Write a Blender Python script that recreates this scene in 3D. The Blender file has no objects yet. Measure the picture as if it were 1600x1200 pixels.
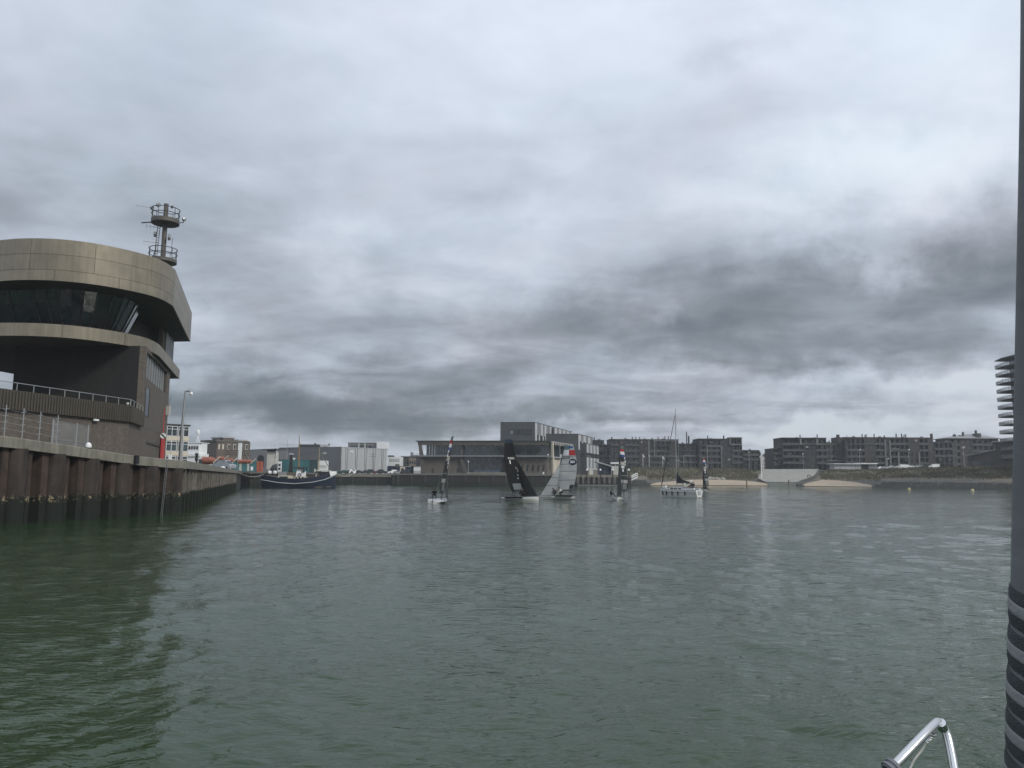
import bpy, math, random
import numpy as np
from mathutils import Vector, Matrix
random.seed(7); RNG = np.random.default_rng(11)
sc = bpy.context.scene
C = sc.collection

# ------------------------------------------------------------------ camera
F = 1202.0; PITCH = math.radians(6.93); ROLL = math.radians(0.30); CAMZ = 3.0
cam_d = bpy.data.cameras.new('camera'); cam = bpy.data.objects.new('camera', cam_d); C.objects.link(cam)
cam_d.sensor_width = 36; cam_d.lens = 36*F/1600; cam_d.clip_start = 0.05; cam_d.clip_end = 6000
fwd = Vector((0, math.cos(PITCH), math.sin(PITCH))); rt = Vector((1, 0, 0)); up = rt.cross(fwd)
# roll: scene appears turned clockwise, so the camera turns counter-clockwise
cr, sr = math.cos(ROLL), math.sin(ROLL)
RT = rt*cr + up*sr; UP = up*cr - rt*sr
M = Matrix((RT, UP, -fwd)).transposed().to_4x4(); M.translation = (0, 0, CAMZ)
cam.matrix_world = M
sc.camera = cam
def ray(px, py):
    return (fwd*F + RT*(px-800) - UP*(py-600))
def atY(px, py, Y):
    d = ray(px, py); return Vector((0, 0, CAMZ)) + d*(Y/d.y)
def atZ(px, py, z):
    d = ray(px, py); return Vector((0, 0, CAMZ)) + d*((z-CAMZ)/d.z)
def gx(px, Y, z=4.0):
    # world X of image column px at depth Y and height z
    a, b = -3000.0, 3000.0
    for _ in range(3):
        pass
    py = 746
    for _ in range(6):
        p = atY(px, py, Y); d = ray(px, py)
        py = py - (z-p.z)*F/max(Y, 1e-3)
    return atY(px, py, Y).x
def gp(px, Y, z=4.0): return Vector((gx(px, Y, z), Y, z))
def gz(px, py, Y): return atY(px, py, Y).z

# ------------------------------------------------------------------ exposure, sky, sun
vs = sc.view_settings
vs.view_transform = 'Standard'; vs.look = 'None'; vs.exposure = 0.45; vs.gamma = 1.0; vs.use_curve_mapping = False
SUN_EL, SUN_AZ = math.radians(38), math.radians(128)   # azimuth clockwise from +Y: right and behind
w = bpy.data.worlds.new('World'); sc.world = w; w.use_nodes = True
nt = w.node_tree; nt.nodes.clear()
def N(t, **k):
    n = nt.nodes.new(t)
    for a, b in k.items(): setattr(n, a, b)
    return n
def L(a, b): nt.links.new(a, b)
def mth(op, a, b=None, c=None, clamp=False):
    n = N('ShaderNodeMath', operation=op); n.use_clamp = clamp
    for i, v in enumerate((a, b, c)):
        if v is None: continue
        if isinstance(v, (int, float)): n.inputs[i].default_value = v
        else: L(v, n.inputs[i])
    return n.outputs[0]
tc = N('ShaderNodeTexCoord'); sx = N('ShaderNodeSeparateXYZ'); L(tc.outputs['Generated'], sx.inputs[0])
X_, Y_, Z_ = sx.outputs
az = mth('ARCTAN2', X_, Y_); el = mth('ARCSINE', Z_, clamp=False)
zc = mth('MAXIMUM', Z_, 0.0)
inv = mth('DIVIDE', 1.0, mth('ADD', zc, 0.20))
cp = N('ShaderNodeCombineXYZ'); L(mth('MULTIPLY', X_, inv), cp.inputs[0]); L(mth('MULTIPLY', Y_, inv), cp.inputs[1])
def noise(vec, scale, det=6, rough=0.55, dist=0.0, lac=2.0):
    n = N('ShaderNodeTexNoise'); n.inputs['Scale'].default_value = scale; n.inputs['Detail'].default_value = det
    n.inputs['Roughness'].default_value = rough; n.inputs['Distortion'].default_value = dist; n.inputs['Lacunarity'].default_value = lac
    L(vec, n.inputs['Vector']); return n
n_big = noise(cp.outputs[0], 0.95, 9, 0.50, 0.5)
mp = N('ShaderNodeMapping'); mp.inputs['Rotation'].default_value = (0, 0, math.radians(14)); mp.inputs['Scale'].default_value = (0.8, 1.25, 1); mp.inputs['Location'].default_value = (3.1, 1.7, 0)
L(cp.outputs[0], mp.inputs[0]); n_med = noise(mp.outputs[0], 2.5, 9, 0.52, 0.45)
n_dir = noise(tc.outputs['Generated'], 9.0, 8, 0.6)          # warp for the large banks of cloud
wsx = N('ShaderNodeSeparateColor'); L(n_dir.outputs['Color'], wsx.inputs[0])
azw = mth('ADD', az, mth('MULTIPLY', mth('SUBTRACT', wsx.outputs[0], 0.5), 0.30))
elw = mth('ADD', el, mth('MULTIPLY', mth('SUBTRACT', wsx.outputs[1], 0.5), 0.13))
def angles(px, py):
    d = ray(px, py).normalized(); return math.atan2(d.x, d.y), math.asin(d.z)
BANKS = [  # large banks of cloud: centre, half-size, brightness
 (1180,440,170,48,-.25),(1490,440,170,60,-.27),(1620,375,130,60,-.18),(1290,545,230,32,-.30),(930,505,190,40,-.24),
 (1060,520,90,24,-.12),(560,630,330,22,-.20),(430,655,330,30,-.34),(300,610,190,45,-.20),(740,590,240,30,-.20),
 (420,440,110,60,-.10),(600,460,60,40,-.10),(300,470,200,60,.02),(560,500,160,30,-.08),(1000,650,220,12,-.14),(720,655,200,16,-.16),(1340,635,150,9,-.12),
 (560,560,60,14,.10),(500,395,70,70,.12),(690,470,90,50,.10),(830,400,80,60,.10),(1390,395,110,24,.16),
 (1335,430,40,30,.14),(1040,482,36,16,.18),(1080,574,70,12,.16),(1350,600,220,12,.16),(1520,590,90,30,.20),
 (1080,640,90,13,.12),(1430,655,190,24,.20),(1240,672,180,14,.17),(1190,690,60,25,.12),(900,668,120,9,.16),(1560,640,80,60,.06),(1400,470,500,60,-.10),(1100,560,420,40,-.05),
 (100,200,420,260,-.07),(1480,100,330,170,.13),(1100,200,260,120,.03),(1350,300,200,60,.12),(820,90,260,120,.05),(1190,85,60,26,-.10),(1450,240,220,60,.10),(1000,230,240,60,-.02),(780,310,90,26,-.08),(250,330,220,70,-.05),(1530,250,160,60,.10)]
tot = None
for (bx, by, rx, ry, wt) in BANKS:
    a0, e0 = angles(bx, by); a1, _ = angles(bx+rx, by); _, e1 = angles(bx, by-ry)
    da = mth('DIVIDE', mth('SUBTRACT', azw, a0), abs(a1-a0)); de = mth('DIVIDE', mth('SUBTRACT', elw, e0), abs(e1-e0))
    s = mth('MULTIPLY_ADD', da, da, mth('MULTIPLY', de, de))
    g = mth('MULTIPLY', mth('EXPONENT', mth('MULTIPLY', s, -0.7)), wt)
    tot = g if tot is None else mth('ADD', tot, g)
# relief of the cloud sheet: stronger low down, where the sheet is seen edge on
low = mth('EXPONENT', mth('MULTIPLY', zc, -3.4))
ampb = mth('MULTIPLY_ADD', low, 0.80, 0.16)
v = mth('MULTIPLY', mth('SUBTRACT', n_big.outputs[0], 0.5), ampb)
v = mth('ADD', v, mth('MULTIPLY', mth('SUBTRACT', n_med.outputs[0], 0.5), mth('MULTIPLY_ADD', low, 1.15, 0.16)))
n_sm = noise(cp.outputs[0], 7.5, 8, 0.55, 0.8)
v = mth('ADD', v, mth('MULTIPLY', mth('SUBTRACT', n_sm.outputs[0], 0.5), mth('MULTIPLY_ADD', low, 0.36, 0.05)))
v = mth('ADD', mth('ADD', v, tot), 0.69)
cr_ = N('ShaderNodeValToRGB'); L(v, cr_.inputs[0]); cr_.color_ramp.interpolation = 'B_SPLINE'
def lin(c): return tuple(((x/255)/12.92 if x/255 <= .04045 else ((x/255+.055)/1.055)**2.4) for x in c)
els = cr_.color_ramp.elements
stops = [(0.0, (94, 104, 113)), (0.2, (113, 121, 128)), (0.4, (140, 147, 155)), (0.58, (166, 174, 184)), (0.78, (192, 200, 211)), (1.0, (219, 226, 232))]
els[0].position, els[1].position = 0, 1
for p_, c_ in stops[1:-1]: els.new(p_)
for e_, (p_, c_) in zip(sorted(els, key=lambda e: e.position), stops):
    e_.position = p_; e_.color = tuple(x*1.0 for x in lin(c_)) + (1,)
sky = N('ShaderNodeTexSky'); sky.sky_type = 'NISHITA'; sky.sun_disc = False
sky.sun_elevation = SUN_EL; sky.sun_rotation = SUN_AZ; sky.altitude = 0; sky.air_density = 1.0; sky.dust_density = 1.5
hue = N('ShaderNodeMix', data_type='RGBA'); L(noise(cp.outputs[0], 2.1, 5, 0.5, 0.3).outputs[0], hue.inputs['Factor']); hue.inputs['A'].default_value = (1.06, .985, 1.0, 1); hue.inputs['B'].default_value = (.92, 1.0, 1.035, 1)
hm = N('ShaderNodeVectorMath', operation='MULTIPLY'); L(cr_.outputs[0], hm.inputs[0]); L(hue.outputs['Result'], hm.inputs[1])
sc10 = N('ShaderNodeVectorMath', operation='SCALE'); L(hm.outputs[0], sc10.inputs[0]); sc10.inputs['Scale'].default_value = 10.0*0.80
# thin places in the sheet let a little blue through
thin = N('ShaderNodeMapRange'); thin.inputs['From Min'].default_value = 0.50; thin.inputs['From Max'].default_value = 0.78
thin.inputs['To Min'].default_value = 0.03; thin.inputs['To Max'].default_value = 0.16; L(noise(cp.outputs[0], 0.9, 5, 0.5).outputs[0], thin.inputs[0])
mx = N('ShaderNodeMix', data_type='RGBA'); L(thin.outputs[0], mx.inputs['Factor']); L(sc10.outputs[0], mx.inputs['A']); L(sky.outputs[0], mx.inputs['B'])
# an overcast sky grows brighter towards the zenith
zen = mth('MULTIPLY_ADD', mth('POWER', zc, 1.5), 1.25, 0.86)
mz_ = N('ShaderNodeVectorMath', operation='SCALE'); L(mx.outputs['Result'], mz_.inputs[0]); L(zen, mz_.inputs['Scale'])
bg = N('ShaderNodeBackground'); bg.inputs['Strength'].default_value = 0.1; L(mz_.outputs[0], bg.inputs['Color'])
wo = N('ShaderNodeOutputWorld'); L(bg.outputs[0], wo.inputs['Surface'])
w.cycles.sampling_method = 'MANUAL'; w.cycles.sample_map_resolution = 512

sd = bpy.data.lights.new('sun', 'SUN'); sd.energy = 1.5; sd.angle = math.radians(12); sd.color = (1.0, 0.95, 0.87)
so = bpy.data.objects.new('sun', sd); C.objects.link(so)
sdir = Vector((math.sin(SUN_AZ)*math.cos(SUN_EL), math.cos(SUN_AZ)*math.cos(SUN_EL), math.sin(SUN_EL)))
so.rotation_euler = (-sdir).to_track_quat('-Z', 'Y').to_euler(); so.location = (60, -60, 80)

# ------------------------------------------------------------------ helpers
def tag(o, label=None, cat=None, group=None, kind=None):
    if label: o['label'] = label
    if cat: o['category'] = cat
    if group: o['group'] = group
    if kind: o['kind'] = kind
    return o
def thing(name, label, cat, loc=(0, 0, 0), rz=0.0, group=None):
    o = bpy.data.objects.new(name, None); C.objects.link(o); o.location = loc; o.rotation_euler = (0, 0, rz)
    o.empty_display_size = 0.3
    return tag(o, label, cat, group)
class MB:
    def __init__(s): s.v = []; s.f = []; s.m = []; s.mi = 0
    def add(s, vs_, fs):
        b = len(s.v); s.v += [tuple(p) for p in vs_]; s.f += [tuple(b+i for i in f) for f in fs]; s.m += [s.mi]*len(fs); return s
    def mat(s, i): s.mi = i; return s
    def boxb(s, x0, x1, y0, y1, z0, z1):
        return s.add([(x0,y0,z0),(x1,y0,z0),(x1,y1,z0),(x0,y1,z0),(x0,y0,z1),(x1,y0,z1),(x1,y1,z1),(x0,y1,z1)],
                     [(3,2,1,0),(4,5,6,7),(0,1,5,4),(1,2,6,5),(2,3,7,6),(3,0,4,7)])
    def box(s, c, sz, rz=0.0):
        ca, sa = math.cos(rz), math.sin(rz); hx, hy, hz = sz[0]/2, sz[1]/2, sz[2]/2; vv = []
        for z in (-hz, hz):
            for x, y in ((-hx,-hy),(hx,-hy),(hx,hy),(-hx,hy)): vv.append((c[0]+x*ca-y*sa, c[1]+x*sa+y*ca, c[2]+z))
        return s.add(vv, [(3,2,1,0),(4,5,6,7),(0,1,5,4),(1,2,6,5),(2,3,7,6),(3,0,4,7)])
    def prism(s, poly, z0, z1):
        n = len(poly)
        a = sum(poly[i][0]*poly[(i+1)%n][1]-poly[(i+1)%n][0]*poly[i][1] for i in range(n))
        if a < 0: poly = poly[::-1]
        za = z0 if hasattr(z0, '__len__') else [z0]*n; zb = z1 if hasattr(z1, '__len__') else [z1]*n
        if a < 0 and hasattr(z0, '__len__'): za = za[::-1]
        if a < 0 and hasattr(z1, '__len__'): zb = zb[::-1]
        vv = [(p[0],p[1],za[i]) for i, p in enumerate(poly)]+[(p[0],p[1],zb[i]) for i, p in enumerate(poly)]
        return s.add(vv, [tuple(range(n-1,-1,-1)), tuple(range(n,2*n))]+[(i,(i+1)%n,n+(i+1)%n,n+i) for i in range(n)])
    def tube(s, pts, r, n=8, cap=True, squash=None):
        pts = [Vector(p) for p in pts]; rs = r if hasattr(r, '__len__') else [r]*len(pts); vv = []; fs = []; m = len(pts)
        t0 = (pts[1]-pts[0]).normalized(); ref = Vector((0,0,1)) if abs(t0.z) < .9 else Vector((1,0,0))
        for i, p in enumerate(pts):
            t = (pts[min(i+1,m-1)]-pts[max(i-1,0)]).normalized()
            u = ref.cross(t)
            if u.length < 1e-4: u = Vector((0,1,0)).cross(t)
            u.normalize(); q = t.cross(u)
            for k in range(n):
                a = 2*math.pi*k/n; vv.append(p+(u*math.cos(a)+q*math.sin(a))*rs[i])
        for i in range(m-1):
            for k in range(n): fs.append((i*n+k, i*n+(k+1)%n, (i+1)*n+(k+1)%n, (i+1)*n+k))
        if cap: fs += [tuple(range(n-1,-1,-1)), tuple(range((m-1)*n, m*n))]
        return s.add(vv, fs)
    def bar(s, p, q, wd, ht=None):
        return s.tube([p, q], (wd/2)*1.2, 4) if ht is None else s.tube([p, q], wd/2, 4)
    def lathe(s, prof, n=12, c=(0,0,0), axis='z', cap=True):
        vv = []; fs = []; m = len(prof)
        for r, z in prof:
            for k in range(n):
                a = 2*math.pi*k/n; x, y = r*math.cos(a), r*math.sin(a)
                vv.append((c[0]+x, c[1]+y, c[2]+z) if axis == 'z' else (c[0]+z, c[1]+x, c[2]+y) if axis == 'x' else (c[0]+x, c[1]+z, c[2]+y))
        for i in range(m-1):
            for k in range(n): fs.append((i*n+k, i*n+(k+1)%n, (i+1)*n+(k+1)%n, (i+1)*n+k))
        if cap: fs += [tuple(range(n-1,-1,-1)), tuple(range((m-1)*n, m*n))]
        return s.add(vv, fs)
    def ring(s, c, R, r, n=28, k=5):
        pts = [(c[0]+R*math.cos(2*math.pi*i/n), c[1]+R*math.sin(2*math.pi*i/n), c[2]) for i in range(n+1)]
        return s.tube(pts, r, k, cap=False)
    def build(s, name, mats, parent=None, smooth=False, fix=False):
        me = bpy.data.meshes.new(name); me.from_pydata(s.v, [], s.f)
        if not isinstance(mats, (list, tuple)): mats = [mats]
        for m_ in mats: me.materials.append(m_)
        if len(mats) > 1: me.polygons.foreach_set('material_index', s.m)
        if smooth: me.polygons.foreach_set('use_smooth', [True]*len(me.polygons))
        me.update()
        if fix:
            import bmesh
            bm = bmesh.new(); bm.from_mesh(me); bmesh.ops.recalc_face_normals(bm, faces=bm.faces); bm.to_mesh(me); bm.free()
        if smooth == 'auto' or smooth: 
            try: me.set_sharp_from_angle(angle=math.radians(38))
            except Exception: pass
        o = bpy.data.objects.new(name, me); C.objects.link(o)
        if parent: o.parent = parent
        return o
def inst(src, name, parent, loc, rz=0, scale=None):
    o = bpy.data.objects.new(name, src.data); C.objects.link(o); o.parent = parent; o.location = loc; o.rotation_euler = (0, 0, rz)
    if scale: o.scale = scale
    return o
def copy_tree(o, parent=None):
    c = o.copy(); C.objects.link(c)
    if parent: c.parent = parent
    for ch in list(o.children): copy_tree(ch, c)
    return c

# ------------------------------------------------------------------ materials
def mat(name, col, rough=0.7, metal=0.0, var=0.12, scale=0.6, streak=0.0, bump=0.0, bscale=30, spec=0.5, col2=None, objvar=0.0, sz=(1,1,1)):
    m = bpy.data.materials.new(name); m.use_nodes = True; t = m.node_tree; b = t.nodes['Principled BSDF']
    b.inputs['Roughness'].default_value = rough; b.inputs['Metallic'].default_value = metal; b.inputs['Specular IOR Level'].default_value = spec
    tcn = t.nodes.new('ShaderNodeTexCoord'); mpn = t.nodes.new('ShaderNodeMapping'); mpn.inputs['Scale'].default_value = sz
    t.links.new(tcn.outputs['Object'], mpn.inputs[0])
    nn = t.nodes.new('ShaderNodeTexNoise'); nn.inputs['Scale'].default_value = scale; nn.inputs['Detail'].default_value = 6; nn.inputs['Roughness'].default_value = 0.6
    t.links.new(mpn.outputs[0], nn.inputs['Vector'])
    mixn = t.nodes.new('ShaderNodeMix'); mixn.data_type = 'RGBA'
    mr = t.nodes.new('ShaderNodeMapRange'); mr.inputs['From Min'].default_value = .32; mr.inputs['From Max'].default_value = .68
    t.links.new(nn.outputs[0], mr.inputs[0]); t.links.new(mr.outputs[0], mixn.inputs['Factor'])
    c2 = col2 or tuple(c*(1+var) for c in col); c1 = col if col2 else tuple(c*(1-var) for c in col)
    mixn.inputs['A'].default_value = (*c1, 1); mixn.inputs['B'].default_value = (*c2, 1); out = mixn.outputs['Result']
    if streak:
        ms = t.nodes.new('ShaderNodeMapping'); ms.inputs['Scale'].default_value = (3, 3, .18); t.links.new(tcn.outputs['Object'], ms.inputs[0])
        ns = t.nodes.new('ShaderNodeTexNoise'); ns.inputs['Scale'].default_value = 1.2; ns.inputs['Detail'].default_value = 5; t.links.new(ms.outputs[0], ns.inputs['Vector'])
        r2 = t.nodes.new('ShaderNodeMapRange'); r2.inputs['From Min'].default_value = .4; r2.inputs['From Max'].default_value = .7
        r2.inputs['To Min'].default_value = 1.0; r2.inputs['To Max'].default_value = 1-streak; t.links.new(ns.outputs[0], r2.inputs[0])
        vm = t.nodes.new('ShaderNodeVectorMath'); vm.operation = 'SCALE'; t.links.new(out, vm.inputs[0]); t.links.new(r2.outputs[0], vm.inputs['Scale']); out = vm.outputs[0]
    if objvar:
        oi = t.nodes.new('ShaderNodeObjectInfo'); r3 = t.nodes.new('ShaderNodeMapRange'); r3.inputs['To Min'].default_value = 1-objvar; r3.inputs['To Max'].default_value = 1+objvar
        t.links.new(oi.outputs['Random'], r3.inputs[0]); vm = t.nodes.new('ShaderNodeVectorMath'); vm.operation = 'SCALE'
        t.links.new(out, vm.inputs[0]); t.links.new(r3.outputs[0], vm.inputs['Scale']); out = vm.outputs[0]
    t.links.new(out, b.inputs['Base Color'])
    if bump:
        nb = t.nodes.new('ShaderNodeTexNoise'); nb.inputs['Scale'].default_value = bscale; nb.inputs['Detail'].default_value = 4; t.links.new(mpn.outputs[0], nb.inputs['Vector'])
        bp = t.nodes.new('ShaderNodeBump'); bp.inputs['Strength'].default_value = bump; bp.inputs['Distance'].default_value = 0.02
        t.links.new(nb.outputs[0], bp.inputs['Height']); t.links.new(bp.outputs[0], b.inputs['Normal'])
    return m
def glass_mat(name, col=(.02,.026,.03), rough=0.06, var=.5, objvar=.4):
    m = mat(name, col, rough, 0, var, .5, spec=0.9, objvar=objvar); return m

M_ = dict(
 gold=mat('bronze_cladding', (.24,.212,.158), .42, .35, .12, .9, streak=.22, bump=.05, bscale=3, objvar=.09),
 dkmetal=mat('dark_metal', (.045,.043,.04), .5, .4),
 soffit=mat('soffit_board', (.05,.047,.042), .8),
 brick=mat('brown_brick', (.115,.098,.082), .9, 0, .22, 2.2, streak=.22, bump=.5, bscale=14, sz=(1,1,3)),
 dkshadebrick=mat('dark_shaded_brick', (.018,.017,.016), .9, 0, .2, 1.5, streak=.12, bump=.4, bscale=14),  # upper front's shade put into the brick colour; also dark string courses
 glass=glass_mat('window_glass'), bluegl=glass_mat('blue_glass', (.018,.035,.04)),
 mull=mat('mullion_metal', (.07,.07,.07), .5, .5),
 concrete=mat('concrete', (.20,.19,.155), .9, 0, .2, .9, streak=.35, bump=.5, bscale=8),
 concd=mat('dark_concrete', (.13,.125,.11), .9, 0, .25, .8, streak=.3, bump=.4, bscale=8),
 galv=mat('galvanised_steel', (.36,.37,.37), .42, .7, .1),
 mast=mat('mast_paint', (.10,.092,.08), .6, .2), white=mat('white_paint', (.74,.75,.74), .5, 0, .06, .7, streak=.1),
 offw=mat('off_white_paint', (.5,.49,.44), .6, 0, .1, .7, streak=.2), red=mat('red_paint', (.42,.05,.05), .6, 0, .15),
 orange=mat('orange_paint', (.42,.10,.05), .6, 0, .2, streak=.2), rusto=mat('faded_red_buoy', (.26,.09,.055), .7, 0, .25, 1.2, streak=.25),
 teal=mat('teal_container_paint', (.035,.14,.155), .6, 0, .15, .8, streak=.25), dteal=mat('dark_teal_paint', (.015,.05,.06), .6, 0, .2, streak=.2),
 grey=mat('grey_cladding', (.13,.135,.14), .7, 0, .07, .3, streak=.1), lgrey=mat('pale_grey_cladding', (.37,.38,.38), .7, 0, .06, .3, streak=.1),
 dgrey=mat('dark_grey_cladding', (.06,.063,.066), .6, .1, .1, .3, streak=.1), mgrey=mat('mid_grey_cladding', (.17,.175,.18), .6, .1, .08, .3),
 tan=mat('tan_render', (.17,.145,.115), .9, 0, .12, .5, streak=.15), cream=mat('cream_render', (.55,.50,.40), .85, 0, .1, .5, streak=.15),
 asphalt=mat('asphalt', (.055,.055,.053), .95, 0, .25, .7, bump=.4), tyre=mat('tyre_rubber', (.02,.02,.02), .9),
 apt=mat('grey_brown_brick', (.045,.038,.035), .9, 0, .2, .5, streak=.2), apt2=mat('dark_slate_brick', (.034,.034,.035), .9, 0, .2, .5, streak=.2),
 apt3=mat('grey_brick', (.062,.061,.058), .9, 0, .15, .5, streak=.15), slab=mat('balcony_concrete', (.125,.125,.12), .85, 0, .12, .6, streak=.2),
 frame=mat('pale_portal_concrete', (.17,.17,.16), .85, 0, .1, .6, streak=.15), rail=mat('balcony_rail', (.07,.073,.073), .6, .4),
 roof=mat('zinc_roof', (.22,.225,.225), .6, .2, .08, .4), wood=mat('weathered_timber', (.12,.10,.075), .9, 0, .25, 2, streak=.3, bump=.4),
 tanpole=mat('varnished_wood', (.26,.15,.06), .6, 0, .2, 1, streak=.2), navy=mat('navy_hull_paint', (.014,.022,.045), .35, 0, .2, .6, streak=.1),
 blk=mat('black_paint', (.012,.012,.012), .5), yachtw=mat('white_gelcoat', (.62,.62,.60), .25, 0, .05, .6), steel=None)
st = bpy.data.materials.new('stainless_steel'); st.use_nodes = True; b_ = st.node_tree.nodes['Principled BSDF']
b_.inputs['Base Color'].default_value = (.58,.58,.57,1); b_.inputs['Metallic'].default_value = 1; b_.inputs['Roughness'].default_value = .16; M_['steel'] = st
# ================================================================== water
def water_mat():
    m = bpy.data.materials.new('harbour_water'); m.use_nodes = True; t = m.node_tree; b = t.nodes['Principled BSDF']
    b.inputs['Roughness'].default_value = .045; b.inputs['IOR'].default_value = 1.333; b.inputs['Specular IOR Level'].default_value = .5
    g = t.nodes.new('ShaderNodeNewGeometry'); sp = t.nodes.new('ShaderNodeSeparateXYZ'); t.links.new(g.outputs['Position'], sp.inputs[0])
    n0 = t.nodes.new('ShaderNodeTexNoise'); n0.inputs['Scale'].default_value = .06; n0.inputs['Detail'].default_value = 3; t.links.new(g.outputs['Position'], n0.inputs['Vector'])
    mx_ = t.nodes.new('ShaderNodeMix'); mx_.data_type = 'RGBA'; mx_.inputs['A'].default_value = (.014,.033,.012,1); mx_.inputs['B'].default_value = (.021,.043,.017,1)
    t.links.new(n0.outputs[0], mx_.inputs['Factor']); t.links.new(mx_.outputs['Result'], b.inputs['Base Color'])
    # ripples: three sizes, the finest fading with distance
    ln = t.nodes.new('ShaderNodeVectorMath'); ln.operation = 'LENGTH'; t.links.new(g.outputs['Position'], ln.inputs[0])
    def nz(scale, sxy, det, rot):
        mp_ = t.nodes.new('ShaderNodeMapping'); mp_.inputs['Scale'].default_value = (sxy[0], sxy[1], 1); mp_.inputs['Rotation'].default_value = (0, 0, math.radians(rot))
        t.links.new(g.outputs['Position'], mp_.inputs[0]); n_ = t.nodes.new('ShaderNodeTexNoise'); n_.inputs['Scale'].default_value = scale; n_.inputs['Detail'].default_value = det
        n_.inputs['Roughness'].default_value = .55; n_.inputs['Distortion'].default_value = .35; t.links.new(mp_.outputs[0], n_.inputs['Vector']); return n_.outputs[0]
    ng = t.nodes.new('ShaderNodeTexNoise'); ng.inputs['Scale'].default_value = .035; ng.inputs['Detail'].default_value = 3; ng.inputs['Distortion'].default_value = .6
    mg_ = t.nodes.new('ShaderNodeMapping'); mg_.inputs['Scale'].default_value = (.5, 1.6, 1); t.links.new(g.outputs['Position'], mg_.inputs[0]); t.links.new(mg_.outputs[0], ng.inputs['Vector'])
    gust = t.nodes.new('ShaderNodeMapRange'); gust.inputs['From Min'].default_value = .38; gust.inputs['From Max'].default_value = .62; gust.inputs['To Min'].default_value = .55; gust.inputs['To Max'].default_value = 1.15; t.links.new(ng.outputs[0], gust.inputs[0])
    def bmp(h, strength, dist, fade0, fade1, nrm=None):
        r = t.nodes.new('ShaderNodeMapRange'); r.inputs['From Min'].default_value = fade0; r.inputs['From Max'].default_value = fade1
        r.inputs['To Min'].default_value = strength; r.inputs['To Max'].default_value = 0.0; t.links.new(ln.outputs['Value'], r.inputs[0])
        q = t.nodes.new('ShaderNodeBump'); q.inputs['Distance'].default_value = dist; mm_ = t.nodes.new('ShaderNodeMath'); mm_.operation = 'MULTIPLY'; t.links.new(r.outputs[0], mm_.inputs[0]); t.links.new(gust.outputs[0], mm_.inputs[1]); t.links.new(mm_.outputs[0], q.inputs['Strength']); t.links.new(h, q.inputs['Height'])
        if nrm: t.links.new(nrm, q.inputs['Normal'])
        return q.outputs[0]
    a = bmp(nz(1.3, (.6,1.3), 4, 10), 1.0, .060, 60, 1200)
    a = bmp(nz(4.6, (.55,1.25), 3, -8), 1.0, .038, 20, 420, a)
    a = bmp(nz(13, (.6,1.2), 2, 8), 1.0, .0065, 6, 70, a)
    t.links.new(a, b.inputs['Normal'])
    return m
def waves(X, Y, cell):
    H = np.zeros_like(X); rg = np.random.default_rng(5)
    for i in range(64):
        lam = 0.32*(1.082**i); th = math.radians(rg.normal(215, 50)); k = 2*math.pi/lam
        amp = 0.0125*lam**0.80*(0.9 if lam < 6 else 0.9*(6/lam)**1.3)*rg.uniform(.5, 1.2)*(.44 if lam < 1.5 else .27 if lam < 3 else .2)
        ph = rg.uniform(0, 6.28); kx, ky = k*math.cos(th), k*math.sin(th)
        fade = np.clip((lam/cell-2.5)/2.5, 0, 1)
        u = kx*X+ky*Y+ph+0.55*np.sin(0.21*k*(X*math.sin(th)-Y*math.cos(th))+ph*3)
        s_ = np.sin(u); H += amp*fade*(s_+0.22*np.cos(2*u))
    gust = 0.8+0.35*np.sin(X*.11+1)*np.sin(Y*.07+2)
    return H*gust
def make_water():
    rs = [2.0]
    while rs[-1] < 700: rs.append(rs[-1]*1.0068)
    while rs[-1] < 1400: rs.append(rs[-1]*1.2)
    rs = np.array([0.0]+rs)
    a = np.radians(np.concatenate([np.arange(-180, -48, 6.0), np.linspace(-48, 48, 560), np.arange(54, 181, 6.0)]))
    R, A = np.meshgrid(rs, a, indexing='ij'); X = R*np.sin(A); Y = R*np.cos(A)
    cell = np.maximum(R*0.0068, 0.02) + np.where(np.abs(A) > math.radians(48.2), R*.1, 0)
    Z = waves(X, Y, cell); Z[0, :] = 0; Z[R > 400] *= .3
    nr, na = R.shape; co = np.stack([X, Y, Z], -1).reshape(-1, 3)
    i, j = np.meshgrid(np.arange(nr-1), np.arange(na-1), indexing='ij'); p = i*na+j
    fs = np.stack([p, p+na, p+na+1, p+1], -1).reshape(-1, 4)[:, ::-1]
    me = bpy.data.meshes.new('harbour_water'); me.vertices.add(len(co)); me.vertices.foreach_set('co', co.ravel())
    me.loops.add(fs.size); me.loops.foreach_set('vertex_index', fs.ravel().astype(np.int32)); me.polygons.add(len(fs))
    me.polygons.foreach_set('loop_start', np.arange(0, fs.size, 4, dtype=np.int32)); me.polygons.foreach_set('use_smooth', np.ones(len(fs), bool))
    me.update(calc_edges=True); me.validate(); me.materials.append(water_mat())
    # normals must look up
    if me.polygons[len(me.polygons)//2].normal.z < 0: me.flip_normals()
    o = bpy.data.objects.new('harbour_water', me); C.objects.link(o); tag(o, 'rippled grey green harbour water', kind='structure'); return o
make_water()

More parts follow.
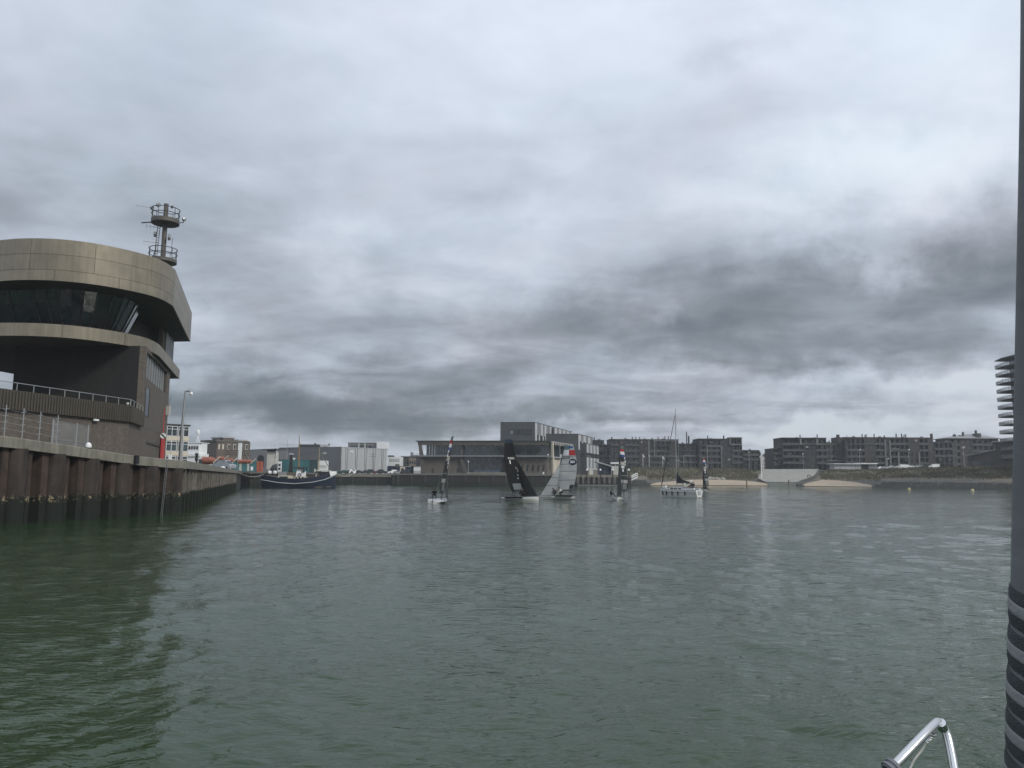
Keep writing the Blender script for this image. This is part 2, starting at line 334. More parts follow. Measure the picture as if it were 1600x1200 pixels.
# ================================================================== quay line
QZ = 4.25
S1 = Vector((.21, .977)); S2 = Vector((-.303, .953))
Qa = Vector((-41.0, 2.0)); 
CORN = atZ(284, 801.5, 0).xy            # where the round piles end and the straight wall begins
Q1 = atZ(0, 820.5, 0).xy; d1 = (CORN-Q1).normalized(); Q0 = Q1-d1*30
d2 = Vector((atZ(367, 766.8, 0).x, atZ(367, 766.8, 0).y))-CORN; Q2 = CORN+d2.normalized()*107; d2 = d2.normalized()
K2 = gp(378, 209, 0).xy; K3 = gp(414, 217, 0).xy; K4 = gp(522, 322, 0).xy; K5 = gp(613, 322, 0).xy; K6 = gp(611, 281, 0).xy; K7 = gp(899, 286, 0).xy; K8 = gp(986, 289, 0).xy; K9 = gp(990, 330, 0).xy
def capz(s):  # height of the quay edge along the first stretch (it ramps down), s metres from Q0
    L1 = (CORN-Q0).length; t = s/L1
    f = [(0, 6.2), (30/L1, 5.32), ((30+7)/L1, 4.78), ((30+11)/L1, 4.45), (1, 4.2)]
    for (a, za), (b, zb) in zip(f, f[1:]):
        if t <= b: return za+(zb-za)*(t-a)/(b-a)
    return 4.2
L1 = (CORN-Q0).length
# --- ground behind the quays
mb = MB()
n1 = Vector((-d1.y, d1.x)); n2 = Vector((-d2.y, d2.x))
SS = [0, 12, 22, 30, 33, 37, 41, 44, L1]
row_in = []
top = [Q0+d1*s+n1*.25 for s in SS]; zt = [capz(s)-.03 for s in SS]
back = [p+n1*7.0 for p in top]
vv = [(p.x, p.y, z) for p, z in zip(top, zt)]+[(p.x, p.y, 4.22) for p in back]
n = len(SS); mb.add(vv, [(i, i+1, n+i+1, n+i) for i in range(n-1)])
mb.add([(p.x, p.y, 4.22) for p in back]+[(-300, back[0].y, 4.22), (-300, 222, 4.22), (K2.x, 222, 4.22), (K2.x+.2, K2.y, 4.22), (Q2.x, Q2.y, 4.22), (CORN.x, CORN.y, 4.2)], [tuple(range(n+6))[::-1]])
mb.add([(-300,262,4.22),(-300,900,4.22),(80,900,4.22),(K9.x,K9.y,4.22),(K8.x,K8.y+.4,4.22),(K7.x,K7.y+.4,4.22),(K6.x+.2,K6.y+.4,4.22),(K5.x+.3,K5.y+.5,4.22),(K4.x,K4.y,4.22),(-76.0,262,4.22)], [tuple(range(10))[::-1]])
mb.add([(-76.0,262,4.22),(K3.x,K3.y,4.22),(K3.x-.5,222,4.22),(K2.x,222,4.22),(-92,222,4.22),(-92,262,4.22)], [tuple(range(6))[::-1]])
mb.add([(-92,222,4.22),(-92,262,4.22),(-92,262,-1),(-92,222,-1)], [(0,1,2,3)])
mb.add([(-300,262,4.22),(-92,262,4.22),(-92,262,-1),(-300,262,-1)], [(0,1,2,3)])
g = mb.build('quay_ground', M_['asphalt']); tag(g, 'grey asphalt of the harbour quay', kind='structure')
import bmesh
bm = bmesh.new(); bm.from_mesh(g.data)
for f_ in bm.faces:
    if abs(f_.normal.z) > .5 and f_.normal.z < 0: f_.normal_flip()
bmesh.ops.triangulate(bm, faces=bm.faces); bm.to_mesh(g.data); bm.free()

# --- tide-stained steel
def pile_mat(name, col, dark, zline, wob=.35, crust=True):
    m = mat(name, col, .85, .0, .35, 1.2, streak=.45, bump=.6, bscale=9, objvar=.12); t = m.node_tree; b = t.nodes['Principled BSDF']
    src = b.inputs['Base Color'].links[0].from_socket
    g_ = t.nodes.new('ShaderNodeNewGeometry'); sp = t.nodes.new('ShaderNodeSeparateXYZ'); t.links.new(g_.outputs['Position'], sp.inputs[0])
    nz = t.nodes.new('ShaderNodeTexNoise'); nz.inputs['Scale'].default_value = 2.6; nz.inputs['Detail'].default_value = 5; t.links.new(g_.outputs['Position'], nz.inputs['Vector'])
    ad = t.nodes.new('ShaderNodeMath'); ad.operation = 'MULTIPLY_ADD'; t.links.new(nz.outputs[0], ad.inputs[0]); ad.inputs[1].default_value = -wob*2; t.links.new(sp.outputs[2], ad.inputs[2])
    mr = t.nodes.new('ShaderNodeMapRange'); mr.inputs['From Min'].default_value = zline-wob-.10; mr.inputs['From Max'].default_value = zline-wob+.12; t.links.new(ad.outputs[0], mr.inputs[0])
    mx_ = t.nodes.new('ShaderNodeMix'); mx_.data_type = 'RGBA'; t.links.new(mr.outputs[0], mx_.inputs['Factor'])
    n3 = t.nodes.new('ShaderNodeTexNoise'); n3.inputs['Scale'].default_value = 3; t.links.new(g_.outputs['Position'], n3.inputs['Vector'])
    mg = t.nodes.new('ShaderNodeMix'); mg.data_type = 'RGBA'; mg.inputs['A'].default_value = (*dark, 1); mg.inputs['B'].default_value = (dark[0]*.8, dark[1]*1.4, dark[2]*.8, 1); t.links.new(n3.outputs[0], mg.inputs['Factor'])
    t.links.new(mg.outputs['Result'], mx_.inputs['A']); t.links.new(src, mx_.inputs['B']); out = mx_.outputs['Result']
    if crust:  # pale barnacle crust just under the tide line
        sb = t.nodes.new('ShaderNodeMath'); sb.operation = 'SUBTRACT'; t.links.new(sp.outputs[2], sb.inputs[0]); sb.inputs[1].default_value = zline-.12
        ab = t.nodes.new('ShaderNodeMath'); ab.operation = 'ABSOLUTE'; t.links.new(sb.outputs[0], ab.inputs[0])
        r4 = t.nodes.new('ShaderNodeMapRange'); r4.inputs['From Min'].default_value = .30; r4.inputs['From Max'].default_value = .02; t.links.new(ab.outputs[0], r4.inputs[0])
        n4 = t.nodes.new('ShaderNodeTexNoise'); n4.inputs['Scale'].default_value = 3.4; n4.inputs['Detail'].default_value = 6; n4.inputs['Roughness'].default_value = .7; t.links.new(g_.outputs['Position'], n4.inputs['Vector'])
        r5 = t.nodes.new('ShaderNodeMapRange'); r5.inputs['From Min'].default_value = .55; r5.inputs['From Max'].default_value = .62; t.links.new(n4.outputs[0], r5.inputs[0])
        ml = t.nodes.new('ShaderNodeMath'); ml.operation = 'MULTIPLY'; t.links.new(r4.outputs[0], ml.inputs[0]); t.links.new(r5.outputs[0], ml.inputs[1])
        m6 = t.nodes.new('ShaderNodeMix'); m6.data_type = 'RGBA'; t.links.new(ml.outputs[0], m6.inputs['Factor']); t.links.new(out, m6.inputs['A']); m6.inputs['B'].default_value = (.33,.27,.17,1); out = m6.outputs['Result']
    t.links.new(out, b.inputs['Base Color']); return m
PM = pile_mat('rusty_steel_pile', (.042,.032,.026), (.0045,.006,.004), 1.62)
PS = pile_mat('rusty_steel_sheet', (.050,.034,.026), (.0045,.006,.004), 1.62)
PF = pile_mat('pale_fender_steel', (.17,.155,.135), (.007,.009,.006), 1.6, crust=False)
PD = pile_mat('dark_quay_steel', (.020,.018,.017), (.006,.008,.006), 1.2, crust=False)

# --- near quay wall with round piles
qw = thing('quay_wall', 'rusty quay wall of round steel piles in front of the bronze banded control tower', 'quay wall', (0,0,0))
Z1 = -1.2
nt_ = 0; step = 3.02; s = L1-.75
k = 0
tub = None
def topz(s_): return capz(s_)-.62
while s > 0.5:
    c = Q0+d1*s
    m1 = MB(); m1.lathe([(.66, Z1), (.66, topz(s))], 20, (c.x+n1.x*.35, c.y+n1.y*.35, 0)); m1.build('tubular_pile', PM, qw, smooth=True)
    # sheet pile between this tube and the next: pan, web, flange, web
    if s-step > -2:
        prof = [(.60, .55), (.72, .10), (1.22, .10), (1.38, .85), (1.86, .85), (1.98, .12), (2.26, .12), (2.40, .55)]
        for (a0, o0), (a1, o1), nm in ((prof[0], prof[1], 0), (prof[1], prof[2], 1), (prof[2], prof[3], 0), (prof[3], prof[4], 0), (prof[4], prof[5], 0), (prof[5], prof[6], 1), (prof[6], prof[7], 0)):
            pass
        m2 = MB(); P = [c-d1*a+n1*o for a, o in prof]; th = n1*.03
        for a_, b__ in zip(P, P[1:]):
            zt_ = topz(s-1.5); m2.add([(a_.x, a_.y, Z1), (b__.x, b__.y, Z1), (b__.x, b__.y, zt_), (a_.x, a_.y, zt_), (a_.x+th.x, a_.y+th.y, Z1), (b__.x+th.x, b__.y+th.y, Z1), (b__.x+th.x, b__.y+th.y, zt_), (a_.x+th.x, a_.y+th.y, zt_)], [(0,1,2,3),(7,6,5,4),(3,2,6,7),(1,0,4,5)])
        m2.build('sheet_pile', PS, qw)
    s -= step
# concrete coping in cast lengths
edges = [0, 8, 16, 23, 29.2, 35.6, 41.4, L1]
for a, b in zip(edges, edges[1:]):
    m3 = MB(); ns_ = 6; vs2 = []
    for i in range(ns_+1):
        s_ = a+.012+(b-a-.024)*i/ns_; c = Q0+d1*s_; z = capz(s_)
        for o, zz in ((-.18, z-.66), (-.18, z-.04), (-.14, z), (.62, z), (.62, z-.66)): q = c+n1*o; vs2.append((q.x, q.y, zz))
    fs = []
    for i in range(ns_):
        for j in range(5): fs.append((i*5+j, i*5+(j+1)%5, (i+1)*5+(j+1)%5, (i+1)*5+j))
    fs += [(0,1,2,3,4), tuple(ns_*5+q for q in (4,3,2,1,0))]
    m3.add(vs2, fs); m3.build('coping', M_['concrete'], qw, fix=True)
# --- straight wall with fender piles
qw2 = thing('quay_wall', 'straight dark quay wall with narrow upright fender piles, running back from the tower corner', 'quay wall', (0,0,0))
L2 = (Q2-CORN).length
def strip(mbx, a, b, nrm, o0, o1, z0, z1):
    P = [a+nrm*o0, b+nrm*o0, b+nrm*o1, a+nrm*o1]; mbx.prism([(p.x, p.y) for p in P], z0, z1); return mbx
strip(MB(), CORN+d2*.0, Q2, n2, .3, .8, Z1, 4.1).build('wall_plate', PD, qw2)
for i in range(5):
    strip(MB(), CORN+d2*(L2*i/5+.02), CORN+d2*(L2*(i+1)/5-.02), n2, -.18, .9, 3.58, 4.215).build('coping', M_['concrete'], qw2)
s = 1.0; fp = None
while s < L2-.5:
    a = CORN+d2*s
    m4 = MB(); strip(m4, a, a+d2*.30, n2, -.06, .28, Z1, 3.57); m4.build('fender_pile', PF, qw2)
    m4 = MB(); strip(m4, a+d2*1.67, a+d2*1.85, n2, .13, .29, Z1, 3.57); m4.build('fender_pile', PF, qw2)
    s += 3.35
strip(MB(), Q2, K2, n2, .3, .8, Z1, 4.1).build('wall_plate', PD, qw2)
strip(MB(), Q2+d2*.02, K2, n2, -.1, .9, 3.6, 4.215).build('coping', M_['concd'], qw2)
# --- recessed and far walls
def farwall(label, pts, coping_mat, capt, piles, pm=PD, ztop=4.25, pw=.5, pmat=None):
    r = thing('quay_wall', label, 'quay wall', (0,0,0))
    for a, b in zip(pts, pts[1:]):
        d = (b-a).normalized(); nn = Vector((-d.y, d.x)); Ln = (b-a).length
        strip(MB(), a, b, nn, .3, .9, Z1, ztop-capt-.01).build('wall_plate', pm, r)
        ng = max(1, int(Ln/14))
        for i in range(ng): strip(MB(), a+d*(Ln*i/ng+.02), a+d*(Ln*(i+1)/ng-.02), nn, -.1, 1.0, ztop-capt, ztop).build('coping', coping_mat, r)
        if piles:
            s = piles/2
            while s < Ln-.3:
                p = a+d*s; strip(MB(), p-d*pw/2, p+d*pw/2, nn, -.05, .29, Z1, ztop-capt-.01).build('fender_pile', pmat or PF, r); s += piles
    return r
PG = pile_mat('grey_fender', (.05,.046,.04), (.012,.016,.012), 1.3, crust=False)
farwall('dark quay wall behind the trawler, seen beyond the end of the fender piles', [K2, K3, K4], M_['concd'], .5, 6.0, pmat=PG)
farwall('distant quay wall below the grey warehouse, with a pale concrete edge', [K4, K5], M_['concrete'], 1.3, 5.0, pmat=PG)
farwall('dark sheet piled quay wall under the event hall with the slanting columns', [K5, K6, K7], M_['concd'], .6, 4.9, pmat=PG)
farwall('grey quay wall with closely spaced pale piles, right of the sail numbered 201', [K7, K8, K9], M_['concrete'], .9, 2.0, pmat=pile_mat('pale_pile', (.12,.11,.10), (.03,.03,.025), 1.0, crust=False), pm=PD, ztop=4.2, pw=.9)

# ================================================================== right shore
def lerp(pts, x):
    if x <= pts[0][0]: return pts[0][1]
    for (a, va), (b, vb) in zip(pts, pts[1:]):
        if x <= b: return va+(vb-va)*(x-a)/(b-a)
    return pts[-1][1]
YW = [(960,300),(1015,322),(1100,338),(1200,326),(1300,312),(1370,298),(1400,290),(1500,268),(1585,246),(1700,228),(1900,200),(2300,170)]
# columns are real bearings; profile from water edge inland: (metres inland, z)
def prof(px):
    crest = lerp([(960,6.6),(1000,8.2),(1060,8.6),(1150,8.2),(1195,7.0),(1280,7.0),(1300,7.5),(1375,7.5),(1400,8.0),(1500,8.2),(1700,8.0)], px)
    sandy = 1 if (1010 < px < 1378) else 0
    if sandy: return [(-6,-1.5),(0,0),(9,.9),(26,2.45),(38,4.1),(52,crest-1.2),(66,crest),(90,crest),(700,crest+.2)]
    if px <= 1010: return [(-6,-1.5),(0,0),(6,1.6),(20,3.2),(34,4.9),(48,crest-1),(60,crest),(90,crest),(700,crest+.2)]
    return [(-6,-1.5),(0,0),(8,1.9),(17,2.6),(30,3.9),(46,crest-1.4),(64,crest),(110,crest),(700,crest+.2)]
def pz(px, d):
    return lerp(prof(px), d)
def nzf(x, y):
    return (math.sin(x*.31+y*.17)+math.sin(x*.13-y*.29+1.3)+math.sin(x*.71+y*.53+.4)*.6+math.sin(x*1.7-y*1.1)*.35)
def shore_pt(px, d, off=0.0, rough=1.0):
    yw = lerp(YW, px); p = gp(px, yw, 0); dirv = Vector((p.x, p.y, 0)).normalized()
    q = p+dirv*d; z = pz(px, d)
    am = rough*.10*min(1, max(0, (d-2)/10))*(1 if d < 64 else .1)
    return Vector((q.x, q.y, z+am*nzf(q.x, q.y)+off))
def bank_mat():
    m = mat('bank_grass', (.055,.052,.028), .95, 0, .3, .08, bump=.9, bscale=1.2, col2=(.082,.070,.042)); t = m.node_tree; b = t.nodes['Principled BSDF']
    src = b.inputs['Base Color'].links[0].from_socket
    g_ = t.nodes.new('ShaderNodeNewGeometry'); sp = t.nodes.new('ShaderNodeSeparateXYZ'); t.links.new(g_.outputs['Position'], sp.inputs[0])
    def band(z0, z1, col, src):
        n5 = t.nodes.new('ShaderNodeTexNoise'); n5.inputs['Scale'].default_value = .22; n5.inputs['Detail'].default_value = 6; t.links.new(g_.outputs['Position'], n5.inputs['Vector'])
        ma = t.nodes.new('ShaderNodeMath'); ma.operation = 'MULTIPLY_ADD'; t.links.new(n5.outputs[0], ma.inputs[0]); ma.inputs[1].default_value = 2.2; t.links.new(sp.outputs[2], ma.inputs[2])
        r = t.nodes.new('ShaderNodeMapRange'); r.inputs['From Min'].default_value = z0+1.1; r.inputs['From Max'].default_value = z1+1.1; r.inputs['To Min'].default_value = 1; r.inputs['To Max'].default_value = 0; t.links.new(ma.outputs[0], r.inputs[0])
        x = t.nodes.new('ShaderNodeMix'); x.data_type = 'RGBA'; t.links.new(r.outputs[0], x.inputs['Factor']); t.links.new(src, x.inputs['A']); x.inputs['B'].default_value = (*col, 1); return x.outputs['Result']
    o_ = band(3.4, 4.4, (.115,.095,.068), src); o_ = band(2.2, 3.0, (.060,.055,.045), o_); o_ = band(.5, .95, (.022,.024,.019), o_)
    t.links.new(o_, b.inputs['Base Color']); return m
cols = [960+i*4 for i in range(0, 190)]+[1730+i*30 for i in range(20)]
ds = [-6,-2,0,1.5,3,5,7,9,12,15,18,22,26,30,34,38,42,46,50,54,58,62,66,75,90,200,400,700]
mb = MB(); vv = [shore_pt(px, d) for px in cols for d in ds]; nd = len(ds)
mb.add(vv, [(i*nd+j, (i+1)*nd+j, (i+1)*nd+j+1, i*nd+j+1) for i in range(len(cols)-1) for j in range(nd-1)])
o = mb.build('shore_bank', bank_mat(), smooth=False); o.data.polygons.foreach_set('use_smooth', [True]*len(o.data.polygons)); tag(o, 'grassy bank rising from the dark waterline to the apartments', kind='structure')
sandm = mat('beach_sand', (.34,.275,.195), .95, 0, .16, .12, bump=.3, bscale=2, col2=(.27,.215,.155))
def sand(name, label, low, high, x0, x1, stepx=3):
    xs = [x0+(x1-x0)*i/60 for i in range(61)]; m_ = MB(); nn_ = 9; vs_ = []
    for px in xs:
        a, b = lerp(low, px), lerp(high, px)
        for j in range(nn_+1): vs_.append(shore_pt(px, a+(b-a)*j/nn_, .10+.22*math.sin(math.pi*min(1, j/nn_+.05))*min(1, (b-a)/8), .4))
    m_.add(vs_, [(i*(nn_+1)+j, (i+1)*(nn_+1)+j, (i+1)*(nn_+1)+j+1, i*(nn_+1)+j+1) for i in range(60) for j in range(nn_)])
    o = m_.build(name, sandm, smooth=True); tag(o, label, kind='structure')
sand('beach', 'pale sand beach left of the slipway', [(1014,.4),(1020,.3),(1180,.2),(1200,.8),(1212,5)], [(1014,2.2),(1024,9),(1045,16),(1080,24),(1120,27),(1160,22),(1200,12),(1212,7)], 1014, 1212)
sand('beach', 'pale sand beach right of the slipway', [(1249,.8),(1260,.3),(1360,.3),(1371,.6)], [(1249,2),(1262,13),(1284,27),(1310,26),(1340,17),(1358,8),(1371,1.2)], 1249, 1371)
# slipway: a paved ramp with stone kerb
pav = mat('ramp_paving', (.235,.225,.20), .95, 0, .14, .35, bump=.3, bscale=3, streak=.1); pavw = mat('weedy_ramp_foot', (.065,.072,.055), .9, 0, .3, .4, bump=.5)
rows = [(-4,1203,1243),(2,1201,1244),(9,1196,1247),(16,1190,1252),(24,1185,1262),(34,1186,1272),(48,1190,1277),(62,1193,1279)]
def ramp(rr, name, m__, lab, dz):
    m_ = MB(); vs_ = []
    for d, x0, x1 in rr:
        for j in range(13):
            px = x0+(x1-x0)*j/12; q = shore_pt(px, d, 0, 0); vs_.append((q.x, q.y, lerp([(-4,-.7),(0,0.1),(9,1.25),(26,3.0),(48,5.6),(62,7.35)], d)+.45+dz))
    m_.add(vs_, [(i*13+j, i*13+j+1, (i+1)*13+j+1, (i+1)*13+j) for i in range(len(rr)-1) for j in range(12)])
    o = m_.build(name, m__, smooth=True); tag(o, lab, kind='structure')
ramp(rows[2:], 'slipway', pav, 'pale paved slipway ramp between the two beaches', 0)
ramp(rows[:3], 'slipway', pavw, 'dark weedy foot of the slipway ramp at the waterline', -.12)
m_ = MB(); vs_ = []
for d, x0, x1 in rows[1:]:
    q = shore_pt(x1, d, 0, 0); z = lerp([(-4,-.7),(0,0.1),(9,1.25),(26,3.0),(48,5.6),(62,7.35)], d)+.45
    vs_ += [(q.x, q.y, z-1), (q.x, q.y, z+.12), (q.x+.6, q.y, z+.12), (q.x+2.0, q.y, z-1.6)]
m_.add(vs_, [(i*4+j, i*4+j+1, (i+1)*4+j+1, (i+1)*4+j) for i in range(len(rows)-2) for j in range(3)])
tag(m_.build('slipway_edge', mat('dark_edge_stone', (.045,.044,.038), .9, 0, .3, .8, bump=.5), fix=True), 'dark stone edge along the right side of the slipway', kind='structure')
# path along the crest
m_ = MB(); vs_ = []
for px in range(1000, 1700, 10):
    for d in (70, 76): vs_.append(shore_pt(px, d, .05, .0))
m_.add(vs_, [(i*2, i*2+2, i*2+3, i*2+1) for i in range(len(vs_)//2-1)])
tag(m_.build('promenade_path', M_['concd']), 'paved promenade along the top of the bank', kind='structure')
# grass tufts and stones: nobody could count them
def scatter(name, label, mt, n, fn, hgt, wid):
    m_ = MB(); vs_ = []; fs_ = []; rg = random.Random(3)
    for _ in range(n):
        q = fn(rg); h = hgt*rg.uniform(.5, 1.5); a = rg.uniform(0, 6.28); ww = wid*rg.uniform(.5, 1.4)
        for k_ in range(2):
            aa = a+k_*1.4; dx, dy = math.cos(aa)*ww, math.sin(aa)*ww; b = len(vs_); t_ = rg.uniform(-.3, .3)
            vs_ += [(q.x-dx, q.y-dy, q.z-.1), (q.x+dx, q.y+dy, q.z-.1), (q.x+dx*.5+t_, q.y+dy*.5, q.z+h), (q.x-dx*.6+t_, q.y-dy*.6, q.z+h*.8)]; fs_.append((b, b+1, b+2, b+3))
    m_.add(vs_, fs_); tag(m_.build(name, mt), label, kind='stuff')
gm = mat('dune_grass', (.055,.056,.028), .9, 0, .3, .15, col2=(.105,.095,.055)); gm2 = mat('dry_dune_grass', (.10,.085,.05), .9, 0, .3, .15, col2=(.14,.115,.075))
def gpos(rg):
    while True:
        px = rg.uniform(985, 1600); d = rg.uniform(29, 68)
        if 1184 < px < 1282: continue
        if nzf(px*.35, d*.9) > rg.uniform(-2.2, 1.4): return shore_pt(px, d)
scatter('dune_grass', 'clumps of green dune grass on the bank', gm, 9000, gpos, .34, .22)
scatter('dune_grass', 'dry yellow dune grass low on the bank', gm2, 3500, lambda rg: shore_pt(rg.choice((rg.uniform(985,1180), rg.uniform(1285,1590))), rg.uniform(24, 48)), .28, .22)
rk = mat('dark_rock', (.040,.040,.036), .9, 0, .35, .8, bump=.6)
m_ = MB(); rg = random.Random(9)
def stone(m_, q, s_):
    pts = [(rg.uniform(.7,1.1)*s_*math.cos(a_*1.047), rg.uniform(.6,1.0)*s_*math.sin(a_*1.047)) for a_ in range(6)]
    b = [(q.x+x, q.y+y, q.z-.3*s_) for x, y in pts]; t_ = [(q.x+x*.55+.05, q.y+y*.6, q.z+rg.uniform(.35,.6)*s_) for x, y in pts]
    m_.add(b+t_, [tuple(range(6,12))]+[(i, (i+1)%6, 6+(i+1)%6, 6+i) for i in range(6)])
for _ in range(3600):
    px = rg.choice((rg.uniform(965,1016), rg.uniform(1362,1640), rg.uniform(1362,1640), rg.uniform(1240,1256))); stone(m_, shore_pt(px, rg.uniform(-1, 8)), rg.uniform(.25,.6))
tag(m_.build('shore_rocks', rk), 'dark wet stones along the waterline of the bank', kind='stuff')
gm3 = mat('pale_stone', (.42,.41,.38), .9)
for i, px in enumerate([1103,1106,1109,1113,1116,1120,1124,1129,1132]):
    m_ = MB(); q = shore_pt(px, 29+rg.uniform(-1,1)); stone(m_, Vector((0,0,0)), rg.uniform(.6,.95)); o = m_.build('boulder', gm3); o.location = q+Vector((0,0,.3)); o.rotation_euler = (0,0,rg.uniform(0,6))
    tag(o, 'pale boulder at the top of the left beach, '+['leftmost of the row','second from the left','third from the left','fourth from the left','middle one of nine','fourth from the right','third from the right','second from the right','rightmost of the row'][i], 'boulder', 'pale boulders at the top of the left beach')
# ================================================================== control tower building
def resample(pts, stepl):
    out = []; 
    for a, b in zip(pts, pts[1:]):
        n_ = max(1, int(round((b-a).length/stepl)))
        for i in range(n_): out.append(a+(b-a)*i/n_)
    out.append(pts[-1]); return out
def smooth_poly(pts, it=3):
    for _ in range(it):
        q = [pts[0]]
        for a, b in zip(pts, pts[1:]): q += [a*.75+b*.25, a*.25+b*.75]
        q.append(pts[-1]); pts = q
    return pts
def offset(pts, d):   # to the inside (left of travel when travelling left->right->back)
    out = []
    for i, p in enumerate(pts):
        a = pts[max(i-1, 0)]; b = pts[min(i+1, len(pts)-1)]; t = (b-a).normalized(); out.append(p+Vector((-t.y, t.x))*d)
    return out
CT = thing('control_tower', 'brown brick harbour control building wrapped by two bronze bands, on the quay at left', 'building', (0,0,0))
ZT1 = 23.4
front = [(-130,392),(-90,384),(-40,377),(0,375),(30,372),(80,372),(140,378),(200,390),(240,401),(260,410),(274,421)]
tops = [atZ(x, y, ZT1).xy for x, y in front]
curve = smooth_poly(tops[3:], 2)
far1 = tops[-1]+(atZ(300, 489, ZT1).xy-tops[-1])
left1 = [Vector((-58, 69.5)), Vector((-52.5, 66.2))]
R1 = left1+curve+[far1]
R1 = resample(R1, .55)
def arclen(pts):
    s_ = [0.0]
    for a, b in zip(pts, pts[1:]): s_.append(s_[-1]+(b-a).length)
    return s_
def at_s(pts, S, s_):
    s_ = max(0, min(S[-1], s_))
    for i in range(len(S)-1):
        if s_ <= S[i+1]: return pts[i]+(pts[i+1]-pts[i])*((s_-S[i])/max(1e-6, S[i+1]-S[i]))
    return pts[-1]
def band_panels(name, pts, zs, plen, shift, parent, mt, thick=.10, taper=0.0):
    S = arclen(pts)
    for r_, (za, zb) in enumerate(zip(zs, zs[1:])):
        s0 = -shift[r_ % len(shift)]
        while s0 < S[-1]:
            a, b = max(0, s0+.015), min(S[-1], s0+plen-.015)
            if b-a > .1:
                nn_ = max(2, int((b-a)/.5)); m_ = MB(); vs_ = []
                for i in range(nn_+1):
                    p = at_s(pts, S, a+(b-a)*i/nn_); t = (at_s(pts, S, a+(b-a)*i/nn_+.2)-at_s(pts, S, a+(b-a)*i/nn_-.2)).normalized(); nr = Vector((-t.y, t.x))
                    pa, pb = p+nr*(taper*(zs[-1]-za)), p+nr*(taper*(zs[-1]-zb)); q = nr*thick
                    vs_ += [(pa.x, pa.y, za+.013), (pb.x, pb.y, zb-.013), (pb.x+q.x, pb.y+q.y, zb-.013), (pa.x+q.x, pa.y+q.y, za+.013)]
                fs_ = []
                for i in range(nn_):
                    for j in range(4): fs_.append((i*4+j, i*4+(j+1)%4, i*4+4+(j+1)%4, i*4+4+j))
                fs_ += [(0,1,2,3), (nn_*4+3, nn_*4+2, nn_*4+1, nn_*4)]
                m_.add(vs_, fs_); o = m_.build(name, mt, parent, smooth=True, fix=True)
            s0 += plen
def slab_from(pts, z0, z1, inset, name, mt, parent, closing):
    P = [(p.x, p.y) for p in offset(pts, inset)]+closing
    return MB().prism(P, z0, z1).build(name, mt, parent, fix=True)
n2v = Vector((-d2.y, d2.x))          # into the building from the side face
sideoff = 9.0
backc = [(far1.x-14, far1.y+2.0), (-60, 92), (-62, 74)]
zr = [ZT1-3.72, ZT1-2.77, ZT1-1.38, ZT1]
band_panels('cladding_panel', R1, zr, 5.15, [1.2, 3.3, 3.3], CT, M_['gold'])
slab_from(R1, ZT1-3.66, ZT1-.10, .13, 'roof_slab', M_['soffit'], CT, backc)
# second, lower band
ZT2 = 16.0
f2 = [(0,504),(50,504),(116,508),(180,517),(220,525),(240,532),(250,539)]
t2 = [atZ(x, y, ZT2).xy for x, y in f2]; far2 = atZ(281, 578, ZT2).xy
R2 = resample([Vector((-57, 69)), Vector((-51.5, 65.6))]+smooth_poly(t2, 2)+[far2], .55)
band_panels('cladding_panel', R2, [ZT2-1.15, ZT2], 5.3, [2.2], CT, M_['gold'])
slab_from(R2, ZT2-1.10, ZT2-.06, .13, 'balcony_slab', M_['soffit'], CT, [(far2.x-12, far2.y+2), (-59, 92), (-61, 74)])
# parapet rail inside the lower band's edge
# leaning window wall between the bands
GT = offset(R1, 3.3); GB = offset(R1, 4.9)
Sg = arclen(R1)
def gpt(s_, t, extra=0):
    p = at_s(R1, Sg, s_); t_ = (at_s(R1, Sg, s_+.3)-at_s(R1, Sg, s_-.3)).normalized(); nr = Vector((-t_.y, t_.x))
    d = 3.3+(4.9-3.3)*(1-t)+extra; z = ZT2-.05+(ZT1-3.68-ZT2+.05)*t; q = p+nr*d; return Vector((q.x, q.y, z))
s_ = 3.0; ww = 1.9; kk = 0
cornS = Sg[-1]-(far1-tops[-1]).length
while s_ < cornS+2.0:
    a0, b0, a1, b1 = gpt(s_+.05, .0), gpt(s_+ww-.05, .0), gpt(s_+.05, 1), gpt(s_+ww-.05, 1)
    tw = Vector((RNG.normal(0,.012), RNG.normal(0,.012), 0))
    e = gpt(s_+ww/2, .5, .04)-gpt(s_+ww/2, .5)
    MB().add([a0, b0, b1+tw, a1+tw, a0+e, b0+e, b1+e+tw, a1+e+tw], [(0,1,2,3),(7,6,5,4),(0,4,5,1),(1,5,6,2),(2,6,7,3),(3,7,4,0)]).build('window_pane', M_['bluegl'] if kk % 5 in (0, 3) else M_['glass'], CT, fix=True)
    MB().tube([gpt(s_, 0, -.04), gpt(s_, 1, -.04)], .06, 4).build('mullion', M_['mull'], CT)
    s_ += ww; kk += 1
MB().prism([(p.x, p.y) for p in [gpt(x, 0, .25) for x in np.arange(3, cornS+2, .8)]]+[tuple(far2+n2v*1.7), tuple(far2+n2v*1.7-d2*.0+Vector((-6,3))), (-57, 90), (-58, 76)], ZT2-.05, ZT1-3.7).build('core_wall', M_['soffit'], CT, fix=True)
# side face between the bands: pale wall and upright fins
e1 = far2-n2v*(-2.2)
for i in range(7):
    q = far2+n2v*.9-d2*(i*1.05); MB().boxb(q.x-.03, q.x+.03, q.y-.10, q.y+.10, ZT2, ZT1-3.7).build('fin', M_['galv'], CT)
q = far2+n2v*1.2-d2*4.2; q2 = far2+n2v*1.2-d2*7.4; q3 = q+n2v*.4; q4 = q2+n2v*.4
MB().prism([(q.x,q.y),(q2.x,q2.y),(q4.x,q4.y),(q3.x,q3.y)], ZT2, ZT1-3.7).build('wall_panel', M_['tan'], CT)
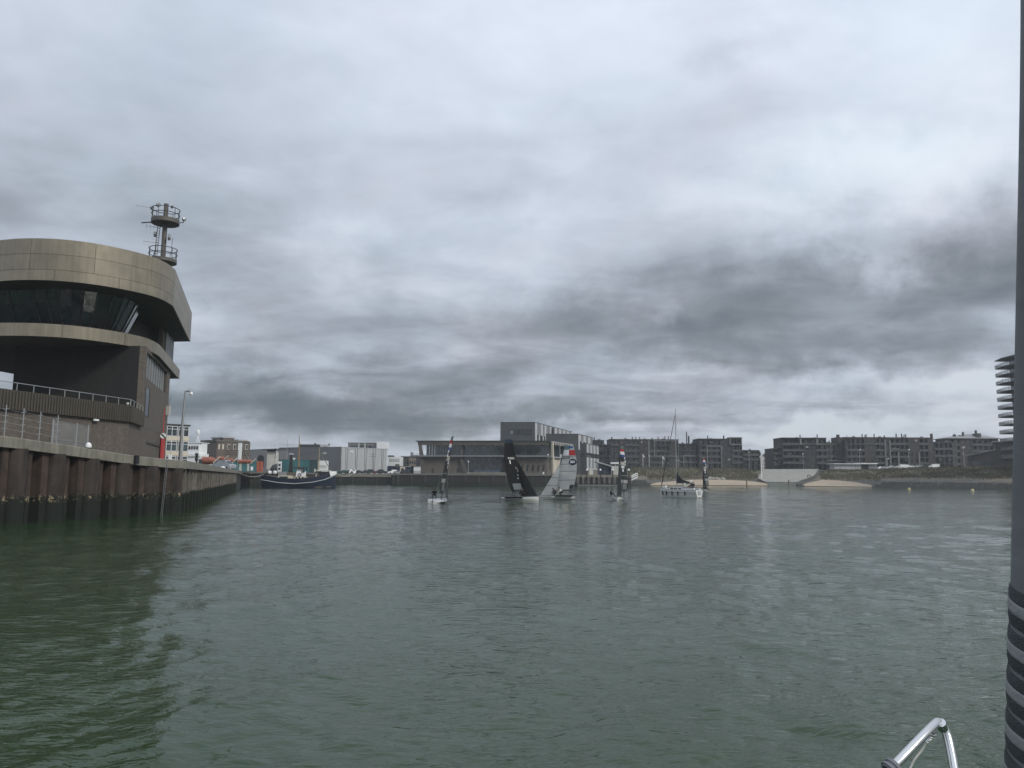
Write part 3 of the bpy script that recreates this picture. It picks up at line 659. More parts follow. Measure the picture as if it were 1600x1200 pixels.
# brick body
C1 = gp(197.5, 64.0, 5.0).xy
def side(s_): return C1+d2*s_
endS = 25.0
d1b = Vector((-.205, -.979))           # along the front-left face, towards the camera
BL = [C1, side(endS), side(endS)+n2v*14, C1+d1b*20+Vector((-16, 3)), C1+d1b*20]
MB().prism([(p.x, p.y) for p in BL], 4.1, 7.45).build('base_wall', M_['brick'], CT, fix=True)
U0 = side(6.6); UL = Vector((gx(13, 70.0, 11), 70.6))
upper = [U0, side(endS), side(endS)+n2v*13, Vector((UL.x, 84)), UL]
# front of the upper block is coloured dark for the shade under the bands, its side is the same brown brick as the base: leave the side-window opening
w0, w1 = 7.6, 22.5; wz0, wz1 = 12.1, 14.5
def sideprism(a, b, z0, z1, th, name, mt, out=0.0, par=CT, fix=True):
    P = [side(a)-n2v*out, side(b)-n2v*out, side(b)+n2v*th, side(a)+n2v*th]; return MB().prism([(p.x, p.y) for p in P], z0, z1).build(name, mt, par, fix=fix)
sideprism(6.6, endS, 7.46, wz0, .5, 'side_wall', M_['brick']); sideprism(6.6, w0, wz0, wz1, .5, 'side_wall', M_['brick']); sideprism(w1, endS, wz0, wz1, .5, 'side_wall', M_['brick']); sideprism(6.6, endS, wz1, ZT2-1.1, .5, 'side_wall', M_['brick'])
MB().prism([((p.x), p.y) for p in [U0+n2v*.52+Vector((0,.02)), side(endS)+n2v*.52, side(endS)+n2v*13, Vector((UL.x, 84)), UL]], 7.46, ZT2-1.1).build('upper_wall', M_['dkshadebrick'], CT, fix=True)
for i in range(9):
    a = w0+.05+(w1-w0)*i/9; sideprism(a, a+(w1-w0)/9-.1, wz0+.02, wz1-.02, .30, 'window_pane', M_['bluegl'], out=-.22)
    if i: sideprism(a-.09, a-.01, wz0, wz1, .3, 'mullion', M_['galv'], out=-.12)
# upright slot window and the niche line in the side wall
MB().prism([(p.x, p.y) for p in (side(8.0)-n2v*.02, side(10.4)-n2v*.02, side(10.4)+n2v*.2, side(8.0)+n2v*.2)], 8.6, 11.2).build('slot_window', M_['glass'], CT, fix=True)
sideprism(7.9, 8.0, 8.5, 11.3, .1, 'window_frame', M_['dkmetal'], out=.05); sideprism(10.4, 10.5, 8.5, 11.3, .1, 'window_frame', M_['dkmetal'], out=.05)
sideprism(10.5, 21, 6.05, 6.25, .1, 'ledge', M_['dkmetal'], out=.06)
# front windows of the upper block
fd = (U0-UL).normalized(); fn_ = Vector((fd.y, -fd.x))
def frontbox(px0, px1, z0, z1, out, name, mt, th=.12):
    a = UL+fd*((gx(px0, 70.5, z0)-UL.x)/fd.x); b = UL+fd*((gx(px1, 70.5, z0)-UL.x)/fd.x)
    P = [a+fn_*out, b+fn_*out, b+fn_*(out-th), a+fn_*(out-th)]; return MB().prism([(p.x, p.y) for p in P], z0, z1).build(name, mt, CT, fix=True)
frontbox(158, 178, 12.4, 13.4, .03, 'window_pane', M_['bluegl']); frontbox(179, 202, 12.4, 13.4, .03, 'window_pane', M_['bluegl'])
for i in range(9): frontbox(48+i*17.2, 48+i*17.2+16.6, 7.6, 10.0, .03, 'window_pane', M_['bluegl'] if i > 3 else M_['glass'])
# terrace balustrade: ribbed screen with a rail above
tA = C1+d1b*20; tr = [tA, C1, side(6.4)]
def terr(a, b, out, z0, z1, name, mt, n_):
    d_ = (b-a).normalized(); no = Vector((d_.y, -d_.x)); m_ = MB()
    P = [a+no*out, b+no*out, b+no*(out-.12), a+no*(out-.12)]; m_.prism([(p.x, p.y) for p in P], z0, z1); m_.build(name, mt, CT, fix=True)
rib = mat('ribbed_bronze', (.085,.075,.06), .6, .3, .1, 1)
for a, b in ((tA, C1), (C1, side(6.4))):
    d_ = (b-a).normalized(); no = Vector((d_.y, -d_.x)); Ln = (b-a).length
    terr(a, b, .22, 7.42, 8.78, 'balustrade_panel', rib, 0)
    m_ = MB(); k_ = 0
    while k_*.26 < Ln-.1:
        q = a+d_*(k_*.26+.1)+no*.24; m_.prism([(q.x-.05*d_.x, q.y-.05*d_.y), (q.x+.05*d_.x, q.y+.05*d_.y), (q.x+.05*d_.x+no.x*.06, q.y+.05*d_.y+no.y*.06), (q.x-.05*d_.x+no.x*.06, q.y-.05*d_.y+no.y*.06)], 7.44, 8.74); k_ += 1
    o = m_.build('balustrade_ribs', rib, CT, fix=True); o['kind'] = 'stuff'
    n_ = int(Ln/1.35)
    for i in range(n_+1):
        q = a+d_*(Ln*i/n_)+no*.1; MB().tube([(q.x, q.y, 8.7), (q.x, q.y, 9.28)], .025, 6).build('rail_post', M_['galv'], CT)
    MB().tube([(a+no*.1).to_3d()+Vector((0,0,9.3)), (b+no*.1).to_3d()+Vector((0,0,9.3))], .03, 6).build('handrail', M_['galv'], CT)
MB().prism([(p.x, p.y) for p in BL], 7.452, 7.50).build('terrace_floor', M_['concd'], CT, fix=True)
q = C1+d1b*4.0; o = MB().box((0,0,0), (.5,.12,.14)).build('wall_light', M_['white'], CT); o.location = (q.x+.25, q.y, 7.3); o.rotation_euler = (0,0,math.atan2(d1b.y, d1b.x))
# side canopy at the far left
MB().boxb(-62, gx(19, 66, 11.5), 66.0, 75, 9.4, 10.1).build('canopy', M_['gold'], CT)
# navigation signals on the far end of the side wall
q = side(20.6)-n2v*.2
sg = thing('signal_board', 'tall red board standing on end against the right edge of the brick side wall', 'board', (q.x, q.y, 4.25), math.atan2(d2.y, d2.x))
MB().boxb(-.95, .75, -.10, .08, .1, 3.25).build('board', M_['red'], sg); MB().boxb(-.12, -.06, -.16, -.10, .1, 3.25).build('batten', M_['red'], sg); MB().boxb(.35, .41, -.16, -.10, .1, 3.25).build('batten', M_['red'], sg)
q = side(19.6)-n2v*.3
sg = thing('signal_mast', 'thin red lattice mast against the tower side wall above the red board', 'mast', (q.x, q.y, 4.25), math.atan2(d2.y, d2.x))
for dx in (-.20, .20): MB().tube([(dx,0,3.3), (dx*.3,0,5.9)], .03, 5).build('pole', M_['red'], sg)
for z in (3.7, 4.4, 5.1): MB().tube([(-.15,0,z), (.13,0,z+.45)], .02, 4).build('brace', M_['red'], sg)
q = side(17.3)-n2v*.6
sg = thing('round_sign', 'round white sign with a black diagonal bar above the red board', 'sign', (q.x, q.y, 7.15), math.radians(28))
MB().lathe([(.30,-.08),(.30,.03)], 26, axis='y').build('disc', M_['white'], sg, smooth=True)
m_ = MB(); m_.lathe([(.34,-.05),(.34,.01)], 26, axis='y'); m_.build('rim', M_['blk'], sg)
MB().add([(-.24,-.12,.16),(-.16,-.12,.24),(.24,-.12,-.16),(.16,-.12,-.24),(-.24,-.085,.16),(-.16,-.085,.24),(.24,-.085,-.16),(.16,-.085,-.24)], [(0,1,2,3),(7,6,5,4),(0,4,5,1),(1,5,6,2),(2,6,7,3),(3,7,4,0)]).build('diagonal_bar', M_['blk'], sg, fix=True)
MB().tube([(0,.05,0),(0,.6,0)], .04, 6).build('bracket', M_['galv'], sg)
q = side(22.6)-n2v*.3
sg = thing('signal_lamp', 'small pale lamp box high on the right end of the tower side wall', 'lamp', (q.x, q.y, 10.2)); MB().boxb(-.2,.2,-.15,.15,-.45,.55).build('lamp_box', M_['offw'], sg); MB().tube([(0,0,.5),(.25,-.1,1.5)], .04, 5).build('arm', M_['galv'], sg)

# ---------------------------------------------------------------- radio mast on the roof
def dish(parent, c, r_, yaw):
    m_ = MB(); m_.lathe([(.05,-.12),(r_,-.12),(r_,.10),(r_*.6,.16)], 14, axis='x'); o = m_.build('dish', M_['galv'], parent, smooth=True, fix=True); o.location = c; o.rotation_euler = (0,0,yaw); return o
Ym = 86.0; base = gp(249.5, Ym, 22)
rm = thing('radio_mast', 'round steel radio mast with two ringed platforms on the roof of the control tower', 'mast', (base.x, base.y, ZT1-.1))
def mz(py): return gz(254, py, Ym)-(ZT1-.1)
mm = M_['mast']
zb, zp2, zt_ = 0, mz(342), mz(320)
MB().tube([(0,0,0),(.04,0,zt_+.1)], [.30,.25], 14).build('pole', mm, rm, smooth=True)
for nm, z0, off_ in (('lower', mz(411), 0), ('upper', mz(350), .04)):
    R_ = 1.52
    MB().lathe([(.3, .06), (R_-.03, 0), (R_, .02), (R_, .5 if nm == 'upper' else .4), (R_-.06, .5 if nm == 'upper' else .4), (R_-.08, .3), (.25, .30)], 30, (off_, 0, z0)).build('platform', mm, rm, smooth=True, fix=True)
    zz = z0+(.5 if nm == 'upper' else .4)
    for h in (.62, 1.22): MB().ring((off_, 0, zz+h), R_-.02, .045).build('guard_rail', M_['dkmetal'], rm)
    for i in range(10):
        a = i*.628+.2; MB().tube([(off_+R_*.97*math.cos(a), R_*.97*math.sin(a), zz-.1), (off_+R_*.97*math.cos(a), R_*.97*math.sin(a), zz+1.22)], .035, 5).build('rail_post', M_['dkmetal'], rm)
for x, y, z, r_, yw in ((-.75,-.3,mz(319)-.2,.26,2.6), (.85,-.3,mz(322)-.1,.26,.4), (-1.35,-.5,mz(327),.24,3), (-.95,-.2,mz(367),.30,3.4), (.75,-.3,mz(372),.34,.2)): dish(rm, (x, y, z), r_, yw)
def yagi(parent, p, dirx, Ln, n_=4):
    m_ = MB(); p = Vector(p); e_ = p+Vector((dirx*Ln, -.2, .35*Ln*.3)); m_.tube([p, e_], .025, 4)
    for i in range(n_):
        c_ = p+(e_-p)*((i+.7)/n_); m_.tube([c_-Vector((0,0,.42)), c_+Vector((0,0,.42))], .018, 4)
    return m_.build('yagi_antenna', M_['galv'], parent)
yagi(rm, (-1.4,0,mz(325)), -1, 2.0); yagi(rm, (-.5,0,mz(356)), -1, 1.6); yagi(rm, (-.5,0,mz(380)), -1, 1.8); 
MB().tube([(-1.4,0,mz(347)),(-2.6,-.2,mz(349))], .07, 6).build('antenna_arm', M_['dkmetal'], rm)
MB().tube([(1.7,0,mz(348)),(2.15,0,mz(347.5)),(2.15,0,mz(344))], .05, 6).build('antenna_arm', M_['dkmetal'], rm); dish(rm, (2.2,0,mz(342.5)), .22, -.6)
MB().tube([(.1,0,zt_),(.1,0,zt_+1.5)], .02, 5).build('whip_antenna', M_['galv'], rm); MB().tube([(.5,0,zt_),(.5,0,zt_+1.1)], .02, 5).build('whip_antenna', M_['galv'], rm)
for x in (-.95, -.65): MB().tube([(x,-.1,mz(404)),(x+.2,-.1,mz(352))], .035, 5).build('ladder_rail', M_['dkmetal'], rm)
for i in range(14): MB().tube([(-.95+.2*i/14,-.1,mz(404)+i*.27),(-.65+.2*i/14,-.1,mz(404)+i*.27)], .025, 4).build('rung', M_['dkmetal'], rm)
MB().tube([(.95,0,mz(398)),(.98,0,mz(372))], .03, 5).build('conduit', M_['dkmetal'], rm)

# ---------------------------------------------------------------- things on the near quay
def onq(px, py_t, inl=.2):
    # point on the quay edge seen in column px
    best = None
    for i in range(400):
        s_ = L1*i/399; p = Q0+d1*s_+n1*inl; 
        c_ = (Vector((p.x, p.y, capz(s_)))-Vector((0,0,CAMZ)))
        X = 800+F*c_.dot(RT)/c_.dot(fwd)
        if best is None or abs(X-px) < best[0]: best = (abs(X-px), p, capz(s_), s_)
    return best[1:]
qf = []
for i, px in enumerate((7, 35, 61, 88)):
    p, z, s_ = onq(px, 0, .35); qf.append((p, z))
s_first = onq(7, 0, .35)[2]; s0_ = s_first-1.35; p = Q0+d1*s0_+n1*.35; qf.insert(0, (p, capz(s0_))); p = Q0+d1*(s0_-1.4)+n1*.35; qf.insert(0, (p, capz(s0_-1.4)))
wf = thing('wire_fence', 'wire fence of pale posts with cross ticks on the quay edge below the terrace', 'fence', (0,0,0))
for p, z in qf:
    o = MB().tube([(0,0,0),(0,0,1.95)], .035, 6).build('post', M_['galv'], wf); o.location = (p.x, p.y, z)
    for h in (.5, .9, 1.3, 1.7):
        t_ = MB().tube([(-.14,-.03,h-.04),(.14,.03,h+.04)], .022, 4).build('insulator', M_['galv'], o)
for h in (.5, .9, 1.3, 1.7):
    m_ = MB()
    for (a, za), (b, zb_) in zip(qf, qf[1:]): m_.tube([(a.x,a.y,za+h),((a.x+b.x)/2,(a.y+b.y)/2,(za+zb_)/2+h-.02),(b.x,b.y,zb_+h)], .008, 4)
    m_.build('wire', M_['galv'], wf)
gf = thing('railing_gate', 'upright bar gate with square panels beside the wire fence, against the tower base', 'gate', (0,0,0))
A_, B_ = gp(82, 53.5, 6), gp(140, 60.0, 6)
dg = (B_-A_).xy.normalized(); Lg = (B_-A_).xy.length; zg = gz(110, 701, 57)-.5
def gatept(s_, z): return (A_.x+dg.x*s_, A_.y+dg.y*s_, z)
ztp = gz(110, 662.5, 57)
for s_ in (0, Lg*.62, Lg*.95): MB().tube([gatept(s_, 4.2), gatept(s_, ztp+.1)], .06, 6).build('post', M_['galv'], gf)
MB().tube([gatept(0, ztp), gatept(Lg*.95, ztp)], .03, 5).build('rail', M_['galv'], gf); MB().tube([gatept(0, ztp-1.3), gatept(Lg*.95, ztp-1.3)], .03, 5).build('rail', M_['galv'], gf)
for i in range(1, 34): MB().tube([gatept(Lg*.95*i/34, 4.3), gatept(Lg*.95*i/34, ztp)], .016, 4).build('bar', M_['galv'], gf)
def bollard(px, lab, cap=M_['white'], r_=.28, h=.55, w_=None):
    p, z, s_ = onq(px, 0, .9); b = thing('bollard', lab, 'bollard', (p.x, p.y, z-.02)); MB().lathe([(r_,0),(r_*.8,.1),(r_*.75,h*.6),(r_*1.1,h*.7),(r_*1.1,h)], 14).build('post', M_['blk'], b, smooth=True)
    MB().lathe([(r_*1.15,h+.005),(r_*1.2,h+.16),(r_*.8,h+.30),(.05,h+.36)], 14).build('cap', cap, b, smooth=True); return b
bollard(137, 'dark bollard with a white cap on the quay edge right of the bar gate', r_=.17, h=.22)
# white box with pole and hanging ladder line
p, z, s_ = onq(266, 0, .05)
wb = thing('mooring_light', 'white box lamp on a thin pole on the quay edge right of the tower', 'lamp', (p.x, p.y, z)); MB().boxb(-.10,.10,-.10,.10,.0,.40).build('lamp_box', M_['white'], wb); MB().tube([(-.08,.2,0),(-.08,.2,1.45)], .022, 6).build('pole', M_['galv'], wb); MB().lathe([(.05,1.45),(.05,1.55)], 8, (-.08,.2,0)).build('cap', M_['white'], wb)
p2, z2, _ = onq(262, 0, -.25); p3 = atZ(257, 803, .2)
ld = thing('boarding_ladder', 'thin slanting ladder hanging down the quay wall below the white box lamp', 'ladder', (0,0,0))
for dx in (-.06, .06): MB().tube([(p2.x+dx, p2.y, z2+.1), (p2.x-.1+dx, p2.y-.25, -.4)], .02, 5).build('stile', M_['galv'], ld)
for i in range(14): MB().tube([(p2.x-.06-.1*i/14, p2.y-.25*i/14, z2-.1-i*.3), (p2.x+.06-.1*i/14, p2.y-.25*i/14, z2-.1-i*.3)], .010, 4).build('rung', M_['galv'], ld)
o = MB().boxb(-.16,.16,-.10,.10,-.65,-.02).build('wall_fender', M_['blk']); p, z, s_ = onq(214, 0, -.32); o.location = (p.x, p.y, z+.05); o.rotation_euler = (0,0,math.atan2(d1.y,d1.x)); tag(o, 'black rubber block bolted over a joint of the coping below the tower corner', 'fender')
# double street lamp behind the quay
Yl = 78.0; lp = gp(282, Yl, 5)
sl = thing('street_lamp', 'tall double headed street lamp beside the tower, in front of the office block', 'street lamp', (lp.x, lp.y, 4.2)); zt2 = gz(287, 611, Yl)-4.2
MB().tube([(0,0,0),(0,0,3.6),(.12,0,zt2)], [.20,.13,.06], 10).build('pole', M_['galv'], sl, smooth=True)
m_ = MB(); m_.tube([(.1,0,zt2-.05),(.5,0,zt2+.02),(.95,0,zt2-.3)], [.05,.10,.04], 8); m_.build('lamp_head', M_['galv'], sl, smooth=True)
MB().lathe([(.14,-.42),(.20,-.30),(.10,-.12)], 10, (.75,-.05,zt2)).build('floodlight', M_['white'], sl, smooth=True)
MB().tube([(.08,0,zt2),(.3,0,zt2-.05)], .04, 6).build('bracket', M_['dkmetal'], sl)

# ================================================================== background at left
def part(mb_, name, m__, par, **k): return mb_.build(name, m__, par, **k)
class Fac:
    """a building frame: local x along the facade, y inwards, z up from the base"""
    def __init__(s, name, label, cat, px0, Y0, px1, Y1, z0, group=None):
        a, b = gp(px0, Y0, z0+6), gp(px1, Y1, z0+6); s.a = a.xy; s.b = b.xy; d = (s.b-s.a); s.W = d.length; s.d = d.normalized(); s.n = Vector((-s.d.y, s.d.x)); s.z0 = z0
        s.o = thing(name, label, cat, (s.a.x, s.a.y, z0), math.atan2(d.y, d.x), group)
    def uv(s, px, py, dd=0.0):
        r_ = ray(px, py); o = Vector((0,0)); p0 = s.a+s.n*dd; nd_ = r_.xy.dot(s.n); t = (p0-o).dot(s.n)/nd_; P = Vector((0,0,CAMZ))+r_*t
        return (P.xy-s.a).dot(s.d), P.z-s.z0
    def u(s, px, dd=0.0): return s.uv(px, 720, dd)[0]
    def z(s, px, py, dd=0.0): return s.uv(px, py, dd)[1]
    def pbox(s, name, m__, px0, py0, px1, py1, d0, d1, par=None):
        x0, _ = s.uv(px0, (py0+py1)/2, d0); x1, _ = s.uv(px1, (py0+py1)/2, d0); xm = (px0+px1)/2; z1 = s.uv(xm, py0, d0)[1]; z0 = s.uv(xm, py1, d0)[1]
        return MB().boxb(x0, x1, d0, d1, z0, z1).build(name, m__, par or s.o)
    def lbox(s, name, m__, x0, x1, y0, y1, z0, z1, par=None): return MB().boxb(x0, x1, y0, y1, z0, z1).build(name, m__, par or s.o)

# office block with window bands
f = Fac('office_block', 'three storey office block with beige bands under wide white framed windows, beside the tower', 'building', 240, 172, 295, 178, 4.2)
H_ = f.z(280, 663); st_ = 3.4
f.lbox('wall', M_['grey'], 0, f.W, .25, 14, 0, H_-.3); f.lbox('roof', M_['dkmetal'], -.2, f.W+.2, -.1, 14.2, H_-.29, H_)
for k in range(3):
    zt0 = H_-.45-k*st_
    f.lbox('spandrel', M_['cream'], 0, f.W, -.02, .24, zt0-st_+.1, zt0-st_+1.05)
    nW = 3
    for i in range(nW):
        x0 = f.W*i/nW+.12; x1 = f.W*(i+1)/nW-.12; za, zb_ = zt0-st_+1.08, zt0
        wd = MB(); wd.boxb(x0,x1,0,.12,zb_-.12,zb_); wd.boxb(x0,x1,0,.12,za,za+.1); wd.boxb(x0,x0+.1,0,.12,za+.1,zb_-.12); wd.boxb(x1-.1,x1,0,.12,za+.1,zb_-.12); wd.boxb((x0+x1)/2-.05,(x0+x1)/2+.05,0,.12,za+.1,zb_-.12); wd.boxb(x0+.1,x1-.1,.01,.11,zb_-.75,zb_-.66)
        w_ = wd.build('window', M_['white'], f.o); MB().boxb(x0+.08,x1-.08,.13,.16,za+.08,zb_-.08).build('pane', M_['bluegl'], w_)
# ---- hull loft
def hull(stations, mats, name, parent, nsub=6, matz=None):
    """stations: (x, half beam, deck z, half beam at waterline, keel z). closed deck."""
    m_ = MB(); P = []
    for x, hb, zd, hw, zk in stations:
        row = [(x, hb, zd), (x, hb*.985+hw*.015, zd*.75), (x, hw+(hb-hw)*.45, zd*.38), (x, hw, 0.0), (x, hw*.75, zk*.6), (x, .02, zk)]
        P.append(row+[(x, -y, z) for x, y, z in row[::-1]])
    k = len(P[0]); vs_ = [p for r_ in P for p in r_]; m_.v = vs_; fs_ = []; ms_ = []
    for i in range(len(P)-1):
        for j in range(k):
            fs_.append((i*k+j, i*k+(j+1)%k, (i+1)*k+(j+1)%k, (i+1)*k+j)); ms_.append(1 if j == k-1 else 0)
    fs_ += [tuple(range(k)), tuple((len(P)-1)*k+j for j in range(k-1,-1,-1))]; ms_ += [0, 0]
    m_.f = fs_; m_.m = ms_
    return m_.build(name, mats, parent, smooth=True, fix=True)
def rail_line(st_, off, r_, name, m__, parent, zoff=0, sides=(1,-1)):
    for s_ in sides: MB().tube([(x, s_*(hb+off), zd+zoff) for x, hb, zd, hw, zk in st_], r_, 5).build(name, m__, parent)
# white ship with wheelhouse
Ysh = 238; p = gp(296, Ysh, 8)
sh = thing('coastguard_ship', 'white ship with a round radar dome behind the quay, left of the red buoys', 'ship', (p.x+1.4, p.y, .7), math.radians(-8)); sh.scale = (.78, .78, 1.1)
stt = [(-14,2.2,5.0,1.8,-1),(-8,3.6,4.8,3.2,-1.2),(2,3.9,4.9,3.5,-1.2),(10,3.0,5.6,2.4,-1.2),(15,.25,6.6,.1,-1)]
hull(stt, [M_['navy'], M_['concd']], 'hull', sh)
MB().boxb(-8,4.6,-3,3,4.8,7.4).build('deckhouse', M_['white'], sh); MB().prism([(-4.5,-3.4),(4.2,-3.4),(5.0,-2),(5.0,2),(4.2,3.4),(-4.5,3.4)], 7.42, 8.2).build('bridge_deck', M_['white'], sh, fix=True)
wh = MB().prism([(-3.5,-2.9),(3.6,-2.9),(4.3,-1.8),(4.3,1.8),(3.6,2.9),(-3.5,2.9)], 8.2, 11.1).build('wheelhouse', M_['white'], sh, fix=True)
for i in range(6): MB().boxb(-3.1+i*1.1,-2.3+i*1.1,-3.0,-2.85,9.4,10.3).build('window', M_['glass'], wh)
for i in range(3): MB().boxb(-6.4+i*2.4,-5.9+i*2.4,-3.06,-2.98,5.8,6.4).build('porthole', M_['glass'], sh)
MB().boxb(-3.9,4.5,-3.1,3.1,11.12,11.3).build('bridge_roof', M_['white'], sh)
MB().tube([(1.2,0,11.2),(1.2,0,13.6)], .12, 6).build('mast', M_['white'], sh); MB().tube([(.2,0,11.2),(1.2,0,13.4)], .07, 5).build('mast_leg', M_['white'], sh); MB().tube([(2.2,0,11.2),(1.2,0,13.4)], .07, 5).build('mast_leg', M_['white'], sh)
MB().lathe([(.3,13.4),(.62,13.7),(.72,14.2),(.55,14.75),(.1,14.95)], 16, (1.2,0,0)).build('radar_dome', M_['white'], sh, smooth=True)
for x in (-2.4,-1.2,3.2): MB().tube([(x,.3,11.2),(x,.3,12.6+x*.1)], .04, 5).build('whip_antenna', M_['galv'], sh)
o = thing('quay_post', 'dark upright post on the quay in front of the white ship', 'post', gp(306,160,4.2)); MB().lathe([(.28,0),(.28,3.0),(.36,3.1),(.30,3.5)], 10).build('post', M_['blk'], o, smooth=True)
for px, y, lb in ((296, 150, 'left'), (303, 150, 'right')):
    p = gp(px, y, 4.2); o = thing('notice_board', 'pale notice board before the ship hull, the %s one of two' % lb, 'board', p); MB().boxb(-.3 if lb == 'right' else -.6,.3 if lb == 'right' else .6,-.04,.04,.5,1.9 if lb == 'left' else 1.6).build('board', M_['white'], o); MB().boxb(-.04,.04,0.05,.1,0,1.6).build('post', M_['galv'], o)
# big red navigation buoys lying on their sides
def buoy(px, Y, Ln, r_, zc_, yaw, lab, nose=1):
    p = gp(px, Y, 5); b = thing('navigation_buoy', lab, 'buoy', (p.x, p.y, 4.2), yaw, 'faded red navigation buoys stored on the quay')
    MB().lathe([(r_*.25,-Ln/2-.25),(r_*.92,-Ln/2),(r_,-Ln/2+.2),(r_,Ln/2-.4),(r_*.6,Ln/2+.1),(r_*.2,Ln/2+.6)], 16, (0,0,zc_), axis='x').build('float', M_['rusto'], b, smooth=True)
    for x in (-Ln*.3, Ln*.28):
        MB().boxb(x-.15,x+.15,-r_*.7,r_*.7,0,max(.3,zc_-r_*.9)).build('cradle', M_['offw'], b)
    MB().tube([(-Ln/2-.3,0,zc_),(-Ln/2-1.1,0,zc_+.3)], .09, 6).build('ring_bolt', M_['blk'], b)
    for s_ in (-1,1): MB().tube([(Ln/2-.1,s_*r_*.7,zc_-.5),(Ln/2+1.0,s_*.15,zc_+.7)], .10, 5).build('lattice_leg', M_['offw'], b)
    return b
buoy(325, 150, 2.3, .72, 1.75, .1, 'faded red buoy on its side, the leftmost, with a white lattice end')
buoy(345, 168, 1.6, .6, 2.45, -.3, 'short faded red buoy second from the left, above the silver van')
buoy(357, 172, 1.8, .55, 2.2, .2, 'faded red buoy with a white cross shaped end, left of the white pillar')
buoy(382, 180, 3.0, .5, 2.15, .05, 'long slim faded red buoy right of the white pillar')
o = thing('rubber_wheel', 'large black ribbed rubber disc standing at the left end of the red buoys', 'fender', gp(312.5,148,4.2), .3); MB().lathe([(.45,-.3),(.95,-.25),(1.0,0),(.95,.25),(.45,.3)], 18, (0,0,1.0), axis='x').build('disc', M_['tyre'], o, smooth=True)
# old fortress-like brick building
f = Fac('old_brick_building', 'old dark brick building with two raised blocks and arched windows on the skyline', 'building', 338, 318, 390, 330, 4.2)
zt = f.z(350, 689)
oldb = mat('old_brown_brick', (.125,.10,.082), .9, 0, .2, .6, streak=.25)
f.lbox('wall', oldb, 0, f.W, 0, 12, 0, zt); f.pbox('parapet', M_['concd'], 338, 688, 390, 690.5, -.25, 12.2)
f.pbox('raised_block', oldb, 349, 684.5, 366, 689, .3, 9); f.pbox('roof', M_['lgrey'], 348, 683, 367.5, 684.6, .0, 9.5)
f.pbox('roof', M_['lgrey'], 372, 687, 387, 689, -.1, 9.5); f.pbox('chimney', M_['concd'], 340, 685.5, 342, 688, 2, 3)
for px in (342.5, 348.5): f.pbox('window', M_['cream'], px-1.2, 694, px+1.2, 702, -.12, .1)
for px in (357.5, 366.5, 377, 385.5):
    o = f.pbox('window', M_['offw'], px-1.9, 694, px+1.9, 702.5, -.08, .1); a_, b2 = f.uv(px, 698); MB().boxb(a_-.36,a_+.36,-.14,-.09,b2-1.0,b2+.8).build('pane', M_['glass'], o)
for k in range(3): f.pbox('string_course', M_['dkshadebrick'], 351, 703.5+k*3.4, 390, 704.3+k*3.4, -.06, .1)
MB().tube([(f.u(352),4,zt),(f.u(352),4,zt+4.0)], .06, 5).build('flagpole', M_['galv'], f.o)
o = thing('white_pillar', 'tall white rectangular pillar in front of the old brick building', 'pillar', gp(373.3,226,4.2)); z_ = gz(373,692,226)-4.2; MB().boxb(-.42,.42,-.4,.4,0,z_).build('shaft', M_['white'], o); MB().boxb(-.5,.5,-.48,.48,z_+.001,z_+.12).build('cap', M_['galv'], o)
o = thing('crane_boom', 'dark slanting crane jib behind the white pillar', 'crane', gp(386,240,4.2)); MB().tube([(1.2,0,2.0),(-1.9,0,gz(380,699,240)-4.2)], [.3,.14], 4).build('jib', M_['dkmetal'], o); MB().boxb(.4,2.2,-.9,.9,0,2.4).build('cab', M_['dkmetal'], o)
o = thing('thin_pole', 'thin grey pole on the quay in front of the teal containers', 'pole', gp(371,170,4.2)); MB().tube([(0,0,0),(0,0,4.6)], .05, 6).build('pole', M_['galv'], o); MB().lathe([(.12,4.6),(.12,4.85)], 8).build('cap', M_['white'], o)
# shipping containers
def container(px0, Y0, px1, Y1, z0, h, m__, lab, group='shipping containers on the quay', depth=2.44, doors=False):
    f = Fac('shipping_container', lab, 'container', px0, Y0, px1, Y1, z0, group)
    m_ = MB(); n_ = max(4, int(f.W/.30)); pts = []
    for i in range(n_):
        x = f.W*i/n_; s_ = f.W/n_; pts += [(x, 0), (x+s_*.35, 0), (x+s_*.5, .07), (x+s_*.85, .07)]
    pts += [(f.W, 0), (f.W, depth), (0, depth)]; m_.prism([(p[0], p[1]+.06) for p in pts], .12, h-.12); m_.build('corrugated_side', m__, f.o, fix=True)
    fr = MB(); fr.boxb(0,f.W,0,depth+.1,h-.118,h); fr.boxb(0,f.W,0,depth+.1,0,.118); fr.boxb(-.02,.14,-.02,.1,.12,h-.12); fr.boxb(f.W-.14,f.W+.02,-.02,.1,.12,h-.12); fr.build('frame', m__, f.o)
    if doors:
        MB().boxb(f.W/2-.03,f.W/2+.03,-.06,.04,.15,h-.15).build('door_gap', M_['blk'], f.o)
        for x in (.25,.75): MB().tube([(f.W*x,-.05,.2),(f.W*x,-.05,h-.2)], .03, 5).build('lock_rod', M_['galv'], f.o)
    return f
f = container(363, 202, 402, 205, 4.22, 2.7, M_['teal'], 'bright teal container nearest the orange one, with two white door labels')
for px in (375.5, 393.5): f.pbox('label_plate', M_['white'], px-1.8, 729, px+1.8, 735, -.06, -.02)
container(344, 212, 362, 208, 4.22, 2.6, M_['dteal'], 'dark teal container behind the silver van, left end of the row')
container(402.6, 206, 412, 207, 4.22, 2.7, M_['orange'], 'bright orange container standing end on, right of the teal one', doors=True)
container(441, 236, 484, 238, 4.22, 3.9, M_['teal'], 'teal container behind the trawler wheelhouse mast')
container(484.4, 238, 497, 239, 4.22, 3.8, M_['dteal'], 'dark green container at the right end behind the trawler')
container(433, 235, 440.6, 236, 4.22, 3.8, M_['dteal'], 'short dark green container left of the teal one behind the trawler')
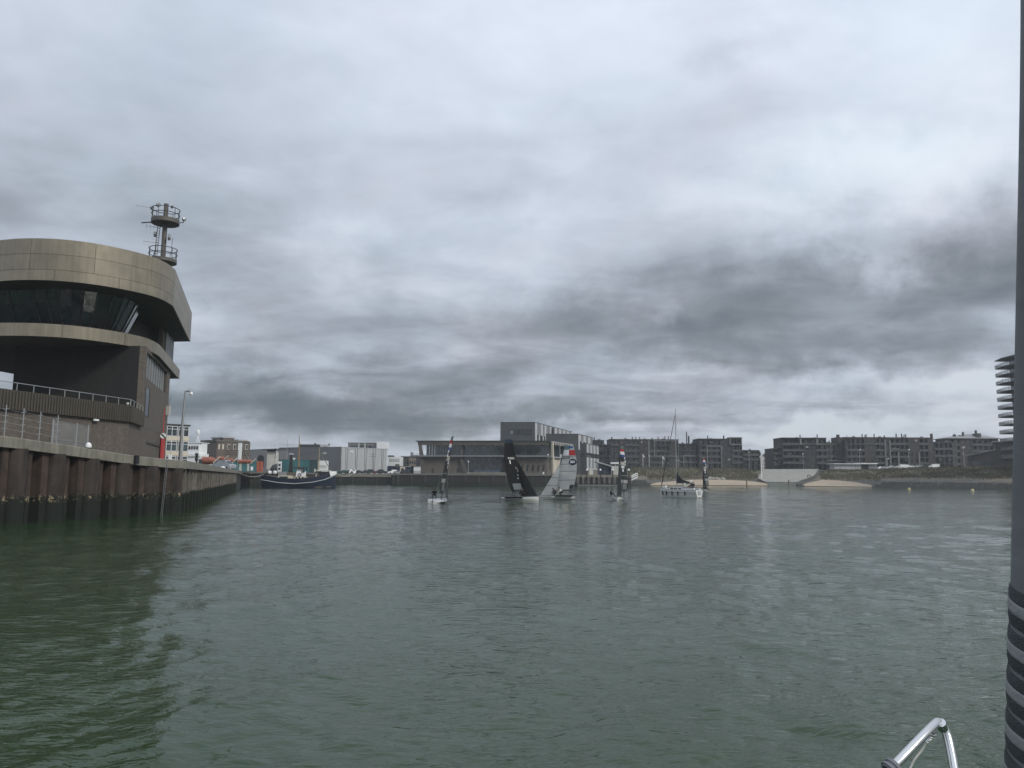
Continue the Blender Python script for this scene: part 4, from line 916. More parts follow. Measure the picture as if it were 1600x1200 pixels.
# small cars
carpaint = {}
def car_mesh(L_, H_, W_, van):
    m_ = MB(); b = .28
    if van: pr = [(-L_/2,b),(-L_/2,H_*.95),(-L_/2+.1,H_),(L_*.18,H_),(L_*.32,H_*.62),(L_/2-.05,H_*.52),(L_/2,H_*.4),(L_/2,b)]
    else: pr = [(-L_/2,b),(-L_/2,H_*.55),(-L_/2+.15,H_*.66),(-L_*.30,H_*.97),(-L_*.18,H_),(L_*.06,H_),(L_*.22,H_*.66),(L_/2-.2,H_*.56),(L_/2,H_*.42),(L_/2,b)]
    n_ = len(pr); vs_ = []
    for y, k in ((-W_/2,1),(W_/2,1)):
        for x, z in pr: vs_.append((x, y*(1 if z < H_*.7 else .82), z))
    m_.add(vs_, [tuple(range(n_)), tuple(range(2*n_-1, n_-1, -1))]+[(i, (i+1)%n_, n_+(i+1)%n_, n_+i) for i in range(n_)]); return m_
def car(loc, yaw, m__, lab, van=False, group=None, L_=4.4, H_=1.5):
    c = thing('parked_van' if van else 'parked_car', lab, 'van' if van else 'car', loc, yaw, group); W_ = 1.75
    car_mesh(L_, H_, W_, van).build('body', m__, c, smooth=True, fix=True)
    for s_ in (-1, 1):
        y = s_*(W_/2*.86+.035)
        if van: MB().add([(L_*.05,y*1.0,H_*.62),(L_*.26,y,H_*.62),(L_*.17,y*.98,H_*.92),(L_*.05,y*.98,H_*.92)], [(0,1,2,3)]).build('side_window', M_['glass'], c)
        else: MB().add([(-L_*.30,y*1.03,H_*.68),(L_*.18,y*1.03,H_*.68),(L_*.05,y*.96,H_*.93),(-L_*.22,y*.96,H_*.93)], [(0,1,2,3)]).build('side_window', M_['glass'], c)
        for x in (-L_*.31, L_*.31): MB().lathe([(.12,-.1),(.32,-.1),(.34,0),(.32,.1),(.12,.1)], 14, (x, s_*(W_/2-.05), .34), axis='y').build('wheel', M_['tyre'], c, smooth=True)
    x = L_*.24 if van else L_*.145
    MB().add([(x-.02,-W_*.36,H_*.93) if van else (L_*.07,-W_*.36,H_*.97),(x-.02,W_*.36,H_*.93) if van else (L_*.07,W_*.36,H_*.97),(L_*.33,W_*.4,H_*.63) if van else (L_*.215,W_*.4,H_*.70),(L_*.33,-W_*.4,H_*.63) if van else (L_*.215,-W_*.4,H_*.70)], [(0,1,2,3)]).build('windscreen', M_['glass'], c)
    for s_ in (-1, 1): MB().boxb(L_/2-.02,L_/2+.02,s_*W_*.38-.15,s_*W_*.38+.15,H_*.40,H_*.48).build('headlight', M_['white'], c)
    return c
silver = mat('silver_car_paint', (.33,.35,.36), .3, .5); dcar = mat('dark_car_paint', (.03,.035,.045), .3, .2); wcar = mat('white_car_paint', (.7,.7,.69), .35)
car(gp(350,158,4.25), math.radians(-25), silver, 'silver van parked on the quay in front of the dark teal container', van=True, H_=1.95, L_=4.8)
o = thing('white_tarpaulin', 'pale grey sheeted load left of the silver van', 'load', gp(336,170,4.2)); MB().prism([(-1.6,-1),(1.4,-1),(1.4,1),(-1.6,1)], 0, [2.0,2.7,2.7,2.0]).build('cover', M_['lgrey'], o)
for px, lb in ((322,'below the leftmost red buoy'), (348,'below the silver van')):
    p = gp(px, 118 if px == 322 else 140, 4.22); o = thing('bollard', 'low white rounded bollard on the quay edge %s' % lb, 'bollard', p, group='low white bollards'); MB().lathe([(.45,0),(.5,.2),(.42,.42),(.1,.5)], 12).build('post', M_['white'], o, smooth=True)
# white watch tower and arched shed
f = Fac('arched_shed', 'grey shed with a round arched dark doorway behind the orange container', 'building', 390, 300, 437, 300, 4.2)
f.lbox('wall', M_['grey'], 0, f.W, 0, 12, 0, f.z(400, 703.5))
a_, b2 = f.uv(407.5, 716); m_ = MB(); pts = [(a_+1.25*math.cos(t), b2+1.25*math.sin(t)) for t in np.linspace(0, math.pi, 13)]+[(a_-1.25, b2-3.5), (a_+1.25, b2-3.5)]
m_.add([(x, -.08, z) for x, z in pts]+[(x, .02, z) for x, z in pts], [tuple(range(15)), tuple(range(29,14,-1))]+[(i,(i+1)%15,15+(i+1)%15,15+i) for i in range(15)]); m_.build('arched_door', M_['blk'], f.o, fix=True)
f = Fac('watch_tower', 'white square watch tower with a dark flat roof platform and aerials, behind the trawler stern', 'building', 417, 226, 431, 226, 4.2)
f.pbox('wall', M_['offw'], 417, 705.5, 431, 733.5, 0, 2.6); f.pbox('wall_band', M_['cream'], 417.2, 711.8, 430.8, 712.6, -.03, .02)
f.pbox('window_band', M_['glass'], 417.5, 703, 430.5, 705.4, -.02, 2.5); f.pbox('roof', M_['dkmetal'], 410, 701.6, 433, 702.9, -1.0, 3.4)
for i in range(4):
    px = 418+i*2.4; a_, b2 = f.uv(px, 701.6); MB().tube([(a_,.3,b2),(a_,.3,b2+.95)], .04, 4).build('rail_post', M_['white'], f.o)
a_, b2 = f.uv(418, 697.5); a2, _ = f.uv(425.4, 697.5); MB().tube([(a_,.3,b2),(a2,.3,b2)], .04, 4).build('guard_rail', M_['white'], f.o)
a_, b2 = f.uv(431, 701.6); MB().tube([(a_,1,b2),(a_,1,b2+2.0)], .04, 4).build('whip_antenna', M_['white'], f.o)
MB().tube([(a_+.3,-.3,b2-2.2),(a_+.5,-.3,b2+.3)], .12, 5).build('antenna_panel', M_['white'], f.o); MB().tube([(f.W+.1,-.1,0.2),(f.W+.1,-.1,5)], .06, 4).build('downpipe', M_['white'], f.o)
# large warehouse: right face coloured paler than the left, as the lit side
zb = 4.2; Yc = 330
f = Fac('warehouse', 'large grey warehouse with a pale grooved end wall and a white oval sign', 'warehouse', 532.5, Yc, 604, 352, zb)
hw = f.z(532.5, 698); 
pl = gp(436, 343, zb+6); A = f.a; loc = lambda P: Vector(((P-f.a).dot(f.d), (P-f.a).dot(f.n)))
Ll = loc(pl.xy); Hh = hw
MB().prism([(0,0), (f.W,0), (f.W,30), (Ll.x+4,Ll.y+28), (Ll.x,Ll.y)], 0, Hh-.35).build('wall', M_['grey'], f.o, fix=True)
# pale end-wall panels separated by V-shaped grooves
gr = [(539.3,542.7,540.3,541.5),(554.4,557.8,555.5,556.4),(569,572.6,569.9,571),(582.2,586,583.4,584),(595.5,598.6,596.2,596.9)]
xs = [f.u(532.5)]; 
prev_t = prev_b = f.u(532.6)
allp = []
for tl, tr_, bl, br in gr:
    allp += [(f.u(tl), f.u(bl)), (f.u(tr_), f.u(br))]
allp.append((f.W, f.W)); pt, pb = 0.0, 0.0
for (t_, b__) in allp:
    g_ = .14; m_ = MB(); vs_ = [(pb+g_,-.22,0),(b__-g_,-.22,0),(t_-g_,-.22,Hh-.4),(pt+g_,-.22,Hh-.4)]; m_.add(vs_+[(x,-.02,z) for x,_,z in vs_], [(0,1,2,3),(7,6,5,4),(0,4,5,1),(1,5,6,2),(2,6,7,3),(3,7,4,0)]); m_.build('wall_panel', M_['lgrey'], f.o, fix=True); pt, pb = t_, b__
MB().boxb(-.1,f.W+.1,-.3,.2,Hh-.34,Hh).build('roof_edge', M_['lgrey'], f.o)
dl = (Ll-Vector((0,0))).normalized(); nl = Vector((-dl.y, dl.x)); nl = nl if nl.y < 0 else -nl
P = [Vector((0,0))+nl*.2, Ll+nl*.2, Ll-nl*.2, -nl*.2]; MB().prism([(p.x,p.y) for p in P], Hh-.34, Hh-.001).build('roof_edge', M_['grey'], f.o, fix=True)
nP = 12
for i in range(nP):
    a_ = dl*(Ll.length*i/nP+.06)+nl*.02; b_2 = dl*(Ll.length*(i+1)/nP-.06)+nl*.02; P = [a_, b_2, b_2+nl*.10, a_+nl*.10]; MB().prism([(p.x,p.y) for p in P], 0, Hh-.36).build('wall_panel', M_['grey'], f.o, fix=True)
def oval(parent, c, rx, rz, m__, name, y0, y1, tilt=0):
    m_ = MB(); n_ = 22; vs_ = [(c[0]+rx*math.cos(6.2832*i/n_), y0+c[1], c[2]+rz*math.sin(6.2832*i/n_)) for i in range(n_)]; vs_ += [(x, y1+c[1], z) for x, _, z in vs_]
    m_.add(vs_, [tuple(range(n_)), tuple(range(2*n_-1,n_-1,-1))]+[(i,(i+1)%n_,n_+(i+1)%n_,n_+i) for i in range(n_)]); return m_.build(name, m__, parent, fix=True)
a_, b2 = f.uv(549, 707); oval(f.o, (a_,0,b2), .85, .75, M_['white'], 'oval_sign', -.34, -.24); oval(f.o, (a_,0,b2-.25), .5, .3, M_['dteal'], 'sign_emblem', -.38, -.345)
# oval sign on the dark face
q = dl*((532.5-508)/(532.5-436)*Ll.length)+nl*.2; sgn = thing('tmp', '', '', (0,0,0)); bpy.data.objects.remove(sgn)
o = oval(f.o, (0,0,0), 1.0, .42, M_['white'], 'oval_sign', -.05, .05); o.location = (q.x, q.y, f.uv(508,706.8)[1]); o.rotation_euler = (0,0,math.atan2(-dl.y,-dl.x))
o = oval(f.o, (0,0,0), .75, .16, M_['dteal'], 'sign_emblem', -.09, -.055); o.location = (q.x, q.y, f.uv(508,706.5)[1]); o.rotation_euler = (0,0,math.atan2(-dl.y,-dl.x))
# plant rooms on the roof, each its own volume
def roofbox(name, m__, px0, py0, px1, py1, Y, dep, par=None):
    a_, b_2 = gp(px0, Y, 15), gp(px1, Y, 15); zt_ = gz((px0+px1)/2, py0, Y); zb_ = gz((px0+px1)/2, py1, Y)
    A2, B2 = loc(a_.xy), loc(b_2.xy); n3 = Vector((-(B2-A2).y, (B2-A2).x)).normalized()*dep; P = [A2, B2, B2+n3, A2+n3]
    return MB().prism([(p.x,p.y) for p in P], zb_-zb, zt_-zb).build(name, m__, par or f.o, fix=True)
roofbox('plant_room', M_['dkmetal'], 467, 694.3, 499, 699.5, 352, 8); roofbox('roof_hatch', M_['lgrey'], 500, 694.6, 506, 698.8, 350, 3); roofbox('roof_hatch', M_['lgrey'], 508, 695, 513, 698.8, 350, 3)
roofbox('vent', M_['blk'], 490.5, 692.6, 493, 694.4, 353, 1); roofbox('vent', M_['blk'], 512.5, 693.4, 514.5, 696, 352, 1)
rb = roofbox('roof_storey', M_['mgrey'], 543.5, 691.6, 588, 701, 362, 10); roofbox('roof_edge', M_['white'], 543.2, 690.9, 588.2, 691.5, 361.6, 10.5)
for a_, b_2 in ((547,558.6),(562,568),(571.5,573.5),(576,581)): roofbox('window', M_['glass'], a_, 695.8, b_2, 700.2, 361.7, .2, rb)
for a_, b_2 in ((558.9,561.4),(568.6,571)): roofbox('wall_pier', M_['lgrey'], a_, 692, b_2, 700.6, 361.6, .3)
roofbox('lift_tower', M_['white'], 588.2, 690.4, 603.8, 702, 360, 8); roofbox('corner_panel', M_['white'], 603.6, 703, 605, 713.5, 352.5, .5)
# white low building, brick blocks right of the warehouse
f = Fac('white_hall', 'small white panelled building right of the warehouse', 'building', 606, 372, 625.5, 372, 4.2)
f.pbox('wall', M_['white'], 606, 714, 625.5, 728, 0, 10); f.pbox('plinth', M_['navy'], 605, 728.1, 625.5, 740, -.1, 9.8); f.pbox('shutter', M_['concd'], 617.5, 725, 624, 729.5, -.2, .1)
for i in range(6): a_ = f.u(608.2+i*2.7); MB().boxb(a_,a_+.62,-.06,.0,f.z(612,721.5),f.z(612,717)).build('window', M_['lgrey'], f.o)
roof_ = f.pbox('roof', M_['dkmetal'], 606, 711.5, 614, 714, 3, 8)
for a_, b_2, t_, m__, lb in ((626.5,638.5,714.2,M_['apt'],'left part with a dark gable'), (639,650,714.2,M_['tan'],'pale middle part with small windows'), (650.3,656,715.5,M_['apt'],'right part beside the hall')):
    f = Fac('brick_block', 'low brick building right of the white hall, %s' % lb, 'building', a_, 382, b_2, 382, 4.2, 'low brick blocks'); f.lbox('wall', m__, 0, f.W, 0, 10, 0, f.z(a_, t_)); f.lbox('roof', M_['dkmetal'], -.1, f.W+.1, -.2, 10.1, f.z(a_, t_)+.01, f.z(a_, t_)+.4)
    for i in range(3):
        for k in range(2): x = f.W*(i+.5)/3; MB().boxb(x-.35,x+.35,-.05,.02,2.4+k*2.8,3.8+k*2.8).build('window', M_['glass'], f.o)
o = thing('kiosk', 'small cream kiosk with a dark doorway on the far quay', 'kiosk', gp(630.5,366,4.2)); MB().boxb(-1.6,1.6,-1,1,0,3.6).build('wall', M_['cream'], o); MB().boxb(-1.0,.2,-1.06,-.98,0,2.8).build('door', M_['dkmetal'], o)
rng5 = random.Random(4)
cs = [(537,'green_'),(545,'dark'),(553,'white'),(562,'dark'),(571,'dark'),(580,'dark'),(590,'red'),(597,'dark'),(614,'white'),(622,'silver'),(633,'dark')]
gcar = mat('green_car_paint', (.03,.08,.07), .35, .2); rcar = mat('red_car_paint', (.15,.03,.03), .35, .2)
where = ['left end of the row', 'second from the left', 'white, third from the left', 'fourth from the left', 'fifth from the left', 'middle of the pale wall', 'dull red, below the lift tower', 'at the corner of the warehouse', 'white, below the white hall', 'silver, by the hall shutter', 'beside the cream kiosk']
for (px, c_), lb in zip(cs, where):
    car(gp(px, 326 if px < 610 else 340, 4.25), rng5.uniform(-.5,.5)+(math.pi if rng5.random() < .5 else 0), {'green_':gcar,'dark':dcar,'white':wcar,'red':rcar,'silver':silver}[c_], ('green' if c_ == 'green_' else c_)+' car parked on the far quay before the warehouse, '+lb, group='cars parked on the far quay', H_=1.45 if rng5.random() < .6 else 1.9)
for a_, lb, m1_, m2_ in ((640,'dark blue left','navy','navy'), (650,'white topped right','white','lgrey')):
    o = thing('site_cabin', 'site cabin on the far quay beside the event hall, the %s one' % lb, 'cabin', gp(a_,345,4.2)); MB().boxb(-1.9,1.9,-1.2,1.2,0,1.6).build('lower_wall', M_[m2_], o); MB().boxb(-1.9,1.9,-1.2,1.2,1.61,3.3).build('upper_wall', M_[m1_], o); MB().boxb(-2.1,2.1,-1.4,1.4,3.31,3.5).build('roof', M_['lgrey'], o)
o = thing('wooden_mast', 'thick varnished wooden mast standing above the containers behind the trawler', 'mast', gp(466,232,4.2)); MB().tube([(0.1,0,0),(0,0,gz(465,700,232)-4.2),(-.15,0,gz(464,680,232)-4.2)], [.26,.18,.08], 8).build('spar', M_['tanpole'], o, smooth=True); MB().tube([(-.02,-.25,7.0),(.05,-.25,10.2)], .03, 5).build('halyard', M_['dkmetal'], o)
for px, yt, Y in ((447, 687, 260),):
    o = thing('thin_pole', 'thin pale pole rising above the warehouse roof left of the wooden mast', 'pole', gp(px,Y,4.2)); MB().tube([(0,0,0),(0,0,gz(px,yt,Y)-4.2)], .07, 6).build('pole', M_['galv'], o); MB().boxb(-.12,.12,-.12,.12,.001,.3).build('foot', M_['galv'], o)
o = thing('lattice_aerial', 'aerial mast with short cross arms before the pale end of the warehouse', 'aerial', gp(581.5,338,4.2)); MB().tube([(0,0,0),(0,0,gz(581,708,338)-4.2)], .06, 5).build('pole', M_['dkmetal'], o)
for z in (8.6, 7.6): MB().tube([(-1.5,0,z),(1.5,0,z)], .05, 4).build('cross_arm', M_['dkmetal'], o)
o = thing('net_heap', 'dark rounded heap of nets by the watch tower', 'net heap', gp(432,218,4.2)); m_ = MB(); m_.lathe([(1.9,0),(1.8,1.0),(1.3,1.9),(.4,2.3)], 10); m_.build('nets', M_['dkmetal'], o)
o = thing('cabinet', 'white upright cabinet with two dark openings left of the containers behind the trawler', 'cabinet', gp(436.8,214,4.2)); MB().boxb(-.45,.45,-.3,.3,0,2.9).build('case', M_['white'], o)
for z in (.55,1.6): MB().boxb(-.3,.3,-.33,-.29,z,z+.6).build('opening', M_['blk'], o)
# ================================================================== event hall on the middle quay
f = Fac('event_hall', 'long dark glass fronted event hall with outward slanting columns on the middle quay', 'building', 653, 297, 858, 291, 4.2)
W = f.W; Hr = f.z(700, 688.6); zf = f.z(700, 695.3); zg0 = f.z(700, 709); zs = f.z(700, 714.3)
f.lbox('roof', M_['dkmetal'], -.8, W+.3, -1.0, 20, Hr-.35, Hr)
fascia = mat('fascia_panel', (.075,.066,.055), .7, 0, .15, .5, streak=.15, objvar=.12); hallw = mat('hall_lower_wall', (.115,.098,.08), .85, 0, .12, .4, streak=.15)
n_ = 26
for i in range(n_): f.lbox('fascia_panel', fascia, W*i/n_+.03, W*(i+1)/n_-.03, -.75, -.6, zf, Hr-.36)
f.lbox('fascia_back', M_['dkmetal'], 0, W, -.59, 2, zf+.02, Hr-.37)
# glazed upper storey, set back
for i in range(44):
    x0, x1 = 3.0+(W-3.2)*i/44, 3.0+(W-3.2)*(i+1)/44
    f.lbox('window_pane', M_['bluegl'] if (i*7) % 5 < 3 else M_['glass'], x0+.05, x1-.05, 1.6, 1.66, zg0-.9, zf+.05)
    if i % 4 == 0: f.lbox('mullion', M_['mull'], x0-.06, x0+.06, 1.5, 1.62, zg0-.9, zf)
f.lbox('inner_wall', M_['soffit'], 7, W, 4.5, 18, zs, zf)
for i, px in enumerate([675,679.5,684,689,694]): f.lbox('interior_blind', M_['offw'], f.u(px)-.25, f.u(px)+.25, 3.0, 3.1, zg0-.2, zg0+2.2)
# balcony deck and rails
f.lbox('balcony_deck', M_['concd'], -2.6, W-.2, -1.4, 4, zs, zs+.55)
f.lbox('balcony_edge', M_['mgrey'], -2.6, W-.2, -1.55, -1.41, zs+.15, zs+.75)
for h in (1.0, 1.35): f.lbox('handrail', M_['rail'], -2.6, W-.2, -1.5, -1.45, zs+h, zs+h+.06)
for i in range(22): x = -2.5+(W+2)*i/21; f.lbox('rail_post', M_['rail'], x, x+.06, -1.44, -1.38, zs+.56, zs+1.36)
f.lbox('end_screen', M_['bluegl'], -2.62, -2.56, -1.4, 3, zs+.6, zs+1.9)
# lower storey walls, windows and doors between the slanting columns
xa, xb, xc = f.u(664), f.u(722.5), f.u(788); 
f.lbox('lower_wall', hallw, f.u(662), xb, .2, 6, .0, zs-.02); f.lbox('lower_glass', M_['glass'], xb+.8, f.u(784), .3, .4, .9, zs-.1)
f.lbox('dark_back', M_['soffit'], xb+.02, xc, .6, 6, 0, zs-.03)
for i in range(9): x = xb+.8+(f.u(784)-xb-.8)*i/9; f.lbox('mullion', M_['mull'], x-.05, x+.05, .2, .3, .5, zs-.1)
f.lbox('blind', mat('blue_blind', (.05,.075,.11), .7), f.u(741), f.u(781), .12, .18, .55, 1.5)
f.lbox('lower_wall', hallw, xc+.3, W-.8, .2, 6, 0, zs-.02)
for px in (815.5, 824, 832.5, 841, 849):
    x = f.u(px); MB().add([(x-.45,.1,1.2),(x+.25,.1,1.2),(x+.55,.1,3.6),(x-.15,.1,3.6),(x-.45,.19,1.2),(x+.25,.19,1.2),(x+.55,.19,3.6),(x-.15,.19,3.6)], [(0,1,2,3),(7,6,5,4),(0,4,5,1),(1,5,6,2),(2,6,7,3),(3,7,4,0)]).build('slot_window', M_['glass'], f.o, fix=True)
for px in (676, 715.5): x = f.u(px); f.lbox('door', M_['blk'], x-.35, x+.35, .12, .19, .1, 2.1)
f.lbox('plinth', M_['concd'], 2, W, -.6, .19, 0, .5)
f.lbox('threshold_ramp', M_['concrete'], f.u(730), f.u(790), -1.0, -.62, 0, .75)
def slant(x0, x1, z0, z1, w0, w1, m__, y0=-.7, y1=.1): MB().add([(x0-w0,y0,z0),(x0+w0,y0,z0),(x1+w1,y0,z1),(x1-w1,y0,z1),(x0-w0,y1,z0),(x0+w0,y1,z0),(x1+w1,y1,z1),(x1-w1,y1,z1)], [(0,1,2,3),(7,6,5,4),(0,4,5,1),(1,5,6,2),(2,6,7,3),(3,7,4,0)]).build('slanting_column', m__, f.o, fix=True)
colm = mat('column_concrete', (.085,.078,.068), .8, 0, .12, .5, streak=.15)
slant(f.u(663), f.u(655.5), 0, Hr-.36, .9, .55, colm); slant(f.u(728.5), f.u(721), 0, zs-.03, .85, .6, colm); slant(f.u(721), f.u(721.5), zs+.6, zf, .5, .5, colm, .2, .9); slant(f.u(794), f.u(789), 0, zf, .6, .5, colm)
for px in (731.5, 856): 
    x = f.u(px); 
lampw = M_['white']
# side return: brightly lit cream wall with canopy frame, turned towards the right
a2, b2 = gp(858, 291, 10).xy, gp(896, 322, 10).xy
g2 = Fac('event_hall_wing', 'cream walled end of the event hall with a slatted canopy', 'building', 858.5, 292, 896, 322, 4.2)
W2 = g2.W
g2.lbox('roof', M_['dkmetal'], 0, W2, .0, 9, Hr-.4, Hr-.05); 
for i in range(14): g2.lbox('canopy_slat', M_['offw'], 1.2+(W2-2)*i/14, 1.9+(W2-2)*i/14, -1.2, -1.05, Hr-1.5, Hr-.45)
g2.lbox('canopy_beam', M_['lgrey'], 0, W2, -1.25, -.02, Hr-.44, Hr-.2)
g2.lbox('lower_wall', M_['cream'], 2.2, W2*.78, .0, 8, 0, zs+.0); g2.lbox('upper_glass', M_['bluegl'], 1, W2*.75, 2.5, 2.6, zs+.5, Hr-.5); g2.lbox('upper_back', M_['soffit'], .5, W2*.8, 2.7, 8, zs+.01, Hr-.5)
g2.lbox('balcony_deck', M_['lgrey'], .2, W2*.72, -1.0, 2.4, zs+.02, zs+.4)
MB().boxb(W2*.3,W2*.62,-1.05,-1.0,zs+.41,zs+1.5).build('glass_rail', M_['lgrey'], g2.o)
for x in (W2*.3, W2*.62): MB().boxb(x,x+.4,-1.1,-1.06,0,Hr-.5 if x < W2*.5 else zs+1.7).build('post', M_['lgrey'], g2.o)
MB().add([(1.9,-1,0),(3.4,-1,0),(1.0,-1.3,Hr-.5),(.1,-1.3,Hr-.5),(1.9,-.3,0),(3.4,-.3,0),(1.0,-.6,Hr-.5),(.1,-.6,Hr-.5)], [(0,1,2,3),(7,6,5,4),(0,4,5,1),(1,5,6,2),(2,6,7,3),(3,7,4,0)]).build('slanting_column', M_['cream'], g2.o, fix=True)
for x in (W2*.40, W2*.47): 
    g2.lbox('window', M_['glass'], x, x+.7, -.05, .0, 1.2, 2.8); g2.lbox('window', M_['glass'], x+2.5, x+3.1, -.05, .0, 4.2, 5.6)
# taller blocks rising behind
def stripes(f_, xs, xe, z0, z1, nst, y=-.12, holes=None):
    for i in range(nst):
        m__ = (M_['offw'] if i % 2 == 0 else M_['mgrey'])
        a, b = xs+(xe-xs)*i/nst, xs+(xe-xs)*(i+1)/nst; f_.lbox('stripe_panel', m__, a+.04, b-.04, y, y+.10, z0, z1)
dirS = Vector((.3, .954)).normalized()
def blockpair(name, label, px0, pxc, Y, side_len, ytop, zbot, matf):
    fr = Fac(name, label, 'building', px0, Y, pxc, Y-1, 4.2); zt_ = fr.z(pxc, ytop)
    c = fr.b; e = c+dirS*side_len
    P = [fr.a, fr.b, e, e-fr.d*fr.W]; lp = [Vector(((p-fr.a).dot(fr.d), (p-fr.a).dot(fr.n))) for p in P]
    MB().prism([(p.x,p.y) for p in lp], zbot, zt_).build('wall', matf, fr.o, fix=True); MB().prism([(p.x,p.y) for p in lp], zt_+.001, zt_+.25).build('roof_edge', M_['dkmetal'], fr.o, fix=True)
    # side frame
    sdv = bpy.data.objects.new('side_wall', None); 
    bpy.data.objects.remove(sdv)
    return fr, zt_, lp
def sidepanels(fr, lp, s0, s1, z0, z1, n_, cols, th=.1, name='stripe_panel'):
    c = lp[1]; d = (lp[2]-lp[1]).normalized(); o_ = Vector((d.y, -d.x))
    for i in range(n_):
        a, b = c+d*(s0+(s1-s0)*i/n_+.03), c+d*(s0+(s1-s0)*(i+1)/n_-.03); P = [a+o_*.01, b+o_*.01, b+o_*(.01+th), a+o_*(.01+th)]
        MB().prism([(p.x,p.y) for p in P], z0, z1).build(name, cols[i % len(cols)], fr.o, fix=True)
fr, zt_, lp = blockpair('concert_block', 'tall dark grey block with a wide window, highest behind the event hall', 781.5, 835.5, 303, 66, 660.3, 0, M_['dgrey'])
WS = mat('pale_stripe_panel', (.42,.43,.43), .6); MG = M_['mgrey']
f = fr
wx0, wx1 = f.u(796), f.u(831); wz1, wz0 = f.z(812, 670.5), f.z(812, 679.5)
wf_ = f.lbox('window_recess', M_['glass'], wx0, wx1, -.06, -.01, wz0, wz1); 
for i in range(5): MB().boxb(wx0+(wx1-wx0)*i/4-.06,wx0+(wx1-wx0)*i/4+.06,-.12,-.065,wz0,wz1).build('mullion', M_['mull'], wf_)
MB().boxb(wx0+.3,wx0+1.4,-.1,-.065,wz0+.3,wz1-.6).build('blind', M_['mgrey'], wf_)
sidepanels(f, lp, 0.3, 26, zt_-7.3, zt_-.1, 9, [WS, MG, MG, WS, MG]); sidepanels(f, lp, 27.5, 66, zt_-9, zt_-.1, 10, [MG, WS]); sidepanels(f, lp, 25.6, 27.4, zt_-9, zt_-.5, 1, [M_['dgrey']], th=1.0, name='dividing_wall')
sidepanels(f, lp, 3, 15, zt_-8.2, zt_-4.6, 6, [M_['glass'], M_['lgrey'], M_['glass']], th=.22, name='window')
sidepanels(f, lp, 0.0, 66, zt_-12, zt_-9.05, 6, [M_['dgrey']], name='wall_panel')
fr, zt_, lp = blockpair('concert_block', 'lower wide dark grey block behind the event hall roof, with a striped right end', 836.5, 903.5, 318, 30, 678.7, 0, M_['dgrey'])
sidepanels(fr, lp, 0.3, 29, zt_-6.2, zt_-.1, 6, [WS, MG]); sidepanels(fr, lp, 3, 18, zt_-6.0, zt_-2.6, 5, [M_['glass'], M_['lgrey']], th=.22, name='window')
fr, zt_, lp = blockpair('concert_block', 'square dark block with white and grey stripes behind the pale quay piles', 900, 916.5, 322, 26, 693.3, 0, M_['dgrey'])
f = fr
cls = [WS, MG, WS, MG, WS, MG, WS]
sidepanels(f, lp, .2, 25.6, zt_-3.7, zt_-.1, 7, cls); sidepanels(f, lp, .2, 25.6, zt_-5.6, zt_-3.75, 5, [M_['glass']], name='window'); sidepanels(f, lp, .2, 25.6, zt_-9.9, zt_-5.65, 7, cls); sidepanels(f, lp, .2, 25.8, zt_-10.6, zt_-9.95, 1, [WS], name='white_band'); sidepanels(f, lp, .2, 10, 0, zt_-10.65, 2, [M_['tan'], M_['offw']], name='lower_panel'); sidepanels(f, lp, 10, 13, 0, zt_-10.65, 1, [WS], name='lower_panel'); sidepanels(f, lp, 13, 25.6, 0, zt_-10.65, 2, [M_['tan']], name='lower_panel')
f.lbox('window', M_['glass'], f.u(904), f.u(914), -.06, 0, zt_-5.4, zt_-4.0)
# blue tent and slanted roof, pavilion
o = thing('glass_pavilion', 'dark glass pavilion with a long slanting pale roof sloping down to the right', 'pavilion', gp(944,303,4.2)); a, b = gp(931,303,12), gp(958,303,9); X0, X1 = a.x-o.location.x, b.x-o.location.x
zA, zB = gz(931,722,303)-4.2, gz(958,730,303)-4.2
MB().prism([(X0,-1.5),(X1,-1.5),(X1,5),(X0,5)], [zA-.1,zB-.1,zB-.1,zA-.1], [zA+.35,zB+.35,zB+.35,zA+.35]).build('roof', M_['lgrey'], o)
MB().prism([(X0+1,0),(X1-.4,0),(X1-.4,4.5),(X0+1,4.5)], 0, [zA-.5,zB-.12,zB-.12,zA-.5]).build('wall', mat('dark_blue_glass', (.012,.02,.05), .2), o)
for i in range(4): MB().boxb(X0+1.6+i*1.3,X0+2.4+i*1.3,-.08,-.02,.3,1.6).build('window', M_['bluegl'], o)
o = thing('service_box', 'pale grey cabin with a flat roof at the right end of the slanting pavilion roof', 'cabin', gp(962,298,4.2)); MB().boxb(-1.6,1.4,-1,1,0,3.4).build('wall', M_['offw'], o); MB().boxb(-1.9,1.7,-1.3,1.3,4.2,4.8).build('canopy', M_['white'], o); MB().boxb(-.2,.1,-.2,.2,3.401,4.199).build('post', M_['galv'], o)
# lamp posts and details on the middle quay
def lamppost(px, Y, ytop, z0, lab, group, arm=0, cat='street lamp', r_=.07):
    p = gp(px, Y, z0+3); o = thing('street_lamp', lab, cat, (p.x, p.y, z0), 0, group); h = gz(px, ytop, Y)-z0
    MB().tube([(0,0,0),(0,0,h)], [r_*1.5, r_], 6).build('pole', M_['galv'], o)
    if arm: MB().boxb(min(0,arm)-.1,max(0,arm)+.1,-.12,.12,h-.05,h+.1).build('lamp_head', M_['lgrey'], o)
    else: MB().lathe([(.08,h),(.28,h+.12),(.30,h+.45),(.1,h+.6)], 8).build('lamp_head', M_['white'], o)
    return o
lamppost(731.8, 290, 722.5, 4.2, 'slim white headed lamp post before the dark glass of the event hall', 'lamp posts on the middle quay')
lamppost(856.3, 288, 712, 4.2, 'slim lamp post at the right corner of the event hall', 'lamp posts on the middle quay')
